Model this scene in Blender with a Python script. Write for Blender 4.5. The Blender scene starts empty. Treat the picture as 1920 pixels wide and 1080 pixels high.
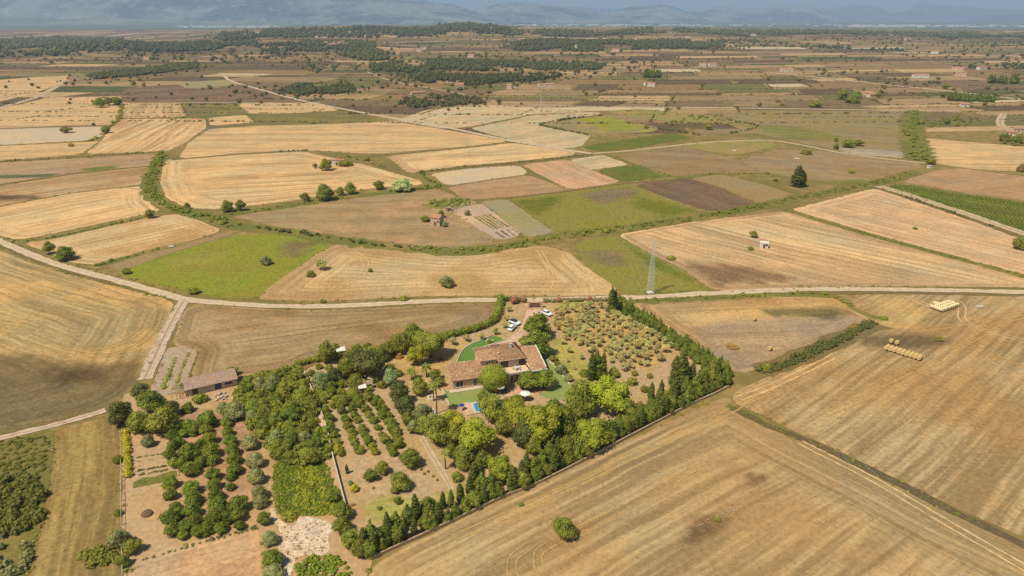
import bpy, math, random
import numpy as np
from mathutils import Vector, noise
from mathutils.geometry import delaunay_2d_cdt
rnd = random.Random(7)
RS = np.random.RandomState(11)
scene = bpy.context.scene
COL = scene.collection

# ------------------------------------------------------------------ camera
CAM_H, FPX, HORIZON = 100.0, 1280.0, 34.0
PITCH = math.atan((540 - HORIZON) / FPX)
CP, SP = math.cos(PITCH), math.sin(PITCH)
cam = bpy.data.cameras.new('camera')
cam.sensor_width = 36.0
cam.lens = 36.0 * FPX / 1920.0
cam.clip_start = 0.5
cam.clip_end = 120000.0
camo = bpy.data.objects.new('camera', cam)
camo.location = (0, 0, CAM_H)
camo.rotation_euler = (math.pi / 2 - PITCH, 0, 0)
COL.objects.link(camo)
scene.camera = camo

# ------------------------------------------------------------------ sky, sun, exposure
SUN_EL = math.radians(58)
SUN_DIR = Vector((-0.78 * math.cos(SUN_EL), -0.62 * math.cos(SUN_EL), math.sin(SUN_EL))).normalized()
world = bpy.data.worlds.new('World')
scene.world = world
world.use_nodes = True
wn = world.node_tree
for n in list(wn.nodes):
    wn.nodes.remove(n)
wo = wn.nodes.new('ShaderNodeOutputWorld')
bg = wn.nodes.new('ShaderNodeBackground')
sky = wn.nodes.new('ShaderNodeTexSky')
sky.sky_type = 'NISHITA'
sky.sun_disc = False
sky.sun_elevation = SUN_EL
sky.sun_rotation = math.atan2(SUN_DIR.x, SUN_DIR.y) % (2 * math.pi)
sky.altitude = 100
sky.air_density = 1.0
sky.dust_density = 0.6
bg.inputs[1].default_value = 0.085
wn.links.new(sky.outputs[0], bg.inputs[0])
wn.links.new(bg.outputs[0], wo.inputs[0])
sun = bpy.data.lights.new('sun', 'SUN')
sun.energy = 4.7
sun.angle = math.radians(0.5)
sun.color = (1.0, 0.94, 0.82)
suno = bpy.data.objects.new('sun', sun)
suno.rotation_euler = SUN_DIR.to_track_quat('Z', 'Y').to_euler()
suno.location = (0, 0, 300)
COL.objects.link(suno)
scene.view_settings.view_transform = 'Standard'
scene.view_settings.look = 'None'
scene.view_settings.exposure = 0.25
scene.view_settings.gamma = 1.0
scene.view_settings.use_curve_mapping = False
cy = scene.cycles
cy.max_bounces = 5
cy.diffuse_bounces = 2
cy.glossy_bounces = 2
cy.transmission_bounces = 2
cy.transparent_max_bounces = 6
cy.volume_bounces = 0
cy.use_denoising = False

# ------------------------------------------------------------------ terrain
CREST_Y = 4500.0
_cx = np.array([-600, 0, 100, 200, 300, 420, 500, 600, 700, 800, 830, 880, 930, 960, 1100, 1190, 1280, 1440, 1500, 1700, 1920, 2500.])
_cy = np.array([72, 72, 70, 71, 67, 59, 52, 50, 49, 51, 46, 45, 46, 51, 54, 52, 53, 56, 58, 59, 60, 62.])
_k = (540 - _cy) / FPX
_cz = CAM_H + CREST_Y * (_k * CP - SP) / (CP + _k * SP)

def sstep(t):
    t = np.clip(t, 0, 1)
    return t * t * (3 - 2 * t)

BUMPS = [  # x, y, radius, height: the village knoll and low rises on the plain
    (-560., 2350., 230., 14.), (300., 2500., 300., 9.), (-1500., 2600., 420., 12.), (950., 2700., 400., 8.), (-260., 1900., 170., 6.)]

def hgt(x, y):
    x = np.asarray(x, float); y = np.asarray(y, float)
    b = 960 + FPX * x / np.maximum(y, 1) / CP
    crest = np.interp(b, _cx, _cz)
    up = sstep((y - 1700) / (CREST_Y - 1700)) * (1 - sstep((y - CREST_Y) / 2600))
    z = crest * up
    roll = sstep((y - 1700) / 900) * (1 - sstep((y - 5500) / 2500))
    z = z + roll * (2.6 * np.sin(x / 210 + 1.3 * np.sin(y / 390)) + 2.2 * np.sin(y / 170 + x / 520) + 1.6 * np.sin(x / 95 + y / 230))
    for bx, by, br, bh in BUMPS:
        z = z + bh * np.exp(-((x - bx) ** 2 + (y - by) ** 2) / br ** 2) * sstep((y - 1600) / 500)
    return z

def P(px, py, z=0.0):
    """pixel of the photograph -> point on the ground (or at height z above the flat land)"""
    u = (px - 960) / FPX; v = (540 - py) / FPX
    dx, dy, dz = u, CP + v * SP, -SP + v * CP
    if py > 125:
        t = (z - CAM_H) / dz
        return dx * t, dy * t
    t = 900.0
    while t < 30000:
        x, y, zz = dx * t, dy * t, CAM_H + dz * t
        if zz - z <= float(hgt(x, y)):
            return x, y
        t *= 1.004
    return dx * t, dy * t

def G(px, py, z=0.0):
    x, y = P(px, py, z)
    return x, y, float(hgt(x, y)) if y > 1500 else 0.0

def ppm(y, z=0.0):
    return FPX / (y * CP - (z - CAM_H) * SP)

# ------------------------------------------------------------------ node helpers
class NT:
    def __init__(s, name):
        s.m = bpy.data.materials.new(name); s.m.use_nodes = True
        s.t = s.m.node_tree
        for n in list(s.t.nodes): s.t.nodes.remove(n)
        s.out = s.t.nodes.new('ShaderNodeOutputMaterial')
    def put(s, sock, v):
        if isinstance(v, bpy.types.NodeSocket): s.t.links.new(v, sock)
        elif isinstance(v, (tuple, list)) and sock.type == 'RGBA': sock.default_value = (v[0], v[1], v[2], 1)
        else: sock.default_value = v
    def n(s, typ, ins=None, **kw):
        n = s.t.nodes.new('ShaderNode' + typ)
        for k, v in kw.items(): setattr(n, k, v)
        for k, v in (ins or {}).items(): s.put(n.inputs[k], v)
        return n
    def math(s, op, a, b=None, c=None, clamp=False):
        n = s.t.nodes.new('ShaderNodeMath'); n.operation = op; n.use_clamp = clamp
        s.put(n.inputs[0], a)
        if b is not None: s.put(n.inputs[1], b)
        if c is not None: s.put(n.inputs[2], c)
        return n.outputs[0]
    def mix(s, f, a, b, mode='MIX'):
        n = s.t.nodes.new('ShaderNodeMix'); n.data_type = 'RGBA'; n.blend_type = mode
        s.put(n.inputs[0], f); s.put(n.inputs[6], a); s.put(n.inputs[7], b)
        return n.outputs[2]
    def rng(s, v, a, b, c=0.0, d=1.0):
        n = s.t.nodes.new('ShaderNodeMapRange'); n.interpolation_type = 'SMOOTHSTEP'
        s.put(n.inputs[0], v); s.put(n.inputs[1], a); s.put(n.inputs[2], b); s.put(n.inputs[3], c); s.put(n.inputs[4], d)
        return n.outputs[0]
    def xyz(s, x, y, z=0.0):
        return s.n('CombineXYZ', {0: x, 1: y, 2: z}).outputs[0]
    def noise(s, vec, scale=1.0, detail=2.0, rough=0.5):
        return s.n('TexNoise', {'Vector': vec, 'Scale': scale, 'Detail': detail, 'Roughness': rough}).outputs[0]
    def attr(s, name):
        n = s.n('Attribute'); n.attribute_name = name; return n
    def bsdf(s, col, rough=0.9, spec=0.15, **ins):
        b = s.n('BsdfPrincipled', {'Base Color': col, 'Roughness': rough, 'Specular IOR Level': spec})
        for k, v in ins.items(): s.put(b.inputs[k.replace('_', ' ')], v)
        s.t.links.new(b.outputs[0], s.out.inputs[0])
        return b

def lin(c):
    c = c / 255.0
    return c / 12.92 if c <= 0.04045 else ((c + 0.055) / 1.055) ** 2.4
KALB = 1.38
def alb(r, g, b, k=KALB):
    """surface colour whose sunlit look is roughly (r,g,b)"""
    return (lin(r) / k, lin(g) / k, lin(b) / k)

def simple(name, col, rough=0.85, spec=0.2, var=0.12, scale=1.5, metallic=0.0):
    t = NT(name)
    pos = t.n('NewGeometry').outputs[0]
    nz = t.noise(pos, scale, 4, 0.6)
    f = t.rng(nz, 0.3, 0.7, 1 - var, 1 + var)
    c = t.mix(1.0, col, t.xyz(f, f, f), 'MULTIPLY')
    t.bsdf(c, rough, spec, Metallic=metallic)
    return t.m

_fm = {}
def foliage(name, c1, c2, transl=0.38):
    if name in _fm: return _fm[name]
    c1 = (c1[0] * 2.7, c1[1] * 2.35, c1[2] * 1.8); c2 = (c2[0] * 3.2, c2[1] * 2.8, c2[2] * 2.1)
    t = NT(name)
    g = t.n('NewGeometry'); oi = t.n('ObjectInfo')
    ri = g.outputs['Random Per Island']
    pn = t.noise(g.outputs[0], 0.35, 2)
    f = t.math('ADD', t.math('MULTIPLY', ri, 0.55), t.math('MULTIPLY', t.rng(pn, .3, .7), 0.45))
    c = t.mix(f, c1, c2)
    rr_ = oi.outputs['Random']; ro = t.math('ADD', t.math('MULTIPLY', rr_, 0.38), 0.8)
    r2 = t.math('ADD', t.math('MULTIPLY', t.math('FRACT', t.math('MULTIPLY', rr_, 7.31)), 0.2), 0.90)
    c = t.mix(1.0, c, t.xyz(t.math('MULTIPLY', ro, r2), ro, t.math('MULTIPLY', ro, 0.92)), 'MULTIPLY')
    d = t.n('BsdfPrincipled', {'Base Color': c, 'Roughness': 0.75, 'Specular IOR Level': 0.2})
    tr = t.n('BsdfTranslucent', {0: t.mix(1.0, c, (1.25, 1.2, 0.6), 'MULTIPLY')})
    mx = t.n('MixShader', {0: transl, 1: d.outputs[0], 2: tr.outputs[0]})
    t.t.links.new(mx.outputs[0], t.out.inputs[0])
    _fm[name] = t.m
    return t.m

# ------------------------------------------------------------------ mesh helpers
def mk_mesh(name, V, Q=None, T=None, mat=None, smooth=False):
    me = bpy.data.meshes.new(name)
    V = np.asarray(V, np.float32).reshape(-1, 3)
    Q = np.zeros((0, 4), np.int32) if Q is None or len(Q) == 0 else np.asarray(Q, np.int32).reshape(-1, 4)
    T = np.zeros((0, 3), np.int32) if T is None or len(T) == 0 else np.asarray(T, np.int32).reshape(-1, 3)
    me.vertices.add(len(V)); me.vertices.foreach_set('co', V.ravel())
    nl = Q.size + T.size
    me.loops.add(nl)
    me.loops.foreach_set('vertex_index', np.concatenate([Q.ravel(), T.ravel()]))
    me.polygons.add(len(Q) + len(T))
    ls = np.concatenate([np.arange(len(Q)) * 4, Q.size + np.arange(len(T)) * 3]).astype(np.int32)
    me.polygons.foreach_set('loop_start', ls)
    if smooth: me.polygons.foreach_set('use_smooth', np.ones(len(Q) + len(T), bool))
    me.update(calc_edges=True); me.validate()
    if mat: me.materials.append(mat)
    return me

def nth(n):
    n = int(n)
    w = ['zeroth', 'first', 'second', 'third', 'fourth', 'fifth', 'sixth', 'seventh', 'eighth', 'ninth', 'tenth', 'eleventh', 'twelfth']
    if n < len(w): return w[n]
    return '%d%s' % (n, 'th' if 10 < n % 100 < 14 else {1: 'st', 2: 'nd', 3: 'rd'}.get(n % 10, 'th'))

def tag(o, label=None, cat=None, group=None, kind=None):
    if label: o['label'] = label
    if cat: o['category'] = cat
    if group: o['group'] = group
    if kind: o['kind'] = kind
    return o

def link(name, me, parent=None, loc=(0, 0, 0), rot=0.0, scale=None):
    o = bpy.data.objects.new(name, me)
    COL.objects.link(o)
    if parent: o.parent = parent
    o.location = loc
    if rot: o.rotation_euler = (0, 0, rot)
    if scale: o.scale = scale
    return o

def empty(name, loc, rz=0.0):
    o = bpy.data.objects.new(name, None)
    o.empty_display_size = 0.5
    COL.objects.link(o); o.location = loc; o.rotation_euler = (0, 0, rz)
    return o

class MB:
    def __init__(s): s.v = []; s.f = []
    def box(s, x0, x1, y0, y1, z0, z1):
        b = len(s.v)
        s.v += [(x0, y0, z0), (x1, y0, z0), (x1, y1, z0), (x0, y1, z0), (x0, y0, z1), (x1, y0, z1), (x1, y1, z1), (x0, y1, z1)]
        s.f += [tuple(b + i for i in q) for q in ((0, 3, 2, 1), (4, 5, 6, 7), (0, 1, 5, 4), (1, 2, 6, 5), (2, 3, 7, 6), (3, 0, 4, 7))]
        return s
    def prism(s, pts, z0, z1):
        b = len(s.v); n = len(pts)
        s.v += [(p[0], p[1], z0) for p in pts] + [(p[0], p[1], z1) for p in pts]
        s.f += [tuple(range(b + n - 1, b - 1, -1)), tuple(range(b + n, b + 2 * n))]
        s.f += [(b + i, b + (i + 1) % n, b + n + (i + 1) % n, b + n + i) for i in range(n)]
        return s
    def extr(s, prof, x0, x1):
        """profile of (y,z) points swept along x"""
        b = len(s.v); n = len(prof)
        s.v += [(x0, p[0], p[1]) for p in prof] + [(x1, p[0], p[1]) for p in prof]
        s.f += [tuple(range(b, b + n)), tuple(range(b + 2 * n - 1, b + n - 1, -1))]
        s.f += [(b + (i + 1) % n, b + i, b + n + i, b + n + (i + 1) % n) for i in range(n)]
        return s
    def tube(s, p, q, r0, r1=None, n=6):
        r1 = r0 if r1 is None else r1
        p = Vector(p); q = Vector(q); d = (q - p).normalized()
        a = d.orthogonal().normalized(); c = d.cross(a)
        b = len(s.v)
        for o, r in ((p, r0), (q, r1)):
            for i in range(n):
                t = 2 * math.pi * i / n
                s.v.append(tuple(o + (a * math.cos(t) + c * math.sin(t)) * r))
        s.f += [(b + i, b + (i + 1) % n, b + n + (i + 1) % n, b + n + i) for i in range(n)]
        s.f += [tuple(range(b + n - 1, b - 1, -1)), tuple(range(b + n, b + 2 * n))]
        return s
    def poly(s, pts):
        b = len(s.v); s.v += [tuple(p) for p in pts]; s.f.append(tuple(range(b, b + len(pts)))); return s
    def mesh(s, name, mat, smooth=False):
        me = bpy.data.meshes.new(name); me.from_pydata(s.v, [], s.f)
        if smooth: me.polygons.foreach_set('use_smooth', [True] * len(me.polygons))
        me.update(); me.materials.append(mat); return me
    def build(s, name, mat, parent=None, loc=(0, 0, 0), rot=0.0, smooth=False):
        return link(name, s.mesh(name, mat, smooth), parent, loc, rot)

# ------------------------------------------------------------------ sheets and ribbons
LAYER = [0]
def zoff(y, cls):
    return cls * 0.22 * np.maximum(0, np.asarray(y) - 700) / 1000.0

def ext(p):
    """carry a point that lies on the picture's border on beyond it"""
    x, y = p
    if x <= 0: x = -450
    if x >= 1920: x = 2400
    if y >= 1080: y = 1500
    return (x, y)

def extl(pts, closed=True):
    """carry an outline that meets the picture's border on beyond it, keeping the direction of its edges"""
    n = len(pts); out = []
    bd = lambda p: p[0] <= 0 or p[0] >= 1920 or p[1] >= 1080
    for i, p in enumerate(pts):
        if not bd(p): out.append(p); continue
        corner = (p[0] <= 0 or p[0] >= 1920) and p[1] >= 1080
        nb = [pts[j % n] for j in (i - 1, i + 1) if (closed or 0 <= j < n) and not bd(pts[j % n])]
        if corner or not nb or p[1] < 130: out.append(ext(p)); continue
        q = nb[0]; dx, dy = p[0] - q[0], p[1] - q[1]
        if p[1] >= 1080:
            k = 420 / max(dy, 1); k = min(k, 900 / max(abs(dx), 1))
        else:
            k = 480 / max(abs(dx), 1); k = min(k, 420 / max(abs(dy), 1))
            if dy < 0: k = min(k, (p[1] - 70) * .45 / max(-dy, 1))
        out.append((p[0] + dx * k, p[1] + dy * k))
    return out

def edge_dist(pts, poly):
    d = np.full(len(pts), 1e9)
    n = len(poly)
    for i in range(n):
        a = poly[i]; b = poly[(i + 1) % n]; ab = b - a
        t = np.clip(((pts - a) @ ab) / max(ab @ ab, 1e-9), 0, 1)
        d = np.minimum(d, np.linalg.norm(pts - (a + t[:, None] * ab), axis=1))
    return d

def inside(pts, poly):
    c = np.zeros(len(pts), bool); n = len(poly)
    for i in range(n):
        x1, y1 = poly[i]; x2, y2 = poly[(i + 1) % n]
        m = ((y1 > pts[:, 1]) != (y2 > pts[:, 1]))
        with np.errstate(divide='ignore', invalid='ignore'):
            xi = (x2 - x1) * (pts[:, 1] - y1) / (y2 - y1) + x1
        c ^= m & (pts[:, 0] < xi)
    return c

def smooth_poly(pts, k=1, closed=True, cut=3.0):
    pts = [np.array(p, float) for p in pts]
    for _ in range(k):
        out = []; n = len(pts)
        for i in range(n if closed else n - 1):
            a, b = pts[i], pts[(i + 1) % n]
            L = max(1e-6, float(np.linalg.norm(b - a))); f = min(0.24, cut / L) if closed else 0.22
            out += [a * (1 - f) + b * f, a * f + b * (1 - f)]
        if not closed: out = [pts[0]] + out + [pts[-1]]
        pts = out
    return np.array(pts)

def sheet(name, poly_px, mat, patches=(), cls=2, res=None, world=False, label=None, kind='structure', roundk=1, wob=0.5, extend=True, cat=None):
    LAYER[0] += 1
    if world: W = np.array(poly_px, float)
    else: W = np.array([P(*p) for p in (extl(poly_px) if extend else poly_px)])
    W = smooth_poly(W, roundk, cut=1.5 + float(W[:, 1].min()) * .008) if roundk else W
    D = float(np.min(W[:, 1]))
    if res is None: res = max(3.0, D / 75.0)
    # resample the outline and let it wander a little
    out = []
    n = len(W)
    for i in range(n):
        a, b = W[i], W[(i + 1) % n]
        m = max(1, int(np.linalg.norm(b - a) / (res * 1.3)))
        for j in range(m): out.append(a + (b - a) * j / m)
    out = np.array(out)
    if wob:
        for i, p in enumerate(out):
            s = wob * (1 + D / 400)
            out[i] = p + np.array([noise.noise(Vector((p[0] / 7, p[1] / 7, 3))), noise.noise(Vector((p[0] / 7, p[1] / 7, 9)))]) * s
    lo, hi = out.min(0), out.max(0)
    gx, gy = np.meshgrid(np.arange(lo[0], hi[0], res), np.arange(lo[1], hi[1], res))
    g = np.stack([gx.ravel(), gy.ravel()], 1) + RS.uniform(-.2, .2, (gx.size, 2)) * res
    g = g[inside(g, out)]
    if len(g): g = g[edge_dist(g, out) > res * 0.5]
    allp = np.concatenate([out, g]) if len(g) else out
    r = delaunay_2d_cdt([Vector(p) for p in allp], [], [list(range(len(out)))], 1, 1e-4)
    V = np.array([(v.x, v.y) for v in r[0]])
    z = np.where(V[:, 1] > 1500, hgt(V[:, 0], V[:, 1]), 0.0) + 0.02 + 0.001 * LAYER[0] + zoff(V[:, 1], cls)
    T = []
    for f in r[2]:
        f = list(f)
        a, b, c = V[f[0]], V[f[1]], V[f[2]]
        if (b[0] - a[0]) * (c[1] - a[1]) - (b[1] - a[1]) * (c[0] - a[0]) < 0: f.reverse()
        T += [(f[0], f[i], f[i + 1]) for i in range(1, len(f) - 1)]
    me = mk_mesh(name, np.column_stack([V, z]), None, T, mat)
    if len(me.vertices) == len(V):
        ed = edge_dist(V, out)
        at = me.attributes.new('ed', 'FLOAT', 'POINT'); at.data.foreach_set('value', ed.astype(np.float32))
        for k in (1, 2):
            val = np.zeros(len(V))
            for kk, pp, soft in patches:
                if kk != k: continue
                w = np.array([P(*ext(q)) for q in pp])
                dd = edge_dist(V, w); ins = inside(V, w)
                sd = np.where(ins, dd, -dd)
                val = np.maximum(val, sstep(0.5 + sd / (2 * soft)))
            at = me.attributes.new('p%d' % k, 'FLOAT', 'POINT'); at.data.foreach_set('value', val.astype(np.float32))
    o = link(name, me)
    tag(o, label, cat, None, kind)
    return o

def path_pts(pl_px, step=3.0, world=False):
    W = np.array([P(*p) for p in extl(list(pl_px), False)]) if not world else np.array(pl_px, float)
    W = smooth_poly(W, 2, closed=False)
    out = []
    for a, b in zip(W[:-1], W[1:]):
        m = max(1, int(np.linalg.norm(b - a) / step))
        for j in range(m): out.append(a + (b - a) * j / m)
    out.append(W[-1])
    return np.array(out)

def ribbon(name, pl_px, width, mat, label=None, cls=3, wob=0.15, step=3.0, world=False, kind='structure', lift=0.0, ragged=0.22):
    LAYER[0] += 1
    C = path_pts(pl_px, step, world)
    n = len(C)
    if n < 3: C = np.array([C[0], (C[0] + C[-1]) / 2, C[-1]]); n = 3
    T = np.gradient(C, axis=0); T /= np.maximum(np.linalg.norm(T, axis=1)[:, None], 1e-6)
    N = np.column_stack([-T[:, 1], T[:, 0]])
    w = width / 2
    prof = (-1, -0.5, 0, 0.5, 1)
    V = []; A = []
    for i in range(n):
        for s in prof:
            j = 1 + (ragged * noise.noise(Vector((C[i][0] / 3.1, C[i][1] / 3.1, s * 7))) * 2 if abs(s) == 1 else 0)
            p = C[i] + N[i] * s * w * j
            V.append(p); A.append(s)
    V = np.array(V)
    z = np.where(V[:, 1] > 1500, hgt(V[:, 0], V[:, 1]), 0.0) + 0.02 + 0.001 * LAYER[0] + zoff(V[:, 1], cls) + lift
    Q = []
    for i in range(n - 1):
        for j in range(4):
            a = i * 5 + j
            Q.append((a, a + 5, a + 6, a + 1) if False else (a + 1, a, a + 5, a + 6))
    me = mk_mesh(name, np.column_stack([V, z]), Q, None, mat)
    # make sure it faces up
    if len(me.polygons) and me.polygons[0].normal.z < 0: me.flip_normals()
    at = me.attributes.new('across', 'FLOAT', 'POINT'); at.data.foreach_set('value', np.array(A, np.float32))
    o = link(name, me); tag(o, label, None, None, kind)
    return o
# ------------------------------------------------------------------ field materials
def field_mat(name, A, B, C=None, rows=None, sp=1.2, rowk=0.9, conc=0.0, blot=0.5, P1=None, P2=None, speck=0.27, warp=6.0, ls=0.0, lk=.55, band=1.0):
    """A pale straw/soil, B darker, C blotch colour; rows = two pixels giving the row direction"""
    t = NT(name)
    pos = t.n('NewGeometry').outputs[0]
    sx = t.n('SeparateXYZ', {0: pos}); x, y = sx.outputs[0], sx.outputs[1]
    if rows:
        a, b = P(*rows[0]), P(*rows[1])
        th = math.atan2(b[1] - a[1], b[0] - a[0])
    else: th = 0.3
    c, s = math.cos(th), math.sin(th)
    al = t.math('ADD', t.math('MULTIPLY', x, c), t.math('MULTIPLY', y, s))
    r = t.math('ADD', t.math('MULTIPLY', x, -s), t.math('MULTIPLY', y, c))
    wn_ = t.noise(pos, 1 / 70.0, 2)
    r = t.math('ADD', r, t.math('MULTIPLY', t.math('SUBTRACT', wn_, 0.5), warp * 2))
    big = t.noise(pos, 1 / 38.0, 5, 0.6)
    med = t.noise(pos, 1 / 9.0, 6, 0.74)
    fin = t.noise(pos, 1 / 1.3, 4, 0.75)
    def rowf(rr):
        f1 = t.noise(t.xyz(t.math('DIVIDE', rr, sp), t.math('DIVIDE', al, sp * 30), 0.0), 1.0, 3, 0.6)
        f2 = t.noise(t.xyz(t.math('DIVIDE', rr, sp * 5.5), t.math('DIVIDE', al, sp * 90), 4.0), 1.0, 3, 0.55)
        return t.math('ADD', t.math('MULTIPLY', f1, 0.5), t.math('MULTIPLY', f2, 0.5 * band)), f1
    f, f1 = rowf(r)
    if conc > 0:
        ed = t.attr('ed').outputs['Fac']
        g, _ = rowf(t.math('ADD', ed, 300.0))
        w = t.rng(t.math('ADD', ed, t.math('MULTIPLY', big, 14.0)), conc * 0.6, conc * 1.5)
        f = t.math('ADD', t.math('MULTIPLY', f, w), t.math('MULTIPLY', g, t.math('SUBTRACT', 1.0, w)))
    m = t.rng(f, 0.5 * (0.5 + 0.5 * band) - 0.085, 0.5 * (0.5 + 0.5 * band) + 0.095)
    m = t.math('MULTIPLY', m, rowk)
    if not rows: m = t.math('MULTIPLY', t.rng(med, 0.35, 0.68), rowk)
    m2 = t.math('ADD', t.math('MULTIPLY', m, 0.75), t.math('MULTIPLY', t.rng(med, 0.42, 0.75), 0.25))
    col = t.mix(m2, A, B)
    if C is not None:
        bl = t.math('MULTIPLY', t.rng(big, 0.47, 0.66), blot)
        bl = t.math('MULTIPLY', bl, t.rng(med, 0.25, 0.6, 0.55, 1.0))
        col = t.mix(bl, col, C)
    if ls > 0:
        def lines(rr, ph):
            wob = t.math('MULTIPLY', t.math('SUBTRACT', t.noise(t.xyz(t.math('DIVIDE', rr, 20.0), t.math('DIVIDE', al, 26.0), ph), 1.0, 2), 0.5), 3.0)
            pp = t.math('PINGPONG', t.math('ADD', rr, wob), ls / 2)
            return t.rng(pp, ls * .26, ls * .46)
        ln = lines(r, 1.0)
        if conc > 0: ln = t.math('ADD', t.math('MULTIPLY', ln, w), t.math('MULTIPLY', lines(t.math('ADD', ed, 300.0), 7.0), t.math('SUBTRACT', 1.0, w)))
        gate = t.rng(t.noise(t.xyz(t.math('DIVIDE', r, 17.0), t.math('DIVIDE', al, 60.0), 9.0), 1.0, 3), .36, .58)
        col = t.mix(t.math('MULTIPLY', t.math('MULTIPLY', ln, t.rng(med, .3, .55, .35, 1.0)), t.math('MULTIPLY', gate, lk)), col, tuple(q * .74 for q in B))
    jag = t.math('MULTIPLY', t.math('SUBTRACT', med, 0.5), 1.3)
    for k, col2 in ((1, P1), (2, P2)):
        if col2 is None: continue
        av = t.attr('p%d' % k).outputs['Fac']
        w = t.math('MULTIPLY', t.rng(t.math('ADD', av, t.math('MULTIPLY', jag, t.math('PINGPONG', t.math('MULTIPLY', av, 2.0), 1.0))), 0.25, 0.8), 0.92)
        c2 = t.mix(t.rng(t.math('ADD', t.math('MULTIPLY', f, .4), t.math('MULTIPLY', med, .6)), .41, .58), col2, tuple(q * 0.58 for q in col2))
        col = t.mix(w, col, c2)
    sk = t.rng(t.math('ADD', t.math('MULTIPLY', fin, 0.55), t.math('MULTIPLY', med, 0.45)), 0.36, 0.64, 1 - speck, 1 + speck)
    tint = t.rng(big, 0.35, 0.65, 0.92, 1.07)
    col = t.mix(1.0, col, t.xyz(t.math('MULTIPLY', sk, tint), sk, t.math('MULTIPLY', sk, t.math('SUBTRACT', 2.0, tint))), 'MULTIPLY')
    bmp = t.n('Bump', {'Strength': 0.5, 'Distance': 0.25, 'Height': t.math('ADD', fin, t.math('MULTIPLY', f1, 0.6))})
    b = t.bsdf(col, 0.95, 0.05)
    t.t.links.new(bmp.outputs[0], b.inputs['Normal'])
    return t.m

GOLD = alb(234, 194, 136); GOLD2 = alb(182, 142, 92); GOLDP = alb(232, 196, 142)
STRAW = alb(196, 156, 92); STRAW2 = alb(150, 116, 64); OLV = alb(140, 118, 62)
PINK = alb(216, 172, 128); PINK2 = alb(184, 140, 100)
PALE = alb(218, 190, 150); PALE2 = alb(190, 158, 116)
BRN = alb(174, 144, 96); BRN2 = alb(140, 114, 76); DBR = alb(136, 108, 80); DBR2 = alb(110, 86, 62)
GRN = alb(144, 138, 54); GRN2 = alb(120, 120, 48); YGR = alb(160, 150, 60); BGR = alb(122, 126, 50); DGR = alb(74, 92, 34)
SOIL = alb(206, 172, 138); SOIL2 = alb(176, 138, 104); RED = alb(204, 148, 104)

# ground: dry verge grass over brown earth, one sheet to the horizon
def ground():
    t = NT('dry_ground')
    pos = t.n('NewGeometry').outputs[0]
    big = t.noise(pos, 1 / 60.0, 5, 0.6); med = t.noise(pos, 1 / 7.0, 5, 0.65); huge = t.noise(pos, 1 / 900.0, 6, 0.6)
    c = t.mix(t.rng(med, .35, .65), alb(170, 140, 84), alb(130, 112, 58))
    c = t.mix(t.rng(big, .45, .62), c, alb(132, 116, 62))
    y = t.n('SeparateXYZ', {0: pos}).outputs[1]
    far = t.mix(t.rng(huge, .4, .6), alb(124, 122, 92), alb(96, 108, 80))
    c = t.mix(t.rng(y, 4500.0, 6500.0), c, far)
    t.bsdf(c, 0.95, 0.05)
    ys = [-140.0, -60.0, 20.0]
    st = 40.0
    while ys[-1] < 60000:
        yy = ys[-1]; ys.append(yy + max(35.0, yy * 0.021))
    ys = np.array(ys); us = np.linspace(-1.5, 1.5, 190)
    X = us[None, :] * (ys[:, None] + 300.0); Y = np.repeat(ys[:, None], len(us), 1)
    Z = np.where(Y > 1500, hgt(X, Y), 0.0)
    Z = Z - np.where(Y > 9000, 0.0, 0.0)
    V = np.stack([X, Y, Z], -1).reshape(-1, 3)
    nu = len(us); i, j = np.meshgrid(np.arange(len(ys) - 1), np.arange(nu - 1), indexing='ij')
    a = (i * nu + j).ravel()
    Q = np.column_stack([a, a + 1, a + nu + 1, a + nu])
    o = link('ground', mk_mesh('ground', V, Q, None, t.m, True))
    tag(o, 'dry grassy earth showing between the fields, out to the horizon', None, None, 'structure')
ground()

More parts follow.
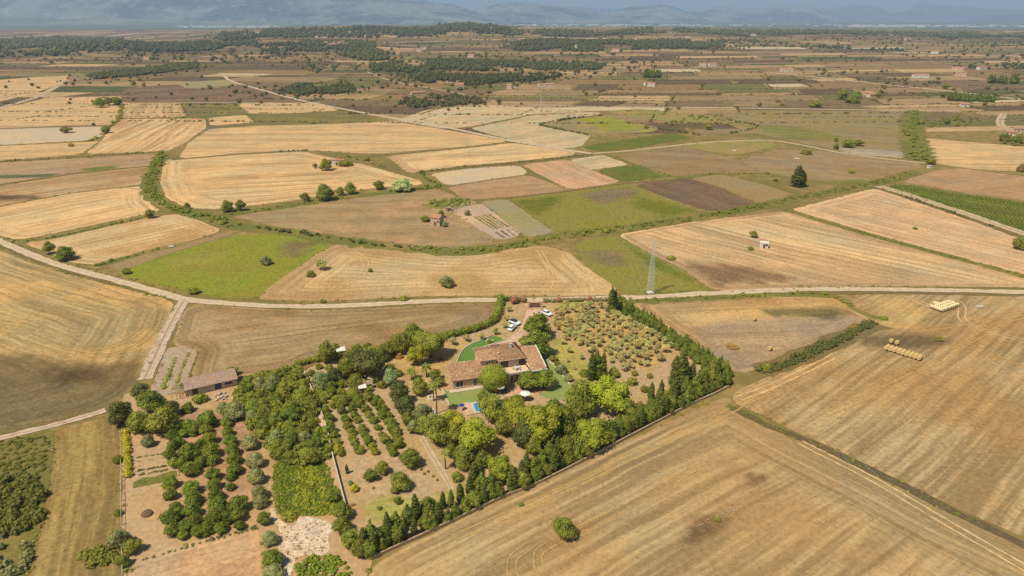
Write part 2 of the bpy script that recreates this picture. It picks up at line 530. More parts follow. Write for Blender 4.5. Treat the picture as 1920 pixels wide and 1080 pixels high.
# far patchwork of small fields
def patchwork():
    R_ = random.Random(5)
    t = NT('far_soil_cloud_shade')
    ca = t.n('Attribute'); ca.attribute_name = 'tone'
    pos = t.n('NewGeometry').outputs[0]
    sx = t.n('SeparateXYZ', {0: pos})
    r = t.math('ADD', t.math('MULTIPLY', sx.outputs[0], 0.25), sx.outputs[1])
    st = t.noise(t.xyz(t.math('DIVIDE', r, 7.0), t.math('DIVIDE', sx.outputs[0], 160.0)), 1.0, 4, 0.6)
    md = t.noise(pos, 1 / 26.0, 5, 0.65)
    k = t.rng(t.math('ADD', t.math('MULTIPLY', st, .55), t.math('MULTIPLY', md, .45)), .36, .64, 0.78, 1.2)
    t.bsdf(t.mix(1.0, ca.outputs['Color'], t.xyz(k, k, k), 'MULTIPLY'), 0.95, 0.05)
    pal = [(alb(158, 130, 90), 6), (alb(134, 110, 76), 7), (alb(176, 142, 98), 5), (alb(114, 93, 64), 5), (alb(198, 162, 112), 2.6), (alb(122, 114, 63), 3), (alb(208, 182, 140), 0.8), (alb(144, 130, 74), 1.8), (alb(154, 122, 78), 4), (alb(98, 98, 54), 1.2)]  # field tones browned and darkened: cloud shade over the far plain is painted in
    pool = [c for c, w in pal for _ in range(int(w * 5))]
    V = []; Q = []; TC = []; hedges = []
    y = 640.0; row = 0
    while y < 6200:
        dep = 42 + y * 0.030 + R_.uniform(-10, 16)
        x = -y * 0.95 - 250; xe = y * 0.95 + 250
        while x < xe:
            wd = (80 + y * 0.035) * R_.uniform(0.55, 1.7)
            sk = 0.22
            k0 = row * 7.7
            def pt(xx, yy):
                a = noise.noise(Vector((xx / 900, yy / 900, 2))) * 90
                b = noise.noise(Vector((xx / 700, yy / 900, 8))) * 60
                return xx + a + (yy - 640) * 0.16, yy + b + xx * 0.10 * (1 if xx > 0 else -0.6)
            g = 1.2 + y * 0.0012
            c = R_.choice(pool)
            cells = [(x, x + wd, y, y + dep)]
            if R_.random() < 0.4:
                m = y + dep * R_.uniform(.35, .65); cells = [(x, x + wd, y, m), (x, x + wd, m, y + dep)]
            for (a0, a1, b0, b1) in cells:
                if len(cells) > 1: c = R_.choice(pool)
                nb = len(V); N_ = 3 if y < 2500 else 2
                sh = R_.uniform(-14, 14)
                for i in range(N_ + 1):
                    for j in range(N_ + 1):
                        px_, py_ = pt(a0 + g + (a1 - a0 - 2 * g) * j / N_ + sh * (i / N_), b0 + g + (b1 - b0 - 2 * g) * i / N_)
                        V.append((px_, py_, 0)); TC.append(c)
                for i in range(N_):
                    for j in range(N_):
                        q = nb + i * (N_ + 1) + j
                        Q.append((q, q + 1, q + N_ + 2, q + N_ + 1))
                hedges.append((pt(a0, b0), pt(a1, b0), y))
                if R_.random() < .55: hedges.append((pt(a1, b0), pt(a1, b1), y))
            x += wd
        y += dep; row += 1
    V = np.array(V, float)
    V[:, 2] = np.where(V[:, 1] > 1500, hgt(V[:, 0], V[:, 1]), 0.0) + 0.012 + zoff(V[:, 1], 1)
    me = mk_mesh('field', V, Q, None, t.m)
    at = me.color_attributes.new('tone', 'FLOAT_COLOR', 'POINT')
    at.data.foreach_set('color', np.column_stack([np.array(TC), np.ones(len(TC))]).astype(np.float32).ravel())
    tag(link('field', me), 'patchwork of small brown fields with painted cloud shade, reaching to the wooded ridge', None, None, 'structure')
    return hedges
FAR_HEDGES = patchwork()

# ------------------------------------------------------------------ the fields read off the photograph
MARGIN = []
def F(name, label, poly, mat, **k):
    if min(p[1] for p in poly) > 190:
        w = [P(*p) for p in extl(poly)]; w = smooth_poly(w, 1, cut=3.0)
        for i in range(len(w)):
            a, b = w[i], w[(i + 1) % len(w)]; L = float(np.linalg.norm(b - a)); st_ = 2.6 + a[1] / 130
            for j in range(int(L / st_)):
                q = a + (b - a) * (j + RS.rand()) * st_ / L
                if abs(q[0]) < q[1] * .85 + 30 and noise.noise(Vector((q[0] / 25, q[1] / 25, 4))) > -.12: MARGIN.append((q[0] + RS.uniform(-.7, .7), q[1] + RS.uniform(-.7, .7)))
    return sheet(name, poly, mat, label=label, **k)

fm = field_mat
def fL(ls, *a, **k): return field_mat(*a, ls=ls, **k)
M_gold = fm('stubble_gold', GOLD, GOLD2, GOLDP, ((330, 370), (640, 350)), 2.0, .95, 14, .6)
M_gold2 = fL(6, 'stubble_gold_striped', GOLD, alb(186, 140, 84), GOLDP, ((350, 350), (760, 330)), 3.2, 1.0, 22, .5)
M_gold3 = fL(9, 'stubble_gold_far', alb(230, 188, 128), alb(186, 146, 96), alb(226, 192, 140), ((400, 262), (900, 262)), 2.6, .9, 0, .6)
M_str = fL(8, 'stubble_stripe_up', alb(214, 178, 122), alb(176, 136, 88), PALE, ((250, 222), (262, 193)), 3.2, 1.0, 0, .3)
M_str2 = fL(11, 'stubble_gold_slant', GOLD, alb(176, 128, 74), GOLDP, ((250, 262), (320, 226)), 3.5, 1.0, 10, .4)
M_pale = fm('pale_soil', PALE, PALE2, alb(210, 190, 140), None, 2, .6, 0, .4)
M_pale2 = fm('pale_stubble', alb(212, 184, 136), alb(180, 150, 104), PALE, ((900, 230), (1050, 212)), 3.0, .8, 0, .5)
M_brn = fm('fallow_brown', BRN, BRN2, alb(150, 128, 84), None, 2, .8, 0, .6)
M_brn2 = fm('fallow_brown_rows', alb(170, 138, 94), alb(138, 110, 74), alb(140, 122, 76), ((1250, 310), (1600, 330)), 3.0, .8, 0, .6)
M_brn3 = fm('fallow_warm', alb(192, 150, 106), alb(166, 126, 88), alb(180, 148, 100), ((850, 360), (1040, 345)), 2.2, .7, 8, .5)
M_dbr = fm('ploughed_dark', DBR, DBR2, alb(128, 100, 76), ((1240, 345), (1400, 400)), 1.8, .8, 0, .5)
M_dbr2 = fm('dark_rows_cloud_shade', alb(146, 114, 84), alb(118, 92, 66), alb(122, 106, 64), ((250, 190), (420, 180)), 4.0, .9, 0, .5)  # brown rows of the far fields, with cloud shade put into the colour
M_pink = fL(4, 'stubble_pink', PINK, PINK2, alb(222, 182, 140), ((985, 312), (1070, 352)), 1.6, .8, 8, .4)
M_pink2 = fL(7, 'stubble_pink_wide', alb(224, 182, 132), alb(186, 146, 100), alb(222, 184, 136), ((1640, 440), (1900, 505)), 2.0, .85, 16, .6)
M_wgr = fm('weedy_green', alb(158, 154, 52), alb(112, 116, 42), alb(140, 130, 60), None, 2, 1.0, 0, .8, P1=alb(150, 122, 78), P2=alb(172, 156, 66), speck=.34)
M_wgr2 = fm('weedy_green_brown', alb(158, 144, 64), alb(124, 108, 58), alb(130, 132, 46), None, 2, .9, 0, .8, P1=alb(158, 128, 90), P2=alb(130, 128, 44), speck=.36)
M_bgr = fm('young_green_crop', alb(116, 118, 48), alb(84, 92, 38), alb(138, 126, 66), ((1130, 325), (1240, 330)), 1.5, .5, 0, .4, speck=.25)
M_yg = fm('yellow_green_crop', alb(166, 150, 80), alb(136, 120, 62), alb(172, 140, 92), None, 2, .8, 0, .9)
M_olv = fm('fallow_olive', alb(136, 122, 66), alb(120, 100, 62), alb(146, 138, 60), None, 2, .8, 0, .8)
M_gry = fm('fallow_grey_green', alb(172, 156, 112), alb(150, 132, 92), alb(150, 146, 80), None, 2, .8, 0, .6)
M_vine = fm('vineyard_floor', alb(96, 108, 48), alb(76, 92, 38), alb(110, 112, 56), ((1680, 350), (1900, 395)), 1.4, .8, 0, .4)

# left of the picture, from far to near
F('field', 'golden field left of the far track bend', [(0, 150), (60, 145), (128, 142), (125, 153), (85, 168), (40, 182), (0, 190)], M_gold3)
F('field', 'golden strip field above the pale curving track', [(0, 205), (40, 195), (90, 183), (230, 180), (228, 195), (225, 215), (212, 234), (100, 236), (0, 240)], M_gold3)
F('field', 'brown striped field with a thin green edge, behind the round thicket', [(236, 165), (330, 158), (420, 180), (440, 192), (232, 193), (225, 182)], M_dbr2)
F('field', 'pale green strip beside the diagonal track', [(330, 156), (425, 149), (452, 160), (350, 166)], M_gry)
F('field', 'brown field between pale strip and diagonal track', [(352, 168), (455, 162), (590, 190), (440, 192)], M_dbr2)
F('field', 'field combed with upright stripes', [(232, 194), (338, 194), (350, 219), (229, 222)], M_str)
F('field', 'dark olive field beside the striped one', [(342, 195), (440, 194), (462, 213), (356, 218)], M_olv)
F('field', 'tan wedge of stubble below the thin pale road', [(442, 194), (590, 193), (640, 207), (560, 212), (470, 214)], M_gold3)
F('field', 'small pale stubble plot with green left edge', [(390, 221), (462, 215), (476, 230), (394, 236)], M_gold3)
F('field', 'long mixed green and brown fallow below the diagonal track', [(478, 216), (650, 208), (740, 226), (600, 234), (480, 240), (400, 240), (478, 231)], M_olv)
F('field', 'whitish bare field with a bush clump', [(0, 243), (100, 239), (205, 237), (192, 255), (172, 263), (0, 272)], M_pale)
F('field', 'golden field with slanting dark swathes', [(212, 232), (226, 223), (385, 222), (387, 240), (345, 268), (312, 284), (160, 289), (192, 262)], M_str2)
F('field', 'golden strip under the whitish field', [(0, 274), (170, 266), (188, 264), (152, 289), (0, 301)], M_gold3)
F('field', 'wide golden stubble below the long diagonal track', [(392, 242), (480, 236), (600, 233), (740, 228), (860, 247), (955, 265), (850, 277), (700, 289), (570, 281), (450, 287), (335, 298), (352, 270)], M_gold3)
F('field', 'stubble field reaching the track fork', [(725, 293), (850, 279), (962, 268), (1080, 284), (1070, 292), (950, 304), (800, 321), (765, 325)], M_gold)
F('field', 'grey brown field with a bright green weed patch', [(0, 305), (150, 297), (302, 288), (288, 310), (140, 323), (0, 347)],
  fm('fallow_weeds', alb(196, 156, 110), alb(160, 128, 92), alb(172, 148, 106), ((0, 330), (280, 300)), 2.5, .8, 0, .6, P1=alb(124, 138, 52), P2=alb(104, 112, 64)),
  patches=[(1, [(150, 316), (215, 310), (225, 317), (160, 322)], 8), (2, [(0, 338), (110, 326), (120, 332), (0, 347)], 9)])
F('field', 'striped tan field with dark left end, left of the scrubby watercourse', [(0, 349), (140, 326), (284, 312), (276, 345), (140, 360), (0, 386)],
  fL(9, 'stubble_tan_left', alb(210, 168, 114), alb(166, 130, 88), alb(150, 122, 82), ((0, 372), (270, 335)), 2.6, .95, 0, .7, P1=alb(112, 88, 60)), patches=[(1, [(0, 362), (60, 366), (110, 372), (0, 392)], 12)])
F('field', 'golden field above the low hedge and tree, left of the watercourse', [(0, 388), (140, 362), (274, 348), (278, 375), (302, 396), (220, 412), (100, 438), (28, 450), (0, 442)],
  fL(7, 'stubble_gold_left', GOLD, alb(196, 150, 94), GOLDP, ((0, 420), (260, 370)), 2.2, .85, 18, .7))
F('field', 'golden field with faint curved swathes between two low hedges', [(42, 455), (150, 433), (280, 407), (340, 401), (418, 431), (380, 445), (330, 459), (240, 482), (190, 497), (140, 494), (80, 470)],
  fL(5, 'stubble_gold_small', GOLD, alb(186, 144, 88), alb(166, 136, 86), ((140, 480), (380, 425)), 2.2, .9, 16, .7))
F('field', 'brown earth bank beside the green field', [(196, 500), (240, 484), (330, 461), (420, 436), (440, 440), (380, 456), (300, 481), (225, 508)], M_brn)
F('field', 'bright yellow green weedy field beside the track fork', [(222, 511), (300, 482), (380, 457), (450, 441), (530, 436), (600, 447), (622, 460), (570, 492), (530, 522), (482, 561), (420, 561), (350, 545), (290, 534), (240, 521)], M_wgr,
  patches=[(1, [(530, 455), (600, 452), (560, 480), (520, 480)], 14), (2, [(300, 490), (400, 462), (440, 480), (330, 520)], 14)])
F('field', 'big golden field with horizontal swathes around the ruin', [(308, 300), (450, 290), (570, 284), (690, 311), (780, 336), (798, 346), (700, 352), (560, 375), (420, 392), (352, 391), (312, 372), (300, 340)], M_gold2)
F('field', 'brown fallow field around the small stone hut', [(432, 406), (560, 385), (700, 367), (820, 353), (868, 374), (900, 378), (848, 395), (932, 452), (860, 467), (780, 460), (700, 451), (600, 439), (520, 425)],
  fm('fallow_hut', alb(178, 146, 100), alb(144, 116, 78), alb(186, 150, 108), ((450, 410), (820, 400)), 2.0, .75, 0, .7, P1=alb(152, 146, 62), P2=alb(196, 158, 116)),
  patches=[(1, [(790, 383), (840, 376), (880, 374), (875, 383), (850, 392), (800, 390)], 6), (2, [(770, 420), (800, 432), (840, 432), (860, 420), (830, 405), (780, 405)], 12)])
F('field', 'whitish bare plot above the hut field', [(805, 326), (880, 316), (975, 310), (992, 326), (900, 339), (838, 349)], M_pale)
F('field', 'warm brown plot between the whitish plot and the green field', [(838, 351), (900, 341), (992, 328), (1050, 350), (1060, 358), (950, 370), (870, 375)], M_brn3)
F('field', 'pinkish stubble plot with fine diagonal rows', [(977, 309), (1062, 299), (1165, 342), (1066, 356)], M_pink)
F('field', 'pale weedy plot by the track end', [(1065, 299), (1140, 290), (1182, 309), (1117, 318), (1100, 317)], M_pale2)
F('field', 'small bright green crop plot', [(1117, 319), (1185, 310), (1248, 328), (1240, 333), (1170, 342)], M_bgr)
F('field', 'green weedy field between the pinkish plot and the dark ploughed one', [(952, 372), (1060, 360), (1170, 345), (1185, 347), (1240, 370), (1318, 398), (1240, 414), (1150, 429), (1050, 437), (1000, 405)], M_wgr2,
  patches=[(2, [(960, 375), (1060, 368), (1040, 385), (1010, 405), (980, 390)], 14), (2, [(1200, 370), (1310, 395), (1250, 408), (1180, 385)], 12), (1, [(1090, 362), (1180, 350), (1200, 365), (1120, 385)], 12)])
F('field', 'dark ploughed brown field', [(1188, 346), (1290, 334), (1345, 350), (1422, 384), (1330, 397), (1244, 369)], M_dbr)
F('field', 'brown fallow beside the dark ploughed field', [(1292, 333), (1342, 326), (1430, 345), (1500, 369), (1428, 384), (1350, 350)], M_brn)
F('garden_plot', 'pale earth of the kitchen garden beside the stone hut', [(846, 398), (868, 389), (905, 381), (915, 390), (980, 440), (936, 452)], fm('garden_earth', SOIL, SOIL2, PALE, None, 1, .6, 0, .4))
F('field', 'grey brown fallow strip between kitchen garden and green field', [(898, 378), (950, 373), (1042, 437), (986, 446), (916, 388)], M_gry)
# right of the picture
F('field', 'large brown field right of the thin straight road', [(1322, 207), (1700, 209), (1705, 270), (1700, 297), (1600, 289), (1500, 268), (1440, 255), (1380, 240)],
  fm('fallow_right_far', alb(166, 140, 92), alb(138, 114, 72), alb(146, 132, 72), ((1330, 215), (1700, 235)), 3.5, .8, 0, .8, P1=alb(206, 186, 150), P2=alb(150, 142, 70)), patches=[(1, [(1560, 276), (1640, 280), (1705, 285), (1700, 300), (1600, 292)], 14), (2, [(1400, 235), (1500, 238), (1600, 262), (1480, 262)], 20)])
F('field', 'whitish field with a dark edge, below the far thicket', [(880, 241), (1000, 216), (1118, 210), (1130, 214), (1010, 233), (1110, 252), (1090, 276), (1040, 279), (960, 263)], M_pale2)
F('field', 'green and brown field framed by a dark hedge', [(1002, 234), (1128, 217), (1240, 240), (1220, 248), (1100, 253)], fm('fallow_green_centre', alb(164, 138, 92), alb(150, 126, 84), alb(170, 162, 66), None, 2, .8, 0, 1.0, P1=alb(168, 164, 60)), patches=[(1, [(1070, 222), (1150, 220), (1210, 240), (1150, 248)], 14)])
F('field', 'yellow green strip under the thin straight road', [(1132, 209), (1200, 204), (1320, 215), (1370, 233), (1280, 229), (1185, 220)], M_yg)
F('field', 'green strip below the hedge-framed field', [(1085, 277), (1160, 263), (1258, 250), (1300, 257), (1215, 274), (1140, 285)], M_bgr)
F('field', 'pale gold strip behind the whitish field', [(745, 226), (800, 206), (900, 196), (1045, 204), (1108, 210), (1000, 214), (880, 238), (830, 242)], M_pale2)
F('field', 'brown field below the green strip, with yellow centre', [(1150, 290), (1282, 275), (1380, 298), (1430, 318), (1440, 329), (1340, 324), (1250, 329), (1188, 308)], M_brn2)
F('field', 'yellow green weedy strip beside the pale track', [(1272, 274), (1340, 264), (1440, 262), (1462, 274), (1382, 291), (1330, 284)], M_yg)
F('field', 'brown field around the black cypress pair', [(1384, 300), (1462, 280), (1560, 284), (1720, 304), (1733, 315), (1640, 343), (1560, 344), (1440, 329)],
  fm('fallow_cypress', alb(174, 144, 100), alb(142, 114, 80), alb(150, 126, 84), ((1450, 300), (1700, 320)), 2.6, .8, 0, .7, P1=alb(150, 146, 52)), patches=[(1, [(1440, 322), (1500, 336), (1560, 340), (1650, 334), (1620, 348), (1500, 366), (1450, 345)], 14)])
F('field', 'golden field at the right edge beyond the track', [(1732, 259), (1920, 275), (1920, 322), (1830, 318), (1745, 305)], M_gold3)
F('field', 'golden brown field above the vineyard', [(1690, 341), (1750, 320), (1800, 315), (1920, 331), (1920, 376), (1800, 360)], M_brn3)
F('vineyard', 'green leafy vineyard floor at the right edge', [(1662, 349), (1690, 345), (1800, 363), (1920, 379), (1920, 432), (1840, 408), (1740, 377)], M_vine)
F('field', 'wide pinkish stubble field below the vineyard', [(1482, 393), (1640, 353), (1700, 373), (1800, 406), (1920, 449), (1920, 515), (1780, 478), (1600, 428)], M_pink2)
F('field', 'wide striped stubble field with the white hut', [(1157, 440), (1300, 416), (1472, 396), (1560, 423), (1700, 463), (1920, 521), (1920, 539), (1700, 537), (1520, 540), (1340, 547), (1280, 505), (1200, 465)],
  fL(6, 'stubble_white_hut', alb(230, 190, 134), alb(176, 138, 92), alb(226, 190, 140), ((1200, 455), (1500, 535)), 2.4, 1.0, 12, .5, P1=alb(152, 120, 84)), patches=[(1, [(1290, 490), (1420, 500), (1500, 525), (1340, 540), (1290, 505)], 16)])
F('field', 'weedy green and brown wedge around the pylon', [(1077, 455), (1155, 440), (1200, 466), (1280, 506), (1338, 548), (1200, 555), (1160, 545), (1100, 500)], M_wgr2,
  patches=[(1, [(1090, 470), (1160, 470), (1180, 500), (1130, 500)], 10), (2, [(1165, 452), (1280, 512), (1330, 545), (1220, 500)], 6), (2, [(1205, 548), (1330, 545), (1320, 549), (1210, 554)], 4)])
F('field', 'golden field with looping tractor marks above the road', [(640, 456), (700, 463), (780, 473), (870, 480), (930, 471), (1010, 459), (1062, 470), (1100, 501), (1150, 535), (1163, 552), (1100, 555), (930, 555), (800, 556), (700, 561), (600, 565), (500, 563), (483, 562), (500, 541), (560, 500), (600, 471)],
  fL(4.5, 'stubble_centre', alb(228, 188, 130), alb(176, 140, 92), alb(160, 134, 84), ((700, 520), (1100, 530)), 2.4, 1.0, 26, .7), )
# nearer
F('field', 'olive gold field with sweeping swathes left of the rubble track', [(0, 470), (60, 493), (140, 518), (230, 541), (300, 557), (327, 568), (298, 640), (266, 704), (244, 735), (200, 763), (130, 783), (60, 800), (0, 812)],
  fL(4.5, 'stubble_left', alb(204, 168, 110), alb(152, 126, 78), alb(216, 174, 110), ((0, 540), (230, 620)), 1.6, 1.0, 30, .8, P1=alb(140, 116, 74), P2=alb(112, 86, 56)),
  patches=[(1, [(0, 668), (60, 664), (130, 678), (210, 682), (265, 672), (280, 690), (240, 745), (190, 772), (100, 795), (0, 815)], 9), (2, [(90, 695), (180, 690), (215, 700), (180, 718), (100, 722)], 8)])  # wide lower patch: darker stubble with some cloud shadow painted in
F('field', 'olive brown stubble field between road and villa estate', [(357, 573), (420, 573), (500, 580), (600, 582), (700, 578), (800, 572), (928, 569), (930, 590), (900, 613), (840, 630), (740, 652), (600, 672), (555, 692), (480, 702), (355, 722), (374, 655), (322, 650), (342, 590)],
  fL(4, 'stubble_middle', alb(190, 154, 106), alb(146, 118, 78), alb(134, 110, 68), ((420, 640), (860, 590)), 1.7, .95, 16, .9))
F('garden_plot', 'pale earth plot with two rows of green plants', [(312, 654), (340, 651), (372, 656), (360, 690), (344, 728), (305, 745), (280, 735)], fm('plot_earth', alb(188, 160, 128), alb(168, 140, 110), None, None, 1, .5, 0, 0))
F('field', 'brown and pinkish stubble field behind the conifer hedge', [(1182, 567), (1300, 561), (1500, 553), (1560, 556), (1602, 582), (1634, 601), (1540, 650), (1430, 691), (1385, 702), (1350, 680), (1280, 636), (1200, 580)],
  fL(5, 'stubble_hedge', alb(214, 172, 110), alb(168, 130, 84), alb(176, 140, 88), ((1250, 590), (1560, 570)), 1.8, .9, 14, .6, P1=alb(196, 164, 124), P2=alb(124, 112, 66)),
  patches=[(1, [(1290, 615), (1380, 598), (1600, 590), (1625, 600), (1530, 650), (1420, 692), (1370, 698)], 7), (2, [(1430, 580), (1560, 575), (1600, 590), (1560, 598), (1440, 592)], 8)])
F('field', 'wide golden field with straw bales', [(1592, 553), (1700, 551), (1920, 553), (1920, 1008), (1800, 958), (1640, 878), (1500, 813), (1372, 754), (1378, 735), (1450, 702), (1540, 657), (1642, 608), (1600, 578)],
  fL(5, 'stubble_bales', alb(202, 166, 112), alb(144, 114, 70), alb(168, 134, 86), ((1670, 820), (1875, 645)), 1.5, 1.0, 0, .8, warp=2.2, lk=.42, P1=alb(228, 184, 116), P2=alb(140, 112, 74)),
  patches=[(1, [(1640, 560), (1700, 558), (1740, 590), (1720, 620), (1650, 615)], 9), (2, [(1600, 625), (1720, 625), (1800, 640), (1700, 660), (1610, 650)], 9)])
F('field', 'golden field in the foreground below the garden wall', [(694, 1080), (694, 1060), (760, 1025), (860, 977), (955, 930), (1060, 884), (1140, 842), (1210, 812), (1290, 774), (1365, 742), (1372, 760), (1500, 826), (1640, 892), (1800, 972), (1920, 1028), (1920, 1080)],
  fL(5, 'stubble_front', alb(204, 168, 114), alb(146, 116, 72), alb(174, 142, 96), ((880, 1040), (1330, 830)), 1.4, 1.0, 22, .8, warp=3.0, lk=.45, P1=alb(140, 110, 72), speck=.2),
  patches=[(1, [(1395, 890), (1430, 888), (1445, 905), (1405, 915)], 4), (1, [(1290, 975), (1350, 960), (1390, 955), (1340, 1000), (1280, 1025)], 4)])
F('field', 'scrubby waste ground at the lower left edge', [(0, 832), (60, 815), (102, 803), (96, 880), (82, 960), (60, 1040), (45, 1080), (0, 1080)], fm('waste', alb(128, 122, 52), alb(120, 98, 60), alb(160, 140, 88), None, 1.5, .9, 0, .8, speck=.25))
F('field', 'olive stubble strip with upright rows beside the concrete fence', [(104, 803), (160, 792), (224, 778), (226, 870), (228, 960), (232, 1080), (50, 1080), (66, 1035), (86, 955), (100, 880)],
  fL(4, 'stubble_strip', alb(176, 144, 84), alb(136, 110, 60), alb(190, 154, 92), ((140, 1060), (165, 810)), 1.1, 1.0, 0, .6))
F('orchard_ground', 'pale earth under the walled citrus orchard', [(232, 735), (290, 742), (345, 738), (445, 715), (560, 690), (575, 720), (612, 800), (640, 870), (665, 960), (700, 1040), (692, 1080), (234, 1080), (230, 960), (228, 830)],
  fm('orchard_earth', alb(206, 168, 120), alb(174, 138, 94), alb(176, 146, 100), None, 1.4, .8, 0, .7, P1=alb(206, 160, 118), P2=alb(120, 114, 56), speck=.2),
  patches=[(1, [(335, 760), (470, 780), (475, 860), (460, 960), (350, 920), (395, 860), (335, 800)], 5)])
F('clearing', 'pale stony clearing at the bottom between the orchards', [(514, 940), (522, 975), (548, 984), (575, 968), (600, 972), (626, 985), (616, 1010), (622, 1030), (600, 1044), (566, 1040), (548, 1062), (540, 1080), (524, 1080), (528, 1040), (520, 1000), (508, 960)], fm('clearing_stone', alb(240, 218, 186), alb(206, 176, 140), alb(178, 148, 108), None, 1.2, .9, 0, .6, speck=.34), roundk=1, wob=2.0)
F('field', 'combed pale earth bed at the bottom left', [(262, 1048), (340, 1022), (480, 990), (487, 1020), (500, 1080), (240, 1080)], fm('bed_rows', alb(208, 168, 122), alb(176, 138, 96), None, ((270, 1060), (480, 1000)), 0.9, .8, 0, 0))
F('estate_ground', 'stony pale earth of the villa estate', [(566, 694), (640, 670), (740, 652), (840, 632), (905, 614), (932, 592), (938, 562), (1145, 560), (1200, 585), (1280, 640), (1366, 708), (1366, 726), (1290, 762), (1200, 806), (1100, 858), (960, 925), (860, 970), (700, 1046), (650, 1000), (640, 950), (612, 800), (580, 720)],
  fm('estate_earth', alb(206, 170, 122), alb(170, 134, 92), alb(170, 148, 92), None, 1.2, .9, 0, .8, P1=alb(200, 182, 90), P2=alb(218, 178, 112), speck=.24),
  patches=[(1, [(1024, 640), (1060, 632), (1112, 684), (1116, 722), (1085, 724), (1050, 694)], 2.5), (1, [(680, 940), (730, 925), (800, 935), (760, 975), (700, 985)], 4), (2, [(1040, 580), (1145, 566), (1270, 655), (1215, 700), (1130, 670), (1060, 640)], 3), (1, [(810, 930), (870, 905), (880, 930), (820, 950)], 3), (1, [(1040, 570), (1080, 565), (1090, 580), (1050, 590)], 3),
           (2, [(730, 665), (840, 640), (905, 632), (880, 660), (830, 690), (828, 740), (800, 760), (740, 700)], 4), (2, [(945, 590), (985, 590), (975, 625), (930, 640), (915, 625)], 2), (1, [(740, 690), (830, 655), (830, 720), (790, 740)], 5)])
# ------------------------------------------------------------------ lawns, paving, roads
M_lawn = fm('lawn_grass', alb(150, 158, 86), alb(134, 142, 74), alb(160, 162, 98), None, 1, .5, 0, .5, speck=.1)
M_lawn2 = fm('lawn_grass_deep', alb(112, 142, 60), alb(96, 122, 50), None, None, 1, .6, 0, 0, speck=.12)
M_patio = fm('terracotta_paving', alb(222, 178, 138), alb(206, 158, 120), None, None, 0.6, .6, 0, 0)
M_drive = fm('driveway_gravel', alb(222, 180, 144), alb(208, 162, 126), alb(214, 176, 134), None, 1, .6, 0, .4)
kw = dict(res=2.0, wob=0.0, roundk=0)
sheet('lawn', [(854, 683), (860, 668), (869, 654), (888, 645), (908, 637), (924, 630), (935, 632), (946, 637), (930, 642), (917, 645), (905, 651), (893, 661), (890, 664), (891, 677)], M_lawn2, label='deep green artificial looking lawn wedge behind the villa', **kw)
sheet('lawn', [(829, 729), (845, 735), (903, 722), (915, 735), (928, 738), (906, 752), (881, 760), (845, 762)], M_lawn, label='pale green lawn between the low wing of the villa and the pool', **kw)
sheet('lawn', [(1010, 664), (1018, 667), (1030, 678), (1044, 692), (1058, 707), (1068, 720), (1069, 734), (1062, 745), (1046, 752), (1022, 745), (996, 735), (1020, 731), (1044, 723), (1038, 706), (1022, 688), (1016, 676)], M_lawn, label='green lawn curving round the right end of the villa', **kw)
sheet('patio', [(936, 738), (944, 724), (958, 714), (1000, 702), (1022, 712), (1046, 722), (1022, 735), (985, 744), (955, 743)], M_patio, label='pinkish paved patio in front of the villa doors', **kw)
sheet('driveway', [(988, 581), (1014, 580), (1009, 592), (990, 602), (983, 622), (978, 645), (960, 656), (925, 662), (893, 664), (905, 650), (946, 639), (972, 621), (981, 602)], M_drive, label='pinkish gravel driveway from the gate to the villa', **kw)
sheet('driveway', [(985, 567), (1018, 567), (1016, 577), (988, 578)], M_drive, label='gravel apron outside the brown gate', **kw)

def road_mat(name, A, B, grass, gk):
    t = NT(name)
    pos = t.n('NewGeometry').outputs[0]
    ac = t.math('ABSOLUTE', t.attr('across').outputs['Fac'])
    md = t.noise(pos, 1 / 2.2, 4, .65); fi = t.noise(pos, 1 / .5, 3, .7)
    col = t.mix(t.rng(md, .38, .66), A, B)
    cen = t.math('MULTIPLY', t.rng(t.math('ADD', ac, t.math('MULTIPLY', t.math('SUBTRACT', md, .5), .5)), 0.26, 0.02), gk)
    col = t.mix(cen, col, grass)
    edg = t.rng(t.math('ADD', ac, t.math('MULTIPLY', t.math('SUBTRACT', fi, .5), .7)), 0.86, 1.05)
    col = t.mix(t.math('MULTIPLY', edg, .7), col, grass)
    k = t.rng(fi, .3, .7, .88, 1.12)
    t.bsdf(t.mix(1.0, col, t.xyz(k, k, k), 'MULTIPLY'), .95, .05)
    return t.m
M_road = road_mat('road_dust', alb(222, 196, 160), alb(202, 174, 136), alb(170, 146, 102), .35)
M_rub = road_mat('rubble_track', alb(216, 190, 158), alb(186, 156, 124), alb(158, 132, 96), .8)
M_trk = road_mat('farm_track', alb(214, 186, 148), alb(190, 160, 120), alb(150, 136, 82), .7)
M_verge = fm('verge_grass', alb(134, 126, 58), alb(104, 100, 48), alb(160, 138, 82), None, 1.2, .8, 0, .7, speck=.25)
M_vbr = fm('verge_dry', alb(142, 116, 70), alb(110, 92, 54), alb(124, 116, 56), None, 1.2, .8, 0, .7, speck=.25)
M_vdk = fm('ditch_earth', alb(122, 100, 68), alb(92, 76, 50), alb(104, 98, 50), None, 1.2, .8, 0, .6, speck=.25)
M_tyre = fm('tyre_mark', alb(206, 162, 98), alb(180, 140, 82), None, None, 1, .8, 0, 0)
M_tyre2 = fm('tyre_mark_pale', alb(226, 184, 126), alb(208, 166, 108), None, None, 1, .8, 0, 0)

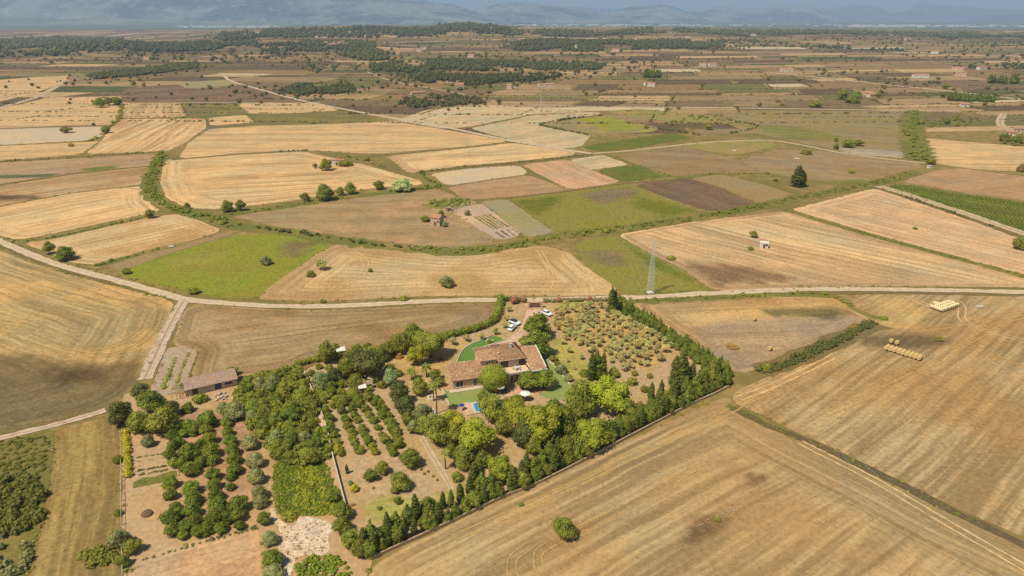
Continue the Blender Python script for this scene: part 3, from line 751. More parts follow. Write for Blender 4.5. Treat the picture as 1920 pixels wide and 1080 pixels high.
# green banks and verges: (polyline, width m, material)
MAINROAD = [(0, 453), (40, 471), (100, 494), (160, 511), (230, 529), (290, 546), (330, 557), (352, 563), (420, 569), (500, 574), (600, 576), (700, 571), (800, 565), (870, 563), (932, 563), (1000, 563), (1080, 561), (1150, 558), (1200, 558), (1300, 552), (1400, 547), (1500, 543), (1600, 542), (1750, 544), (1920, 548)]
for pl, w, m, lb in [
    ([(306, 288), (296, 305), (284, 325), (279, 350), (290, 374), (318, 390), (350, 398), (400, 410), (440, 426), (520, 432), (600, 445), (700, 460), (780, 468), (870, 473), (930, 466), (1000, 453), (1060, 441), (1150, 431), (1250, 417), (1340, 404), (1440, 384), (1500, 370), (1560, 361), (1640, 345), (1700, 327), (1742, 316)], 11, M_verge, 'green bank of the winding watercourse'),
    ([(400, 408), (470, 396), (560, 384), (640, 371), (700, 364), (760, 358), (822, 350)], 9, M_verge, 'grassy bank under the row of round trees'),
    ([(788, 323), (800, 336), (824, 350)], 9, M_verge, 'grassy bank turning the corner of the whitish plot'),
    ([(1473, 394), (1560, 421), (1650, 446), (1760, 475), (1850, 500), (1920, 519)], 5, M_verge, 'green balk between the two wide stubble fields'),
    ([(1640, 350), (1700, 370), (1800, 404), (1860, 425), (1920, 447)], 5, M_vbr, 'dark balk under the pale track of the vineyard'),
    ([(1155, 562), (1200, 564), (1260, 561), (1330, 558), (1420, 554), (1500, 550), (1570, 556)], 6, M_verge, 'grassy verge south of the road right of the conifers'),
    ([(1500, 549), (1560, 549), (1700, 549), (1800, 551), (1920, 554)], 3, M_vbr, 'dry verge beside the straight road'),
    ([(1428, 698), (1480, 680), (1540, 652), (1600, 625), (1642, 606)], 8, M_vbr, 'bank of the dark scrub hedge'),
    ([(1590, 575), (1620, 588), (1650, 598)], 3, M_verge, 'thin green balk between stubble fields'),
    ([(1362, 761), (1400, 778), (1450, 803), (1500, 821), (1560, 849), (1640, 885), (1720, 924), (1800, 966), (1920, 1022)], 2.6, M_vdk, 'dark ditch between the two foreground stubble fields'),
    ([(182, 499), (240, 482), (300, 466), (345, 457)], 5, M_verge, 'green balk above the yellow green field'),
    ([(28, 453), (90, 448), (150, 435), (215, 420), (285, 404)], 5, M_verge, 'green balk under the round tree'),
    ([(0, 303), (70, 299), (130, 295), (200, 291), (305, 284)], 5, M_vbr, 'dry balk across the golden fields'),
    ([(322, 300), (450, 289), (575, 282)], 4, M_vbr, 'dry balk above the ruin field'),
    ([(690, 293), (800, 284), (900, 275), (965, 266)], 3, M_vbr, 'dry balk through the golden field'),
    ([(790, 323), (870, 313), (960, 306), (1050, 297), (1110, 289)], 7, M_vbr, 'dry balk above the whitish plot'),
    ([(1715, 208), (1709, 240), (1715, 272), (1728, 302)], 22, M_verge, 'wide green strip beside the right hand brown field'),
    ([(948, 372), (1060, 359), (1160, 345), (1290, 334)], 3, M_vbr, 'balk above the weedy green field'),
    ([(0, 346), (120, 327), (285, 311)], 3, M_vbr, 'balk between tan fields at the left'),
    ([(1140, 291), (1190, 310), (1250, 330), (1292, 333), (1345, 325), (1440, 326)], 5, M_verge, 'green strip winding round the small crop plot'),
    ([(0, 461), (60, 485), (140, 511), (230, 536), (300, 553)], 3, M_vbr, 'dry verge below the pale road'),
    ([(0, 810), (80, 797), (160, 777), (200, 765)], 4, M_vbr, 'dry verge above the lower left track'),
    ([(250, 910), (290, 900), (332, 889)], 3.0, M_verge, 'green strip across the kitchen plot by the fence'),
]:
    ribbon('verge', pl, w, m, label=lb, ragged=.35)
for pl, w, m, lb in [
    ([(420, 142), (430, 152), (480, 166), (560, 188), (650, 206), (750, 224), (850, 241), (950, 263), (1000, 271), (1060, 281), (1110, 288)], 6, M_road, 'long pale diagonal farm track'),
    ([(1110, 288), (1180, 283), (1240, 276), (1330, 266), (1440, 262), (1500, 271), (1560, 284), (1650, 297), (1735, 306)], 5, M_trk, 'pale track winding right from the track fork'),
    ([(0, 203), (40, 191), (70, 183), (100, 166), (127, 151)], 9, M_trk, 'pale curving track at the upper left'),
    ([(340, 193), (480, 193), (600, 193)], 5, M_road, 'thin pale road at the upper left'),
    ([(1045, 199), (1200, 201), (1400, 203), (1600, 206), (1800, 209)], 6, M_road, 'thin straight pale road at the right'),
    ([(1440, 137), (1520, 144), (1650, 158), (1780, 171), (1920, 187)], 9, M_road, 'distant pale road at the upper right'),
    ([(688, 135), (730, 152), (790, 163), (850, 173), (910, 187), (960, 194), (1045, 199)], 5, M_trk, 'pale track leading down from the village knoll'),
    ([(1882, 213), (1872, 232), (1890, 243), (1920, 252)], 8, M_trk, 'pale track at the right edge'),
    ([(985, 572), (1015, 572)], 3, M_drive, 'short gravel link between road and gate'),
    ([(1646, 349), (1700, 364), (1800, 397), (1860, 418), (1920, 438)], 7, M_trk, 'pale headland track beside the vineyard'),
    (MAINROAD, 4.1, M_road, 'pale dusty farm road crossing the whole plain'),
    ([(346, 562), (336, 578), (317, 612), (299, 650), (285, 680), (270, 712)], 4.4, M_rub, 'rubble track with a grassy crown running down from the road fork'),
    ([(0, 822), (60, 808), (130, 790), (198, 769)], 2.6, M_rub, 'stony track at the lower left'),
    ([(776, 788), (790, 818), (806, 850), (838, 900), (846, 918)], 1.6, M_trk, 'narrow path down the estate orchard'),
    ([(566, 700), (578, 735), (592, 765), (606, 800)], 2.0, M_drive, 'reddish bare strip along the thicket'),
]:
    ribbon('road' if 'road' in lb.split() else 'track', pl, w, m, label=lb)
# tyre marks, each a pair of pale ruts
for pl, gap, w, m in [
    ([(1450, 735), (1400, 752), (1375, 768), (1330, 790), (1200, 850), (1000, 945), (850, 1010)], 1.9, .55, M_tyre),
    ([(1560, 670), (1500, 700), (1440, 728), (1385, 748)], 2.0, .7, M_tyre2),
    ([(1920, 640), (1840, 620), (1800, 600), (1806, 575), (1790, 562), (1740, 556)], 2.2, .6, M_tyre2),
    ([(1700, 556), (1720, 565), (1745, 576)], 2.0, .9, M_tyre2),
    ([(1920, 592), (1880, 600), (1850, 622), (1800, 650), (1740, 690), (1640, 740), (1540, 780)], 2.0, .5, M_tyre),
    ([(1920, 584), (1860, 590), (1820, 606), (1780, 612), (1740, 618)], 2.0, .5, M_tyre),
    ([(1920, 690), (1840, 660), (1790, 640)], 2.0, .5, M_tyre),
    ([(1830, 592), (1840, 610), (1852, 618)], 2.0, .5, M_tyre),
    ([(1060, 480), (1080, 510), (1110, 535), (1150, 552)], 2.0, .6, M_tyre2),
    ([(1010, 470), (1030, 500), (1035, 530), (1020, 552)], 2.0, .6, M_tyre2),
    ([(660, 470), (690, 490), (680, 520), (620, 545)], 2.0, .6, M_tyre2),
    ([(1010, 1080), (990, 1050), (1040, 1015), (1180, 950), (1300, 880)], 1.8, .4, M_tyre),
    ([(950, 1080), (940, 1060), (1000, 1020)], 1.8, .4, M_tyre),
    ([(1500, 830), (1640, 900), (1780, 985), (1920, 1065)], 2.0, .7, M_tyre2),
    ([(300, 578), (290, 620), (250, 655), (180, 672), (60, 640), (0, 620)], 2.0, .5, M_tyre),
    ([(280, 590), (268, 620), (220, 650), (150, 655), (80, 610), (0, 600)], 2.0, .5, M_tyre),
    ([(640, 300), (660, 315), (700, 330), (790, 340)], 2.0, .8, M_tyre2),
    ([(885, 380), (895, 390), (905, 396)], 2.0, .5, M_tyre2),
]:
    C = path_pts(pl, 3.0)
    T_ = np.gradient(C, axis=0); T_ /= np.linalg.norm(T_, axis=1)[:, None]
    N_ = np.column_stack([-T_[:, 1], T_[:, 0]])
    for s in (-.5, .5):
        ribbon('tyre_mark', C + N_ * s * gap, w * .8, m, label='pale tractor rut pressed into the stubble', world=True, ragged=.5)

# ------------------------------------------------------------------ vegetation
def sphere_pts(n, rs, up=-0.35):
    out = []
    while len(out) < n:
        v = rs.normal(size=(n * 2, 3)); v /= np.linalg.norm(v, axis=1)[:, None]
        out += [q for q in v if q[2] > up or rs.rand() < .35]
    return np.array(out[:n])

_ico = {}
def ico(sub):
    if sub not in _ico:
        import bmesh
        bm = bmesh.new(); bmesh.ops.create_icosphere(bm, subdivisions=sub, radius=1.0)
        _ico[sub] = (np.array([v.co[:] for v in bm.verts]), np.array([[v.index for v in f.verts] for f in bm.faces])); bm.free()
    return _ico[sub]

def leaf_cloud(lobes, n, size, seed, core=0.8, sub=2, jit=0.35, flat=0.0, up=-.35):
    """lobes: (cx,cy,cz,rx,ry,rz).  returns verts, quads, tris"""
    rs = np.random.RandomState(seed)
    L = np.array(lobes, float)
    area = (L[:, 3] * L[:, 4] + L[:, 3] * L[:, 5]) ; area = area / area.sum()
    cnt = np.maximum(3, (area * n).astype(int))
    P_, N_ = [], []
    for l, c in zip(L, cnt):
        d = sphere_pts(c, rs, up)
        rr = 1 + rs.uniform(-.24, .2, (c, 1))
        p = l[:3] + d * l[3:] * rr
        keep = np.ones(c, bool)
        for m in L:
            if m is l: continue
            keep &= (((p - m[:3]) / m[3:]) ** 2).sum(1) > 0.62
        P_.append(p[keep]); N_.append(d[keep])
    p = np.concatenate(P_); nn = np.concatenate(N_)
    k = len(p)
    nn = nn + rs.normal(size=(k, 3)) * jit * .95; nn[:, 2] += flat
    nn /= np.linalg.norm(nn, axis=1)[:, None]
    a = np.cross(nn, rs.normal(size=(k, 3))); a /= np.linalg.norm(a, axis=1)[:, None]
    b = np.cross(nn, a)
    s = size * rs.uniform(.55, 1.25, (k, 1)); s2 = s * rs.uniform(.5, .9, (k, 1))
    V = np.stack([p - a * s, p - b * s2, p + a * s, p + b * s2], 1).reshape(-1, 3)
    Q = np.arange(k * 4).reshape(-1, 4)
    T = []
    if core:
        iv, it = ico(sub)
        off = len(V)
        for l in L:
            v = l[:3] + iv * l[3:] * core * (1 + rs.uniform(-.13, .1, (len(iv), 1)))
            V = np.concatenate([V, v]); T.append(it + off); off += len(iv)
        T = np.concatenate(T)
    return V, Q, T

def lobes_round(rs, n, rad=1.0, hh=0.8, base=0.25):
    """a lumpy crown of unit radius standing on z=base"""
    out = [(0, 0, base + hh * .55, rad * .66, rad * .66, hh * .55)]
    for i in range(n):
        t = 2 * math.pi * (i + rs.uniform(-.3, .3)) / n
        r = rad * rs.uniform(.38, .6); q = rs.uniform(.3, .46) * rad
        z = base + hh * rs.uniform(.2, .85)
        out.append((math.cos(t) * r, math.sin(t) * r, z, q, q * rs.uniform(.8, 1.1), q * rs.uniform(.6, .9)))
    out.append((rs.uniform(-.15, .15), rs.uniform(-.15, .15), base + hh * .95, rad * .42, rad * .42, hh * .35))
    return out

M_bark = simple('bark', alb(112, 92, 72), .95, .1, .3, 3)
M_bark2 = simple('bark_grey', alb(140, 126, 108), .95, .1, .3, 3)
def trunk_mesh(h, r, rs, limbs=3, spread=.4, mat=None, name='trunk'):
    mb = MB()
    bend = (rs.uniform(-.06, .06) * h, rs.uniform(-.06, .06) * h, h * .55)
    mb.tube((0, 0, -.3), bend, r, r * .75, 7)
    mb.tube(bend, (bend[0] * .6, bend[1] * .6, h), r * .75, r * .4, 6)
    for i in range(limbs):
        t = 2 * math.pi * i / limbs + rs.uniform(0, 1)
        mb.tube(bend, (math.cos(t) * spread, math.sin(t) * spread, h * rs.uniform(.85, 1.15)), r * .55, r * .22, 5)
    return mb.mesh(name, mat or M_bark)

# kind -> colours, lobes, leaf count, leaf size (all for a crown one metre in radius)
FOL = dict(
    pine=(alb(134, 140, 46), alb(92, 104, 36)), pinedark=(alb(124, 128, 58), alb(88, 96, 42)), broad=(alb(120, 126, 56), alb(80, 90, 40)),
    dark=(alb(96, 100, 58), alb(64, 72, 42)), citrus=(alb(112, 124, 48), alb(64, 78, 30)), olive=(alb(168, 166, 130), alb(118, 122, 92)),
    grey=(alb(132, 138, 102), alb(90, 100, 70)), hedge=(alb(120, 128, 48), alb(84, 98, 36)), cypress=(alb(94, 104, 48), alb(56, 68, 32)),
    conifer=(alb(108, 118, 50), alb(66, 78, 34)), bush=(alb(124, 128, 56), alb(88, 96, 42)), yellow=(alb(152, 150, 56), alb(118, 122, 44)),
    brownish=(alb(150, 128, 84), alb(112, 96, 62)), ball=(alb(118, 128, 50), alb(88, 100, 38)), palm=(alb(116, 124, 66), alb(80, 90, 46)),
    fig=(alb(114, 128, 54), alb(76, 92, 38)), flower=(alb(160, 96, 128), alb(110, 96, 66)), silver=(alb(150, 162, 130), alb(108, 122, 92)),
    farwood=(alb(92, 96, 62), alb(52, 58, 40)), fartree=(alb(98, 98, 58), alb(62, 66, 40)))
def FM(k): return foliage('foliage_' + k, *FOL[k])

PROTO = {}
def proto(kind, variant=0):
    key = (kind, variant)
    if key in PROTO: return PROTO[key]
    rs = np.random.RandomState(hash(kind) % 1 + sum(map(ord, kind)) * 7 + variant * 31)
    T_ = None
    if kind in ('pine', 'pinedark'):
        lob = []
        for i in range(15):
            t = rs.uniform(0, 2 * math.pi); r = math.sqrt(rs.uniform(0, 1)) * .68; z = .45 + .95 * math.sqrt(max(0, 1 - (r / .8) ** 2)) * rs.uniform(.15, 1.0)
            q = rs.uniform(.24, .38); lob.append((math.cos(t) * r, math.sin(t) * r, z, q, q, q * .72))
        lob.append((0, 0, .8, .66, .66, .5))
        A = leaf_cloud(lob, 2800, .056, variant + 3, .86, 2, .5, .5)
        T_ = trunk_mesh(.95, .05, rs, 5, .5)
    elif kind in ('broad', 'dark', 'fig', 'flower', 'grey', 'silver', 'yellow'):
        A = leaf_cloud(lobes_round(rs, 9, 1, 1.15, .22), 2000, .075, variant + 13, .84, 2, .6)
        T_ = trunk_mesh(.8, .06, rs, 4, .4)
    elif kind == 'citrus':
        A = leaf_cloud(lobes_round(rs, 8, 1, 1.25, .1), 1300, .085, variant + 23, .86, 2, .6)
        T_ = trunk_mesh(.6, .06, rs, 3, .35)
    elif kind in ('bush', 'brownish'):
        A = leaf_cloud(lobes_round(rs, 7, 1, .95, -.05), 900, .1, variant + 43, .84, 1, .7)
        T_ = trunk_mesh(.45, .05, rs, 3, .3)
    elif kind == 'ball':
        A = leaf_cloud([(0, 0, .92, 1, 1, .88)], 3800, .05, 5, .97, 3, .35)
        T_ = trunk_mesh(.7, .07, rs, 4, .4)
    elif kind == 'olive':
        lob = []
        for i in range(8):
            t = 2 * math.pi * i / 8 + rs.uniform(-.3, .3); r = rs.uniform(.3, .62)
            q = rs.uniform(.22, .36); lob.append((math.cos(t) * r, math.sin(t) * r, rs.uniform(.75, 1.35), q, q, q * .9))
        lob.append((0, 0, 1.35, .38, .38, .3))
        A = leaf_cloud(lob, 620, .1, variant + 53, .62, 1, .8, up=-.8)
        T_ = trunk_mesh(1.0, .085, rs, 5, .5, M_bark2)
    elif kind == 'cypress':
        lob = []
        for i in range(9):
            z = .06 + .86 * i / 8; q = .105 * math.sin(math.pi * min(.97, (z * .9 + .12))) ** .6 * (1 - z * .35) + .012
            for k_ in range(2):
                t = rs.uniform(0, 6.28); lob.append((math.cos(t) * q * .22, math.sin(t) * q * .22, z, q, q, .1))
        A = leaf_cloud(lob, 1500, .021, variant + 63, .9, 2, .5, .2)
        T_ = trunk_mesh(.3, .014, rs, 0)
    elif kind == 'conifer':
        lob = [(0, 0, .3, .24, .24, .32), (0, 0, .55, .19, .19, .28), (rs.uniform(-.05, .05), rs.uniform(-.04, .04), .8, .10, .10, .22), (rs.uniform(-.05, .05), 0, 1.0, .04, .04, .16)]
        if variant % 2: lob += [(.12, .05, .72, .07, .07, .26), (-.1, -.08, .66, .08, .08, .24)]
        for i in range(6):
            t = rs.uniform(0, 6.28); z = rs.uniform(.15, .65); q = rs.uniform(.09, .14)
            lob.append((math.cos(t) * .24 * (1.1 - z), math.sin(t) * .24 * (1.1 - z), z, q, q, q * 1.6))
        A = leaf_cloud(lob, 1100, .036, variant + 73, .88, 2, .6, .2)
        T_ = trunk_mesh(.4, .03, rs, 0)
    cm = mk_mesh('crown', A[0], A[1], A[2], FM(kind))
    PROTO[key] = (cm, T_, A)
    return PROTO[key]

NV = dict(pine=3, pinedark=2, broad=3, dark=2, citrus=3, olive=4, cypress=2, conifer=4, bush=3)
NAMES = dict(pine='pine_tree', pinedark='pine_tree', broad='broadleaf_tree', dark='evergreen_oak', citrus='citrus_tree', olive='olive_tree', grey='olive_tree', hedge='hedge', cypress='cypress_tree',
             conifer='hedge_conifer', bush='shrub', yellow='shrub', brownish='shrub', ball='round_tree', fig='fig_tree', flower='bougainvillea', silver='agave')
CATS = dict(bush='shrub', yellow='shrub', brownish='shrub', flower='bougainvillea', silver='shrub')
NPL = [0]
def plant_at(kind, x, y, z, rad, label, group=None, hs=1.0, name=None, mat=None, cat=None):
    NPL[0] += 1
    cm, tm, _ = proto(kind, NPL[0] % NV.get(kind, 1))
    nm = name or NAMES[kind]
    e = empty(nm, (x, y, z), rnd.uniform(0, 6.28))
    tag(e, label, cat or CATS.get(kind, 'tree'), group)
    if mat:
        key = ('m', cm.name, mat.name)
        if key not in PROTO:
            c2 = cm.copy(); c2.materials.clear(); c2.materials.append(mat); PROTO[key] = c2
        cm = PROTO[key]
    link('crown', cm, e, scale=(rad, rad, rad * hs))
    if tm and rad * FPX / max(50, y) > 4.5: link('trunk', tm, e, scale=(rad, rad, rad * hs))
    return e

def crown(kind, cx, cy, w, label, group=None, hs=1.0, **k):
    """crown centre pixel and crown width in pixels"""
    x, y = P(cx, cy, 0); 
    for _ in range(3):
        rad = w / 2 / ppm(y)
        hc = rad * {'pine': .95, 'pinedark': .95, 'olive': 1.0, 'ball': .92, 'bush': .45, 'brownish': .45}.get(kind, .8) * hs
        x, y = P(cx, cy, hc)
    z = float(hgt(x, y)) if y > 1500 else 0.0
    return plant_at(kind, x, y, z, rad, label, group, hs, **k)

def tall(kind, bx, by, hpx, label, group=None, wide=1.0, **k):
    """base pixel and height in pixels"""
    x, y = P(bx, by); h = hpx / (ppm(y) * .9)
    e = plant_at(kind, x, y, 0.0, h, label, group, 1.0, **k)
    for c in e.children: c.scale = (h * wide, h * wide, h)
    return e

# ---- joined scatter of tufts, bushes and far trees ("stuff")
def mini(kind_seed, nleaf, size, sub=1, nl=4, hh=.9, base=-.1):
    rs = np.random.RandomState(kind_seed)
    return leaf_cloud(lobes_round(rs, nl, 1, hh, base), nleaf, size, kind_seed, .8, sub, .6)
MINI_BUSH = [mini(s, 46, .24) for s in (1, 2, 3, 4)]
MINI_TUFT = [leaf_cloud([(0, 0, .2, 1, 1, .45)], 16, .33, s, .7, 1, .8) for s in (5, 6, 7)]
MINI_FAR = [leaf_cloud([(0, 0, .7, 1, 1, .8)], 20, .34, s, .85, 1, .7) for s in (8, 9, 10, 11, 12)]
def scatter(name, pts, protos, mat, label, kind='stuff', cat=None, group=None):
    """pts: rows of x,y,z,radius,height scale"""
    V, Q, T = [], [], []; off = 0
    for i, (x, y, z, r, h) in enumerate(pts):
        v, q, t = protos[i % len(protos)]
        a = RS.uniform(0, 6.28); c, s = math.cos(a), math.sin(a)
        w = np.empty_like(v)
        w[:, 0] = (v[:, 0] * c - v[:, 1] * s) * r + x; w[:, 1] = (v[:, 0] * s + v[:, 1] * c) * r + y; w[:, 2] = v[:, 2] * r * h + z
        V.append(w); Q.append(q + off)
        if len(t): T.append(np.asarray(t) + off)
        off += len(v)
    if not V: return
    o = link(name, mk_mesh(name, np.concatenate(V), np.concatenate(Q), np.concatenate(T) if T else None, mat))
    tag(o, label, cat, group, kind); return o

def along(pl, width, spacing, r0, r1, gaps=.0, h=1.0, seed=0):
    rs = np.random.RandomState(seed + 100)
    C = path_pts(pl, spacing); out = []
    for p in C:
        g = noise.noise(Vector((p[0] / 16, p[1] / 16, seed)))
        if g < gaps - .5: continue
        q = p + rs.uniform(-.5, .5, 2) * width
        z = float(hgt(q[0], q[1])) if q[1] > 1500 else 0
        out.append((q[0], q[1], z, rs.uniform(r0, r1) * (1 + g * .7), h))
    return out

def fill(poly, n, r0, r1, h=1.0, seed=0, extend=False):
    rs = np.random.RandomState(seed + 300)
    w = np.array([P(*((-60 if p[0] <= 0 else 1980 if p[0] >= 1920 else p[0], 1115 if p[1] >= 1080 else p[1]) if extend else p)) for p in poly]); lo, hi = w.min(0), w.max(0); out = []
    tries = 0
    while len(out) < n and tries < n * 30:
        tries += 1
        q = rs.uniform(lo, hi)
        if inside(q[None], w)[0]:
            z = float(hgt(q[0], q[1])) if q[1] > 1500 else 0
            out.append((q[0], q[1], z, rs.uniform(r0, r1), h))
    return out
# ------------------------------------------------------------------ haze, mountains, distant plain
def haze():
    t = NT('haze_air')
    v = t.n('VolumePrincipled', {'Color': (0.58, 0.78, 1.0), 'Density': 6.8e-5, 'Anisotropy': 0.0})
    t.t.links.new(v.outputs[0], t.out.inputs['Volume'])
    mb = MB().box(-52000, 52000, -400, 66000, -6, 2400)
    o = mb.build('haze', t.m); tag(o, 'blue haze lying over the whole plain', None, None, 'stuff')
haze()

def py_to_z(py, y):
    k = (540 - py) / FPX
    return CAM_H + y * (k * CP - SP) / (CP + k * SP)

def mountain(name, label, prof, y0, depth, seed, tone, lit, pale=.5):
    """prof: (px, py) skyline; a ridge y0..y0+depth away"""
    px = np.array([p[0] for p in prof], float); py = np.array([p[1] for p in prof], float)
    t = NT(name + '_rock')
    pos = t.n('NewGeometry').outputs[0]
    a = t.noise(pos, 1 / 1500.0, 6, .65); b = t.noise(pos, 1 / 260.0, 5, .7)
    c = t.mix(t.rng(a, .42, .6), tone, lit)
    c = t.mix(t.math('MULTIPLY', t.rng(b, .5, .68), pale), c, alb(214, 206, 190))
    t.bsdf(c, .95, .05)
    nx = 260; ny = 44
    bx = np.linspace(px[0], px[-1], nx)
    V = []
    for j in range(ny):
        f = j / (ny - 1)
        y = y0 + depth * f
        crest = np.array([py_to_z(q, y0 + depth * .55) for q in np.interp(bx, px, py)])
        prof_h = math.sin(math.pi * min(1, f / 1.1)) ** .8 if f < .55 else math.cos((f - .55) / .45 * math.pi / 2) ** .8
        for i in range(nx):
            x = (bx[i] - 960) / FPX * CP * y
            q = Vector((x / (depth * .28), y / (depth * .28), seed))
            r = 1 - abs(noise.fractal(q, 0.9, 2.1, 7)) * 1.15
            r2 = noise.fractal(q * 3.3, .8, 2.1, 5)
            e = min(1, min(i, nx - 1 - i) / 10.0)
            top = max(0.0, crest[i] * 1.0)
            z = top * prof_h * ((.55 + .45 * r) if abs(f - .55) > .03 else (.93 + .07 * r)) + r2 * top * .12 * (prof_h if abs(f - .55) > .03 else .25)
            V.append((x, y, max(-4, z * e - (4 if f in (0, 1) else 0))))
    i, j = np.meshgrid(np.arange(ny - 1), np.arange(nx - 1), indexing='ij'); a_ = (i * nx + j).ravel()
    Q = np.column_stack([a_, a_ + 1, a_ + nx + 1, a_ + nx])
    tag(link(name, mk_mesh(name, V, Q, None, t.m, True)), label, None, None, 'structure')
ROCK = alb(70, 84, 84); ROCKL = alb(140, 142, 128)
mountain('mountains', 'high bare mountain range rising out of the picture at the upper left',
         [(-700, -60), (0, -70), (150, -50), (260, -74), (380, -40), (480, -60), (600, -20), (680, -26), (760, -3), (800, 4), (850, 8), (880, 18), (905, 26), (940, 36), (960, 44), (1000, 48)], 13500, 9000, 3.1, ROCK, ROCKL, .3)
mountain('hills', 'paler mountain ridge behind the middle of the plain',
         [(560, 44), (640, 38), (720, 22), (800, 30), (860, 28), (900, 14), (940, 5), (975, 4), (1010, 8), (1060, 14), (1085, 20), (1110, 26), (1140, 22), (1180, 12), (1215, 9), (1250, 10), (1275, 18), (1300, 28), (1330, 36), (1350, 42)], 17000, 5000, 7.7, ROCK, ROCKL, .3)
mountain('hills', 'far blue hills at the right',
         [(1200, 42), (1260, 26), (1310, 24), (1350, 10), (1375, 14), (1420, 22), (1450, 12), (1492, 10), (1520, 13), (1560, 26), (1600, 34), (1660, 38), (1700, 42)], 19500, 5000, 12.7, ROCK, ROCKL, .2)
mountain('hills', 'farthest pale blue mountains along the right horizon',
         [(900, 30), (1000, 14), (1080, 12), (1200, 20), (1420, 22), (1540, 16), (1600, 9), (1640, 12), (1670, 25), (1690, 22), (1725, 6), (1760, 10), (1800, 11), (1850, 16), (1900, 18), (1960, 12), (2060, 18), (2300, 20), (2600, 12)], 27000, 8000, 22.7, ROCK, ROCK, .1)
mountain('hills', 'low dark hill at the far right horizon', [(1800, 40), (1860, 30), (1920, 27), (2000, 28), (2300, 34), (2500, 40)], 19000, 4000, 31.7, alb(96, 108, 92), ROCK, .05)
mountain('hills', 'low foothills under the high range at the left', [(-700, 42), (-200, 34), (0, 30), (120, 36), (200, 31), (320, 40), (450, 38), (560, 44), (640, 46)], 11500, 2500, 41.7, alb(110, 120, 96), alb(140, 140, 116), .15)

# distant towns and houses: many small pale buildings
def town(label, spans, n, seed, y0, y1, smin, smax):
    rs = np.random.RandomState(seed); mb = MB()
    for _ in range(n):
        a, b = spans[rs.randint(len(spans))]
        y = rs.uniform(y0, y1); x = (rs.uniform(a, b) - 960) / FPX * CP * y
        w = rs.uniform(smin, smax); d = w * rs.uniform(.5, 1); h = rs.uniform(6, 13)
        z = float(hgt(x, y)) - 1
        mb.box(x - w / 2, x + w / 2, y, y + d, z, z + h)
    o = mb.build('town', simple('town_render', alb(246, 236, 222), .8, .2, .15, .02)); tag(o, label, None, None, 'stuff')
town('white coastal town strung along the far right of the plain', [(1590, 1790), (1600, 1740), (1780, 1980)], 170, 1, 8500, 11500, 20, 70)
town('thin white sheds and houses along the plain in the middle distance right', [(1250, 1600), (1060, 1300)], 60, 2, 9500, 12500, 25, 110)
town('pale sunlit town beyond the wooded ridge at the left', [(330, 520), (360, 500)], 150, 3, 8200, 9800, 20, 60)
town('scattered pale houses on the plain below the middle mountains', [(880, 1180)], 90, 4, 9000, 12500, 18, 50)

# ------------------------------------------------------------------ far woods and tree lines
WOODM = FM('farwood'); TREEM = FM('fartree')
def wood(label, poly, n, r0=4.5, r1=8, seed=1):
    poly = [(a, max(b, float(np.interp(a, _cx, _cy)) + 1.5)) for a, b in poly]
    w = np.array([P(*q) for q in poly]); ar = abs(np.dot(w[:, 0], np.roll(w[:, 1], 1)) - np.dot(w[:, 1], np.roll(w[:, 0], 1))) / 2
    if n > 135: n = int(min(1500, max(n, ar / (r0 * r1 * 2.6))))
    pts = fill(poly, n, r0 * .62, r1 * .9, 1.0, seed, True)
    # irregular outline and glades
    pts = [p for p in pts if noise.noise(Vector((p[0] / (r1 * 14), p[1] / (r1 * 22), seed))) > -.2]
    rj = np.random.RandomState(seed + 900); ex = []
    for p in pts[::4]:
        x = p[0] + rj.normal() * r1 * 6; y = p[1] + rj.normal() * r1 * 9
        if y > 700: ex.append((x, y, float(hgt(x, y)) if y > 1500 else 0, p[3] * rj.uniform(.5, .9), 1.0))
    pts += ex
    scatter('woodland', pts, MINI_FAR, WOODM, label)
wood('dark wood covering the low hills at the left', [(-60, 68), (60, 66), (130, 68), (230, 74), (250, 92), (180, 98), (100, 106), (0, 110), (-60, 112)], 900, 7, 13, 1)
wood('dark wood running right from the left hills', [(230, 82), (330, 84), (480, 78), (485, 88), (400, 96), (300, 98), (235, 96)], 330, 6, 10, 2)
wood('wooded crest of the middle ridge', [(410, 66), (500, 58), (640, 54), (800, 55), (960, 56), (960, 68), (820, 66), (700, 72), (600, 70), (420, 78)], 900, 8, 14, 3)
wood('dark wooded knoll on the ridge', [(838, 49), (880, 47), (925, 49), (945, 57), (830, 57)], 200, 9, 15, 4)
wood('pine wood right of the knoll', [(960, 58), (1040, 58), (1130, 62), (1180, 58), (1200, 64), (1080, 70), (960, 68)], 330, 7, 12, 5)
wood('long wooded ridge at the right', [(1170, 56), (1290, 56), (1440, 60), (1520, 60), (1700, 63), (1920, 66), (1980, 70), (1920, 74), (1700, 69), (1500, 66), (1400, 68), (1300, 62), (1200, 62)], 760, 7, 13, 6)
wood('dense wood below the ridge right of the middle', [(1040, 86), (1120, 78), (1240, 76), (1360, 80), (1355, 92), (1260, 94), (1180, 95), (1100, 99), (1040, 97)], 620, 5, 9, 7)
wood('green wood left of the middle distance plain', [(960, 80), (1040, 76), (1100, 78), (1060, 90), (1000, 96), (960, 95)], 300, 5, 9, 8)
wood('bushy wood on the slopes of the village knoll', [(560, 82), (640, 78), (700, 84), (715, 100), (730, 112), (690, 116), (650, 108), (620, 100), (560, 96)], 260, 5, 9, 9)
wood('wooded belt left of the village knoll', [(480, 84), (560, 82), (600, 94), (540, 106), (500, 100), (480, 92)], 130, 5, 9, 10)
wood('broad scrub wood right of the diagonal track head', [(694, 122), (780, 114), (860, 112), (1000, 120), (1140, 122), (1120, 132), (1000, 134), (900, 134), (780, 138), (700, 133)], 420, 3.8, 6.5, 11)
wood('scrub wood strip behind the bright field', [(745, 137), (850, 143), (960, 142), (1060, 140), (1030, 150), (900, 160), (830, 162), (780, 152)], 260, 3.2, 5.5, 12)
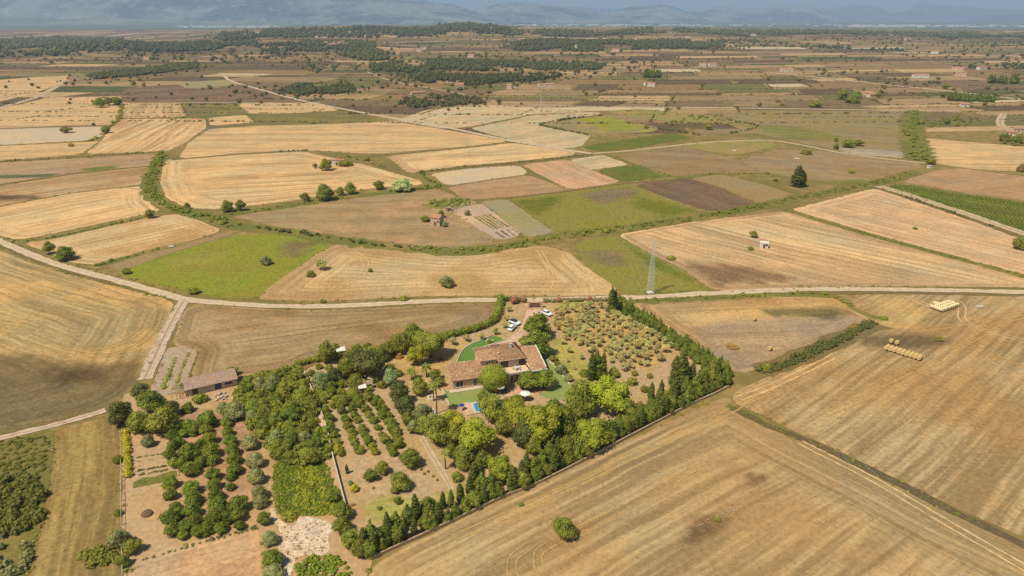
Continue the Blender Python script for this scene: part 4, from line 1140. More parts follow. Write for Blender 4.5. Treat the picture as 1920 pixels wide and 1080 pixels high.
wood('thicket above the long diagonal track', [(524, 172), (560, 160), (640, 156), (664, 164), (668, 172), (600, 180), (560, 182)], 150, 2.8, 4.6, 13)
wood('long low thicket left of the whitish field', [(744, 196), (760, 186), (850, 182), (936, 188), (930, 194), (860, 198), (780, 205)], 170, 2.2, 4.0, 14)
wood('dark reed belt at the upper left', [(134, 148), (200, 138), (300, 126), (370, 118), (372, 128), (300, 138), (200, 148), (140, 151)], 260, 3.2, 5.0, 15)
wood('scattered trees around the mid distance village', [(580, 120), (680, 124), (760, 118), (740, 132), (650, 130), (590, 140), (560, 134)], 60, 3, 5, 16)
wood('thicket belt behind the far road at the right', [(1780, 126), (1860, 122), (1920, 120), (1960, 124), (1920, 130), (1800, 133)], 120, 3.4, 6, 17)
wood('low trees dotted along the far right slope', [(1300, 76), (1440, 78), (1560, 86), (1680, 92), (1700, 98), (1560, 92), (1440, 88), (1380, 84)], 120, 4, 7, 18)
wood('trees dotted over the far right fields', [(1500, 70), (1720, 74), (1920, 80), (1920, 112), (1700, 100), (1560, 84)], 110, 4, 7, 19)
wood('trees dotted over the far left fields', [(230, 98), (480, 94), (560, 104), (480, 118), (300, 118), (240, 108)], 90, 4, 7, 20)
wood('trees dotted over the middle distance fields', [(880, 98), (1240, 100), (1300, 130), (1160, 150), (960, 140), (860, 112)], 130, 3, 6, 21)
# hedges of the far patchwork
pts = []
rs = np.random.RandomState(77)
for (ax, ay), (bx, by), yy in FAR_HEDGES:
    if yy < 660 or yy > 4200: continue
    g = noise.noise(Vector((ax / 500, ay / 500, 5)))
    if g < -.3: continue
    L = math.hypot(bx - ax, by - ay); n = int(L / (3.2 + yy / 560)); big = rs.rand() < .2
    for i in range(n):
        if rs.rand() < .3: continue
        f = (i + rs.rand()) / n; x = ax + (bx - ax) * f; y = ay + (by - ay) * f
        if abs(x) > y * .9 + 60: continue
        r = rs.uniform(.8, 1.8) * (1.8 if big and rs.rand() < .4 else 1) * (1 + yy / 6000)
        pts.append((x, y, float(hgt(x, y)) if y > 1500 else 0, r, .8))
scatter('hedgerow', pts, MINI_TUFT, FM('fartree'), 'low dark hedge lines between the far small fields')

pts = []; rj = np.random.RandomState(303)
while len(pts) < 1900:
    y = 850 + 3300 * rj.rand() ** .8; x = rj.uniform(-.85, .85) * y
    if noise.noise(Vector((x / 260, y / 330, 17))) < .08 and rj.rand() > .12: continue
    pts.append((x, y, float(hgt(x, y)) if y > 1500 else 0, rj.uniform(1.4, 3.4) * (1 + y / 6000), 1.0))
scatter('distant_trees', pts, MINI_FAR, FM('fartree'), 'countless small trees and bushes dotted over the far plain')
# ------------------------------------------------------------------ scrub along the banks (masses nobody could count)
BUSHM = FM('bush')
STRAWD0 = simple('dead_weed', alb(150, 124, 72), .95, .05, .3, 1.0)
def scrub(label, pts, protos=None, mat=None, name='scrub'):
    return scatter(name, pts, protos or MINI_BUSH, mat or BUSHM, label)
WC = [(306, 286), (296, 305), (284, 325), (279, 350), (290, 374), (318, 390), (350, 398), (400, 410), (440, 426)]
scrub('dense bushes along the upper bend of the watercourse', along(WC, 7, 1.4, .9, 2.1, 0, 1, 1))
scrub('low dark scrub on the bank below the brown fallow field', along([(480, 427), (540, 435), (600, 443), (700, 460), (780, 466)], 3.5, 2.2, .9, 1.6, .15, .9, 2), mat=FM('dark'))
scrub('mixed bushes on the bank below the kitchen garden', along([(780, 466), (870, 474), (930, 467), (1000, 453), (1060, 441), (1150, 431)], 8, 1.0, .8, 1.7, .0, .9, 3))
scrub('green bushes along the bank under the dark ploughed field', along([(1150, 431), (1250, 417), (1340, 404), (1440, 384), (1500, 370), (1560, 361), (1640, 345), (1700, 327)], 7, 1.2, .7, 1.6, .0, .9, 4))
scrub('low bushes under the row of round trees', along([(440, 402), (560, 384), (640, 371)], 4, 2.6, .8, 1.5, .2, .8, 5))
scrub('bushes filling the corner right of the row of trees', along([(740, 361), (780, 356), (824, 350)], 6, 1.7, 1.2, 2.2, .0, .9, 6) + along([(790, 324), (800, 336), (822, 350)], 3, 2.4, .9, 1.8, .0, .9, 7))
scrub('scrub on the balk between the wide stubble fields', along([(1473, 394), (1560, 421), (1650, 446), (1760, 475), (1920, 519)], 2.2, 1.9, .5, 1.1, .2, .8, 8))
scrub('dark scrub under the vineyard track', along([(1640, 350), (1700, 370), (1800, 404), (1860, 425)], 2.5, 2.0, .6, 1.2, .2, .8, 9), mat=FM('dark'))
scrub('chain of low bushes on the verge right of the conifers', along([(1165, 562), (1230, 562), (1330, 558), (1420, 554), (1500, 550)], 2.4, 1.5, .6, 1.3, .1, .9, 10))
scrub('green scrub where the balk meets the road', along([(1480, 550), (1540, 552), (1570, 560), (1590, 572)], 2.8, 1.4, .7, 1.3, 0, .9, 11))
scrub('long dark scrub hedge between the stubble fields', along([(1426, 697), (1480, 680), (1540, 652), (1600, 625), (1640, 607)], 2.6, .6, .8, 1.5, -.4, 1.0, 12) + along([(1432, 699), (1484, 683), (1545, 655), (1604, 628)], 2.2, .6, .8, 1.4, -.2, 1.0, 112), mat=FM('dark'))
scrub('weeds in the dark ditch', along([(1362, 761), (1400, 778), (1450, 803), (1470, 810)], 1.8, .8, .35, .8, 0, .8, 13) + along([(1470, 810), (1560, 849), (1640, 885), (1720, 924), (1800, 966), (1920, 1022)], 1.6, .9, .25, .6, .2, .8, 14), MINI_TUFT)
scrub('low scrub on the balk above the yellow green field', along([(182, 499), (240, 482), (300, 466)], 2.4, 1.9, .6, 1.2, .1, .8, 15))
scrub('low scrub on the balk under the round tree', along([(28, 453), (90, 448), (150, 435), (215, 420), (285, 404)], 2.2, 2.0, .6, 1.2, .1, .8, 16))
scrub('scrub under the golden fields at the left', along([(0, 303), (70, 299), (130, 295), (200, 291), (305, 284)], 3, 3.0, .7, 1.5, .3, .8, 17))
scrub('dark tufts on the thin balk above the ruin field', along([(520, 284), (575, 282)], 2.4, 2.5, .8, 1.4, 0, .8, 18) + along([(650, 292), (675, 300), (720, 314)], 2, 4, .6, 1.4, .2, .8, 19))
scrub('scrub line above the whitish plot', along([(790, 323), (870, 313), (960, 306), (1050, 297), (1110, 289)], 4, 2.6, .8, 1.5, .15, .7, 20))
scrub('tall weeds on the strip beside the right hand brown field', along([(1715, 208), (1709, 240), (1715, 272), (1728, 300)], 12, 4, 1.6, 3.2, .1, .8, 21))
scrub('scrub winding round the small crop plot', along([(1140, 291), (1190, 310), (1250, 330), (1292, 333), (1345, 325), (1440, 326)], 3, 3.5, .7, 1.5, .2, .7, 22))
scrub('dark hedge framing the green and brown field', along([(1100, 253), (1050, 243), (1002, 234), (1060, 224), (1128, 217)], 3.5, 2.8, 1.4, 2.4, -.2, .8, 23), mat=FM('dark'))
scrub('dark hedge line right of the framed field', along([(1212, 239), (1290, 249), (1310, 254)], 3, 3.5, 1.4, 2.2, -.2, .8, 24) + along([(1380, 229), (1424, 235), (1410, 243), (1370, 250)], 3, 3.5, 1.2, 2.0, -.1, .8, 25), mat=FM('dark'))
scrub('hedge climbing between golden fields at the left', along([(172, 264), (192, 254), (212, 235), (226, 218), (228, 196)], 4, 4, 1.4, 2.8, .1, .8, 26))
scrub('rough grass tufts along the main road', along([(0, 446), (40, 464), (100, 487), (230, 522), (330, 549)], 2.0, 3.0, .35, .8, .2, .7, 27) + along([(0, 463), (100, 503), (160, 520), (230, 538), (320, 562)], 2, 2.0, .4, 1.0, .0, .7, 28)
      + along([(420, 561), (500, 567), (600, 569), (700, 564), (870, 557)], 1.6, 3.0, .3, .7, .2, .7, 29) + along([(1500, 537), (1600, 537), (1750, 539), (1920, 543)], 2, 3.0, .4, .8, .1, .7, 30), MINI_TUFT)
scrub('rough growth around the ruined shelter garden beside the far track', fill([(800, 378), (880, 372), (885, 382), (860, 388), (810, 388)], 60, .7, 1.6, .9, 31))
scrub('rough green scrub on the far slope right of the track', fill([(1260, 222), (1330, 214), (1390, 222), (1370, 232), (1290, 238), (1240, 232)], 60, 1.2, 2.6, .8, 32))
scrub('bushes around the far right farm', fill([(1870, 255), (1920, 245), (1940, 262), (1900, 275), (1880, 272)], 50, 1.6, 3.4, .9, 33, True))
scrub('scattered scrub beside the far right road', fill([(1730, 225), (1800, 215), (1850, 225), (1820, 238), (1740, 240)], 40, 1.2, 2.6, .9, 34))
scatter('hedgerow', [(x, y, 0, RS.uniform(.3, .75) * (1 + y / 900), .6) for x, y in MARGIN[::2]], MINI_TUFT, FM('bush'), 'rough green tufts along the field edges')
scatter('hedgerow', [(x, y, 0, RS.uniform(.3, .8) * (1 + y / 900), .5) for x, y in MARGIN[1::2]], MINI_TUFT, STRAWD0, 'dry brown weeds along the field edges')
# weeds over the green fields
scrub('sparse weeds standing in the yellow green field', fill([(260, 505), (440, 445), (600, 450), (560, 490), (480, 555), (330, 540)], 260, .25, .6, .5, 35), MINI_TUFT, FM('yellow'), 'weeds')
scrub('sparse weeds around the pylon', fill([(1085, 458), (1155, 442), (1280, 508), (1330, 546), (1200, 553), (1150, 540)], 300, .25, .6, .6, 36), MINI_TUFT, FM('bush'), 'weeds')
scrub('weeds over the weedy green field', fill([(956, 373), (1170, 346), (1316, 398), (1150, 428), (1050, 435)], 420, .3, .7, .4, 37), MINI_TUFT, FM('bush'), 'weeds')
scrub('grass tufts on the green strip of the kitchen plot', along([(250, 910), (290, 900), (332, 889)], 2.8, .35, .2, .5, -1, .8, 90), MINI_TUFT, FM('bush'), 'weeds')
scrub('grey green grass tufts between the olive trees', fill([(1036, 585), (1060, 570), (1145, 564), (1262, 650), (1210, 695), (1130, 672), (1060, 640)], 1100, .15, .5, .6, 92), MINI_TUFT, FM('olive'), 'weeds')
scrub('dry weeds on the stony clearing', fill([(520, 985), (610, 975), (615, 1030), (540, 1060)], 120, .15, .45, .7, 91), MINI_TUFT, FM('brownish'), 'weeds')
scrub('dry tufts scattered over the estate earth', fill([(600, 700), (760, 690), (860, 900), (700, 1000), (650, 930)], 420, .12, .32, .7, 38) + fill([(1040, 570), (1145, 562), (1340, 700), (1200, 790), (1080, 830), (1060, 700)], 900, .15, .4, .6, 39), MINI_TUFT, FM('brownish'), 'weeds')

# clods and dry weed tufts standing in the nearest stubble
STRAWM = simple('dry_straw', alb(206, 166, 104), .95, .05, .25, 1.0); STRAWD = simple('dry_weed', alb(140, 112, 64), .95, .05, .3, 1.0)
for lab, poly, n, m, sd in [('dry weed tufts and clods in the foreground field', [(720, 1080), (860, 990), (1060, 900), (1300, 785), (1500, 840), (1900, 1040), (1920, 1080)], 1300, STRAWD, 81), ('loose straw clumps in the foreground field', [(720, 1080), (860, 990), (1060, 900), (1300, 785), (1500, 840), (1900, 1040), (1920, 1080)], 1300, STRAWM, 82),
                            ('dry weed tufts and clods in the field with bales', [(1600, 640), (1900, 570), (1910, 1000), (1640, 870), (1400, 760)], 1100, STRAWD, 83), ('loose straw clumps in the field with bales', [(1600, 560), (1900, 570), (1910, 1000), (1640, 870), (1400, 760)], 1100, STRAWM, 84),
                            ('dry weed tufts in the field left of the rubble track', [(0, 480), (320, 570), (260, 700), (190, 760), (0, 800)], 1100, STRAWD, 85), ('dry tufts in the field between road and estate', [(350, 580), (920, 572), (840, 625), (560, 685), (370, 700)], 700, STRAWD, 86),
                            ('dry tufts in the stubble strip beside the fence', [(110, 805), (222, 785), (226, 1070), (60, 1070)], 500, STRAWD, 87), ('dry tufts in the field behind the conifer hedge', [(1200, 570), (1560, 560), (1620, 600), (1400, 695)], 600, STRAWD, 88)]:
    scrub(lab, fill(poly, n, .12, .34, .6, sd, True), MINI_TUFT, m, 'straw_tufts')
# scrub masses of the lower left
scrub('bramble scrub on the waste ground at the lower left edge', fill([(0, 905), (70, 900), (85, 930), (78, 975), (40, 1000), (0, 1012)], 240, .9, 1.9, .9, 40, True) + fill([(0, 840), (70, 815), (95, 825), (88, 880), (60, 900), (0, 905)], 300, .3, .85, .6, 41, True), mat=foliage('foliage_waste', alb(112, 108, 56), alb(76, 78, 40)))
scrub('grey bushes in the bottom left corner', fill([(0, 1035), (30, 1020), (55, 1030), (48, 1080), (0, 1090)], 36, 1.2, 1.9, .9, 42, True), mat=FM('grey'))
scrub('yellow green bush mound beside the concrete fence', fill([(145, 1045), (175, 1030), (215, 1025), (228, 1050), (180, 1070)], 34, .7, 1.4, .8, 43))
scrub('dense low bramble and reed cover between the orchards', fill([(515, 868), (570, 858), (610, 868), (625, 905), (640, 935), (652, 950), (600, 968), (560, 965), (545, 978), (520, 960), (512, 910)], 1100, .45, .8, .9, 44), protos=MINI_TUFT, mat=FM('hedge'))
scrub('yellowing bramble among the green cover', fill([(560, 880), (600, 880), (625, 940), (640, 965), (600, 968), (555, 950)], 170, .4, .8, 1.0, 45), mat=FM('yellow'))
scrub('low bramble thicket along the bottom edge', fill([(555, 1062), (580, 1045), (620, 1042), (655, 1060), (670, 1080), (640, 1095), (560, 1095)], 110, .6, 1.2, .8, 46, True), mat=FM('hedge'))

# crowded thicket between the two orchards, joined undergrowth first, then the trees one can tell apart
scrub('undergrowth of the thicket between the orchards', fill([(445, 722), (500, 700), (560, 690), (578, 720), (600, 780), (625, 850), (600, 870), (540, 878), (500, 850), (465, 800), (440, 760)], 300, 1.1, 2.0, 1.0, 47))

TH = 'broadleaf trees crowding the thicket between the orchards'
rs = np.random.RandomState(5)
cells = []
for gy in range(705, 880, 19):
    for gx in range(440, 640, 24):
        cells.append((gx + rs.uniform(-7, 7) + (gy - 705) * .05, gy + rs.uniform(-6, 6)))
thick = [(446, 726), (500, 703), (558, 692), (576, 722), (602, 790), (622, 850), (596, 866), (545, 872), (508, 842), (470, 800), (448, 770)]
tp = np.array(thick, float); tn = {}
kinds = ['broad', 'hedge', 'bush', 'grey', 'broad', 'fig', 'yellow', 'fig', 'broad', 'yellow']
for i, (x, y) in enumerate(cells):
    if inside(np.array([[x, y]]), tp)[0]:
        k = kinds[rs.randint(len(kinds))]
        k = {'hedge': 'fig', 'yellow': 'bush'}.get(k, k)
        tn[k] = tn.get(k, 0) + 1; rown = int(round((y - 705) / 19)) + 1
        lab = {'broad': 'mid green broadleaf tree packed into the thicket between the orchards', 'fig': 'fresh green leafy tree packed into the thicket between the orchards', 'grey': 'grey green tree packed into the thicket between the orchards',
               'bush': 'olive green bushy shrub packed into the thicket between the orchards', 'dark': 'dark tree packed into the thicket between the orchards'}[k]
        crown(k, x, y, rs.uniform(28, 42), nth(tn[k]) + ' ' + lab.replace('packed into the thicket between the orchards', 'of the dense thicket, counted from its top'), lab.split(' packed')[0] + 's of the thicket', hs=rs.uniform(.85, 1.15))

# ------------------------------------------------------------------ trees, one by one: kind, x, y, crown width px, label, height factor
for kind, x, y, w, lab, hs in [
    ('pine', 895, 812, 86, 'large bright umbrella pine in front of the others, right of the narrow estate path', 1.0),
    ('pine', 846, 788, 66, 'bright pine just left of the swimming pool', 1.0),
    ('broad', 924, 766, 54, 'leafy tree overhanging the right end of the swimming pool', 1.15),
    ('pine', 968, 772, 62, 'pine between the pool tree and the widest pine', 1.0),
    ('pine', 1012, 786, 96, 'widest bright pine below the patio', 1.1),
    ('broad', 1092, 746, 66, 'green rounded tree at the right end of the curved lawn', 1.1),
    ('pine', 1146, 738, 82, 'yellow green pine right of the rounded tree, with a dark shaded side', 1.1),
    ('pine', 1112, 806, 72, 'bright round pine near the garden wall, below the yellow green pine', 1.0),
    ('broad', 1060, 790, 60, 'green tree tucked between two bright pines', 1.1),
    ('dark', 982, 815, 54, 'dark conical evergreen in the shade below the widest pine', 1.2),
    ('pine', 938, 872, 58, 'small bright pine beside the tall cypresses of the lower hedge', 1.0),
    ('broad', 822, 806, 56, 'mid green tree left of the large umbrella pine', 1.2),
    ('broad', 872, 850, 46, 'green tree in the shade at the foot of the umbrella pine', 1.1),
    ('broad', 968, 757, 34, 'green tree at the patio edge above the widest pine', 1.1),
    ('pinedark', 806, 640, 66, 'wide dusky pine on the dry lawn above the low wing', 1.05),
    ('pine', 782, 660, 42, 'paler cone shaped pine left of the dusky pine', 1.25),
    ('broad', 775, 628, 46, 'dark green tree behind the dusky pine', 1.1),
    ('broad', 745, 645, 42, 'leafy tree in the hedge left of the dusky pine', 1.0),
    ('broad', 725, 657, 34, 'small tree ending the bare stretch of the hedge', 1.0),
    ('ball', 926, 709, 50, 'clipped ball shaped tree standing against the villa', 1.0),
    ('fig', 1008, 612, 56, 'spreading green tree nearest the white car on the grass', 1.0),
    ('fig', 1006, 644, 62, 'spreading green tree just behind the villa roof', 1.0),
    ('fig', 990, 714, 46, 'leafy fig left half of the clump on the patio', .9),
    ('fig', 1020, 712, 46, 'leafy fig right half of the clump on the patio', .9),
    ('dark', 692, 684, 66, 'big dusky evergreen oak on the estate\'s upper left side', 1.0),
    ('dark', 668, 672, 40, 'dark tree left of the big dusky oak', 1.0),
    ('broad', 650, 690, 44, 'green tree between the dusky oak and the thin tree', 1.0),
    ('broad', 612, 662, 34, 'tall pointed tree at the upper left corner of the estate', 1.5),
    ('broad', 630, 655, 22, 'small tree leaning right of the pointed one', 1.2),
    ('grey', 602, 714, 42, 'grey green tree beside the reddish bare strip', 1.0),
    ('dark', 625, 706, 34, 'dark tree beside the grey green one at the reddish strip', 1.1),
    ('broad', 664, 718, 36, 'bushy green tree above the small white roofed shed', 1.0),
    ('ball', 662, 738, 24, 'bright green dome shaped bush left of the white roofed shed', 1.0),
    ('silver', 733, 708, 32, 'silvery grey green eucalyptus like shrub', 1.3),
    ('dark', 748, 738, 42, 'dark grey green tree at the head of the narrow path', 1.15),
    ('dark', 760, 764, 44, 'dark grey green tree halfway along the narrow path', 1.15),
    ('broad', 787, 724, 32, 'dark rounded tree left of the two palms by the stone ring', 1.3),
    ('grey', 792, 775, 44, 'dull green tree beside the blue mosaic basin', 1.0),
    ('broad', 795, 797, 40, 'round green tree below the dull green one', 1.0),
    ('broad', 824, 716, 22, 'dark bush against the left gable of the villa', 1.0),
    ('broad', 815, 703, 26, 'round shrub behind the left gable bush', 1.0),
    ('bush', 1025, 658, 14, 'small dark shrub at the back right corner of the villa', 1.0),
    ('bush', 1037, 673, 20, 'shrub beside the right hand garden path', 1.0),
    ('bush', 1045, 683, 16, 'small shrub below the path shrub', 1.0),
    ('grey', 1052, 692, 26, 'grey shrub on the edge of the curved lawn', .9),
    ('grey', 1066, 708, 20, 'second grey shrub on the edge of the curved lawn, lower down', .9),
    ('bush', 945, 648, 8, 'tiny shrub behind the villa roof', 1.0),
    ('bush', 918, 640, 13, 'dark shrub in a white stone ring on the wedge lawn', .9),
    ('olive', 849, 638, 20, 'small olive leftmost of the row on the dry lawn', 1.0),
    ('olive', 874, 632, 18, 'small olive second of the row on the dry lawn', 1.0),
    ('olive', 902, 629, 18, 'small olive third of the row on the dry lawn', 1.0),
    ('olive', 929, 620, 16, 'small olive at the bend of the hedge', 1.0),
    ('olive', 944, 608, 16, 'small olive left of the lower parked car', 1.0),
    ('olive', 950, 596, 14, 'small olive left of the upper parked car', 1.0),
    ('olive', 953, 577, 16, 'small olive behind the flowering hedge', 1.0),
    ('bush', 880, 676, 4, 'tiny plant beside the dry lawn bench', .6),
    ('brownish', 749, 668, 16, 'bare brown tree on the dry lawn edge', 1.2),
    ('bush', 858, 894, 28, 'clipped dark green mound beside the narrow path end', .9),
    ('broad', 768, 860, 42, 'bushy fruit tree low in the middle orchard, near the path', 1.0),
    ('broad', 752, 902, 38, 'dark bushy fruit tree lowest in the middle orchard', 1.1),
    ('broad', 740, 918, 20, 'small yellowish tree attached to the lowest fruit tree', 1.0),
    ('broad', 716, 878, 30, 'rounded citrus like tree, right one of a pair', 1.0),
    ('broad', 694, 891, 28, 'rounded citrus like tree, left one of a pair', 1.0),
    ('broad', 745, 938, 18, 'small tree casting a shadow on the yellow grass', 1.0),
    ('bush', 712, 953, 12, 'lone little shrub on the yellow grass', 1.1),
    ('yellow', 664, 915, 18, 'yellow green bush beside the bramble edge', 1.0),
    ('grey', 657, 905, 12, 'small grey bush above the yellow one', 1.0),
    ('yellow', 632, 842, 22, 'yellowing fruit bush at the left edge of the middle orchard', 1.0),
    ('broad', 1050, 985, .1, '', 1.0),
    # scattered field trees
    ('broad', 1059, 990, 44, 'lone bushy tree in the foreground golden field', 1.15),
    ('bush', 977, 946, 12, 'tiny dark bush near the garden wall in the golden field', .9),
    ('bush', 1345, 973, 18, 'low green clump on the stone heap in the foreground field', .4),
    ('bush', 1760, 636, 16, 'small green shrub between the two groups of bales', .8),
    ('brownish', 1374, 650, 30, 'low dark brown bush on the pinkish stubble', .4),
    ('bush', 1437, 690, 24, 'round shrub at the left end of the scrub hedge', 1.0),
    ('brownish', 1604, 612, 20, 'leafless bush on the scrub hedge', 1.0),
    ('bush', 1658, 597, 18, 'green bush at the end of the thin balk', .6),
    ('bush', 1915, 458, 34, 'dark round tree cut by the right picture edge', 1.3),
    ('olive', 601, 493, 30, 'spreading grey tree in the golden field above the road', .9),
    ('bush', 583, 514, 19, 'round green bush left of the spreading grey tree', 1.1),
    ('bush', 694, 507, 11, 'small dark tree alone in the golden field above the road', 1.3),
    ('grey', 837, 528, 32, 'straggly grey tree just above the road', .8),
    ('grey', 497, 488, 26, 'grey green tree in the yellow green field', .8),
    ('bush', 237, 509, 20, 'round dark bush above the road at the left', 1.0),
    ('bush', 363, 546, 26, 'low bush at the road fork', .7),
    ('bush', 605, 565, 14, 'low bush on the upper road verge', .7),
    ('bush', 757, 560, 22, 'flat bush on the upper road verge near the estate', .6),
    ('broad', 91, 465, 24, 'dark tree above the road at the left, upper one', 1.2),
    ('broad', 122, 475, 38, 'wide bushy tree above the road at the left, lower one', .8),
    ('broad', 280, 401, 20, 'round tree alone at the end of the low balk', 1.0),
    ('broad', 351, 386, 14, 'small tree on the bend of the watercourse', 1.0),
    ('broad', 426, 387, 26, 'left one of two round trees at the tip of the ruin field', 1.0),
    ('broad', 451, 385, 22, 'right one of two round trees at the tip of the ruin field', 1.1),
    ('broad', 572, 370, 20, 'leftmost tree of the row below the ruin field', 1.0),
    ('broad', 609, 361, 38, 'largest tree of the row below the ruin field', .95),
    ('broad', 637, 359, 20, 'small tree between the two bigger ones of the row below the ruin field', 1.0),
    ('broad', 657, 353, 24, 'tall round tree right of the largest in the row below the ruin field', 1.1),
    ('broad', 710, 347, 22, 'round tree standing apart in the row below the ruin field', .9),
    ('silver', 754, 347, 46, 'pale grey green wide tree at the right of the row below the ruin field', .6),
    ('bush', 790, 323, 10, 'small tree at the corner of the whitish plot', 1.3),
    ('broad', 611, 309, 26, 'round dark tree left of the ruined farmhouse', 1.0),
    ('broad', 591, 311, 11, 'small tree left of the round dark one at the ruin', 1.0),
    ('bush', 648, 307, 34, 'low spreading bush right of the ruined farmhouse', .5),
    ('brownish', 637, 297, 12, 'brown leafed tree behind the ruined farmhouse', 1.0),
    ('bush', 688, 298, 14, 'bush on the track right of the ruin', .9),
    ('broad', 827, 401, 15, 'dark tree behind the small stone hut', 1.2),
    ('bush', 797, 411, 22, 'green bush left of the small stone hut', .8),
    ('grey', 834, 420, 13, 'grey bush against the right wall of the stone hut', 1.0),
    ('grey', 876, 399, 14, 'grey tree at the top of the kitchen garden', .9),
    ('bush', 1183, 430, 12, 'small bluish bush on the bank above the striped field', .8),
    ('bush', 1258, 484, 22, 'dark low bush at the field edge right of the pylon', .5),
    ('broad', 1413, 439, 17, 'small tree above the white hut', .9),
    ('bush', 1408, 466, 13, 'small bush left of the white hut', .9),
    ('bush', 1746, 304, 20, 'pale green tree at the culvert by the right track', .9),
    ('brownish', 1915, 316, 16, 'thin tree at the right picture edge', 1.6),
    ('broad', 1568, 275, 12, 'round tree at the bend of the pale track', 1.0),
    ('broad', 1590, 269, 26, 'dark bush group beside the pale track, left part', .7),
    ('broad', 1610, 268, 20, 'dark bush group beside the pale track, right part', .7),
    ('bush', 1512, 286, 26, 'low dome bush in the brown field', .5),
    ('bush', 1597, 322, 16, 'small dome bush in the brown field below the track', .7),
    ('bush', 1454, 338, 10, 'round bush left of the cypress pair', 1.0),
    ('bush', 1716, 428, 12, 'low weed clump in the pinkish stubble', .6),
    ('bush', 1740, 470, .1, '', 1.0),
    ('broad', 1329, 238, 16, 'round tree in the far fallow right of the framed field', .8),
    ('broad', 1211, 238, 8, 'small round tree at the hedge corner', 1.0),
    ('broad', 1272, 202, 9, 'small tree on the thin straight road', 1.0),
    ('broad', 186, 193, 24, 'left end of the dark round thicket in the golden fields', .9),
    ('broad', 203, 190, 20, 'middle of the dark round thicket in the golden fields', .9),
    ('broad', 220, 190, 20, 'right end of the dark round thicket in the golden fields', .9),
    ('broad', 123, 243, 24, 'bush clump on the whitish field', .6),
    ('brownish', 133, 272, 14, 'brown tree under the whitish field', .8),
    ('broad', 198, 243, 18, 'round bush on the hedge between whitish and golden fields', .9),
    ('bush', 175, 233, 9, 'small bush above the whitish field', .9),
    ('broad', 249, 160, .1, '', 1.0),
    ('broad', 199, 155, 9, 'small tree behind the curving track', 1.0),
    ('broad', 250, 156, 11, 'small tree on the far hedge left of the pale strip', 1.0),
    ('bush', 588, 230, 10, 'lone bush in the mixed green fallow', .9),
    ('brownish', 871, 241, 12, 'brown bush on the diagonal track', .6),
    ('broad', 1530, 195, 28, 'low green thicket beside the thin straight road', .5),
    ('broad', 1580, 177, 26, 'dark block of trees left of the far white farm', .9),
    ('broad', 1608, 178, 22, 'trees in front of the far white farm', .8),
    ('bush', 1598, 189, 34, 'bright green low shrubs below the far white farm', .5),
    ('broad', 1648, 178, 12, 'round tree right of the far white farm', 1.0),
    ('broad', 1668, 187, 8, 'small dark tree standing apart right of the far white farm', 1.3),
    ('broad', 1768, 178, 11, 'dark tree left of the far cypress row', 1.2),
    ('broad', 1773, 162, 14, 'round tree beyond the far right road', .9),
    ('broad', 1717, 225, 10, 'dark tree on the wide green strip', 1.2),
    ('broad', 1731, 229, 9, 'small tree right of the wide green strip', 1.1),
    ('broad', 1776, 227, 14, 'light green tree by the far gardens', 1.1),
    ('broad', 1795, 232, 11, 'round tree right of the light green one by the far gardens', 1.0),
    ('broad', 1884, 258, 20, 'left tree of the clump hiding the far right farm', .9),
    ('broad', 1905, 262, 20, 'right tree of the clump hiding the far right farm', .9),
    ('broad', 1568, 262, 9, 'small tree above the pale track bend', 1.0),
]:
    if w < 1: continue
    if y > 560 and w > 30: w *= 1.04
    crown(kind, x, y, w, lab, None, hs)

for kind, x, y, w, lab in [('broad', 850, 815, 46, 'green tree in the gap between the pool pine and the umbrella pine'), ('broad', 1040, 770, 50, 'dark leafy tree right behind the widest pine'), ('broad', 1075, 775, 52, 'leafy tree below the rounded green one'),
        ('dark', 1035, 820, 44, 'dusky tree at the foot of the widest pine, right side'), ('broad', 1000, 838, 36, 'low green tree on the stony gap below the dark conical evergreen'), ('broad', 1060, 838, 44, 'green tree between bright round pine and wall hedge'),
        ('broad', 1178, 770, 44, 'dark tree in the shade right of the yellow green pine'), ('broad', 945, 800, 40, 'shaded green tree right of the umbrella pine'), ('broad', 905, 742, 22, 'green shrub at the pool side of the patio'),
        ('bush', 1095, 700, 20, 'low shrub left of the broad cypress clump'), ('bush', 948, 752, 18, 'small shrub between parasol and pool tree'), ('bush', 975, 748, 22, 'shrub at the foot of the patio by the hidden parasol'),
        ('grey', 775, 800, 30, 'grey green shrub beside the middle of the narrow path'), ('broad', 765, 785, 28, 'dark shrub on the narrow path bend'), ('bush', 745, 700, 22, 'olive shrub above the silvery one'), ('grey', 812, 790, 34, 'grey tree beside the tall palm foot'),
        ('bush', 730, 690, 22, 'dark shrub right of the dusky oak'), ('broad', 868, 868, 30, 'green bush between the umbrella pine and the clipped mound'), ('palm', 0, 0, 0, ''), ('broad', 715, 665, 30, 'leafy tree behind the dusky oak'),
        ('broad', 905, 860, 36, 'leafy tree at the back of the small bright pine'), ('broad', 845, 845, 30, 'small tree below the mid green tree'), ('bush', 1190, 700, 16, 'thin shrub behind the round green one')]:
    if w: crown(kind, x, y, w, lab, None, 1.1)
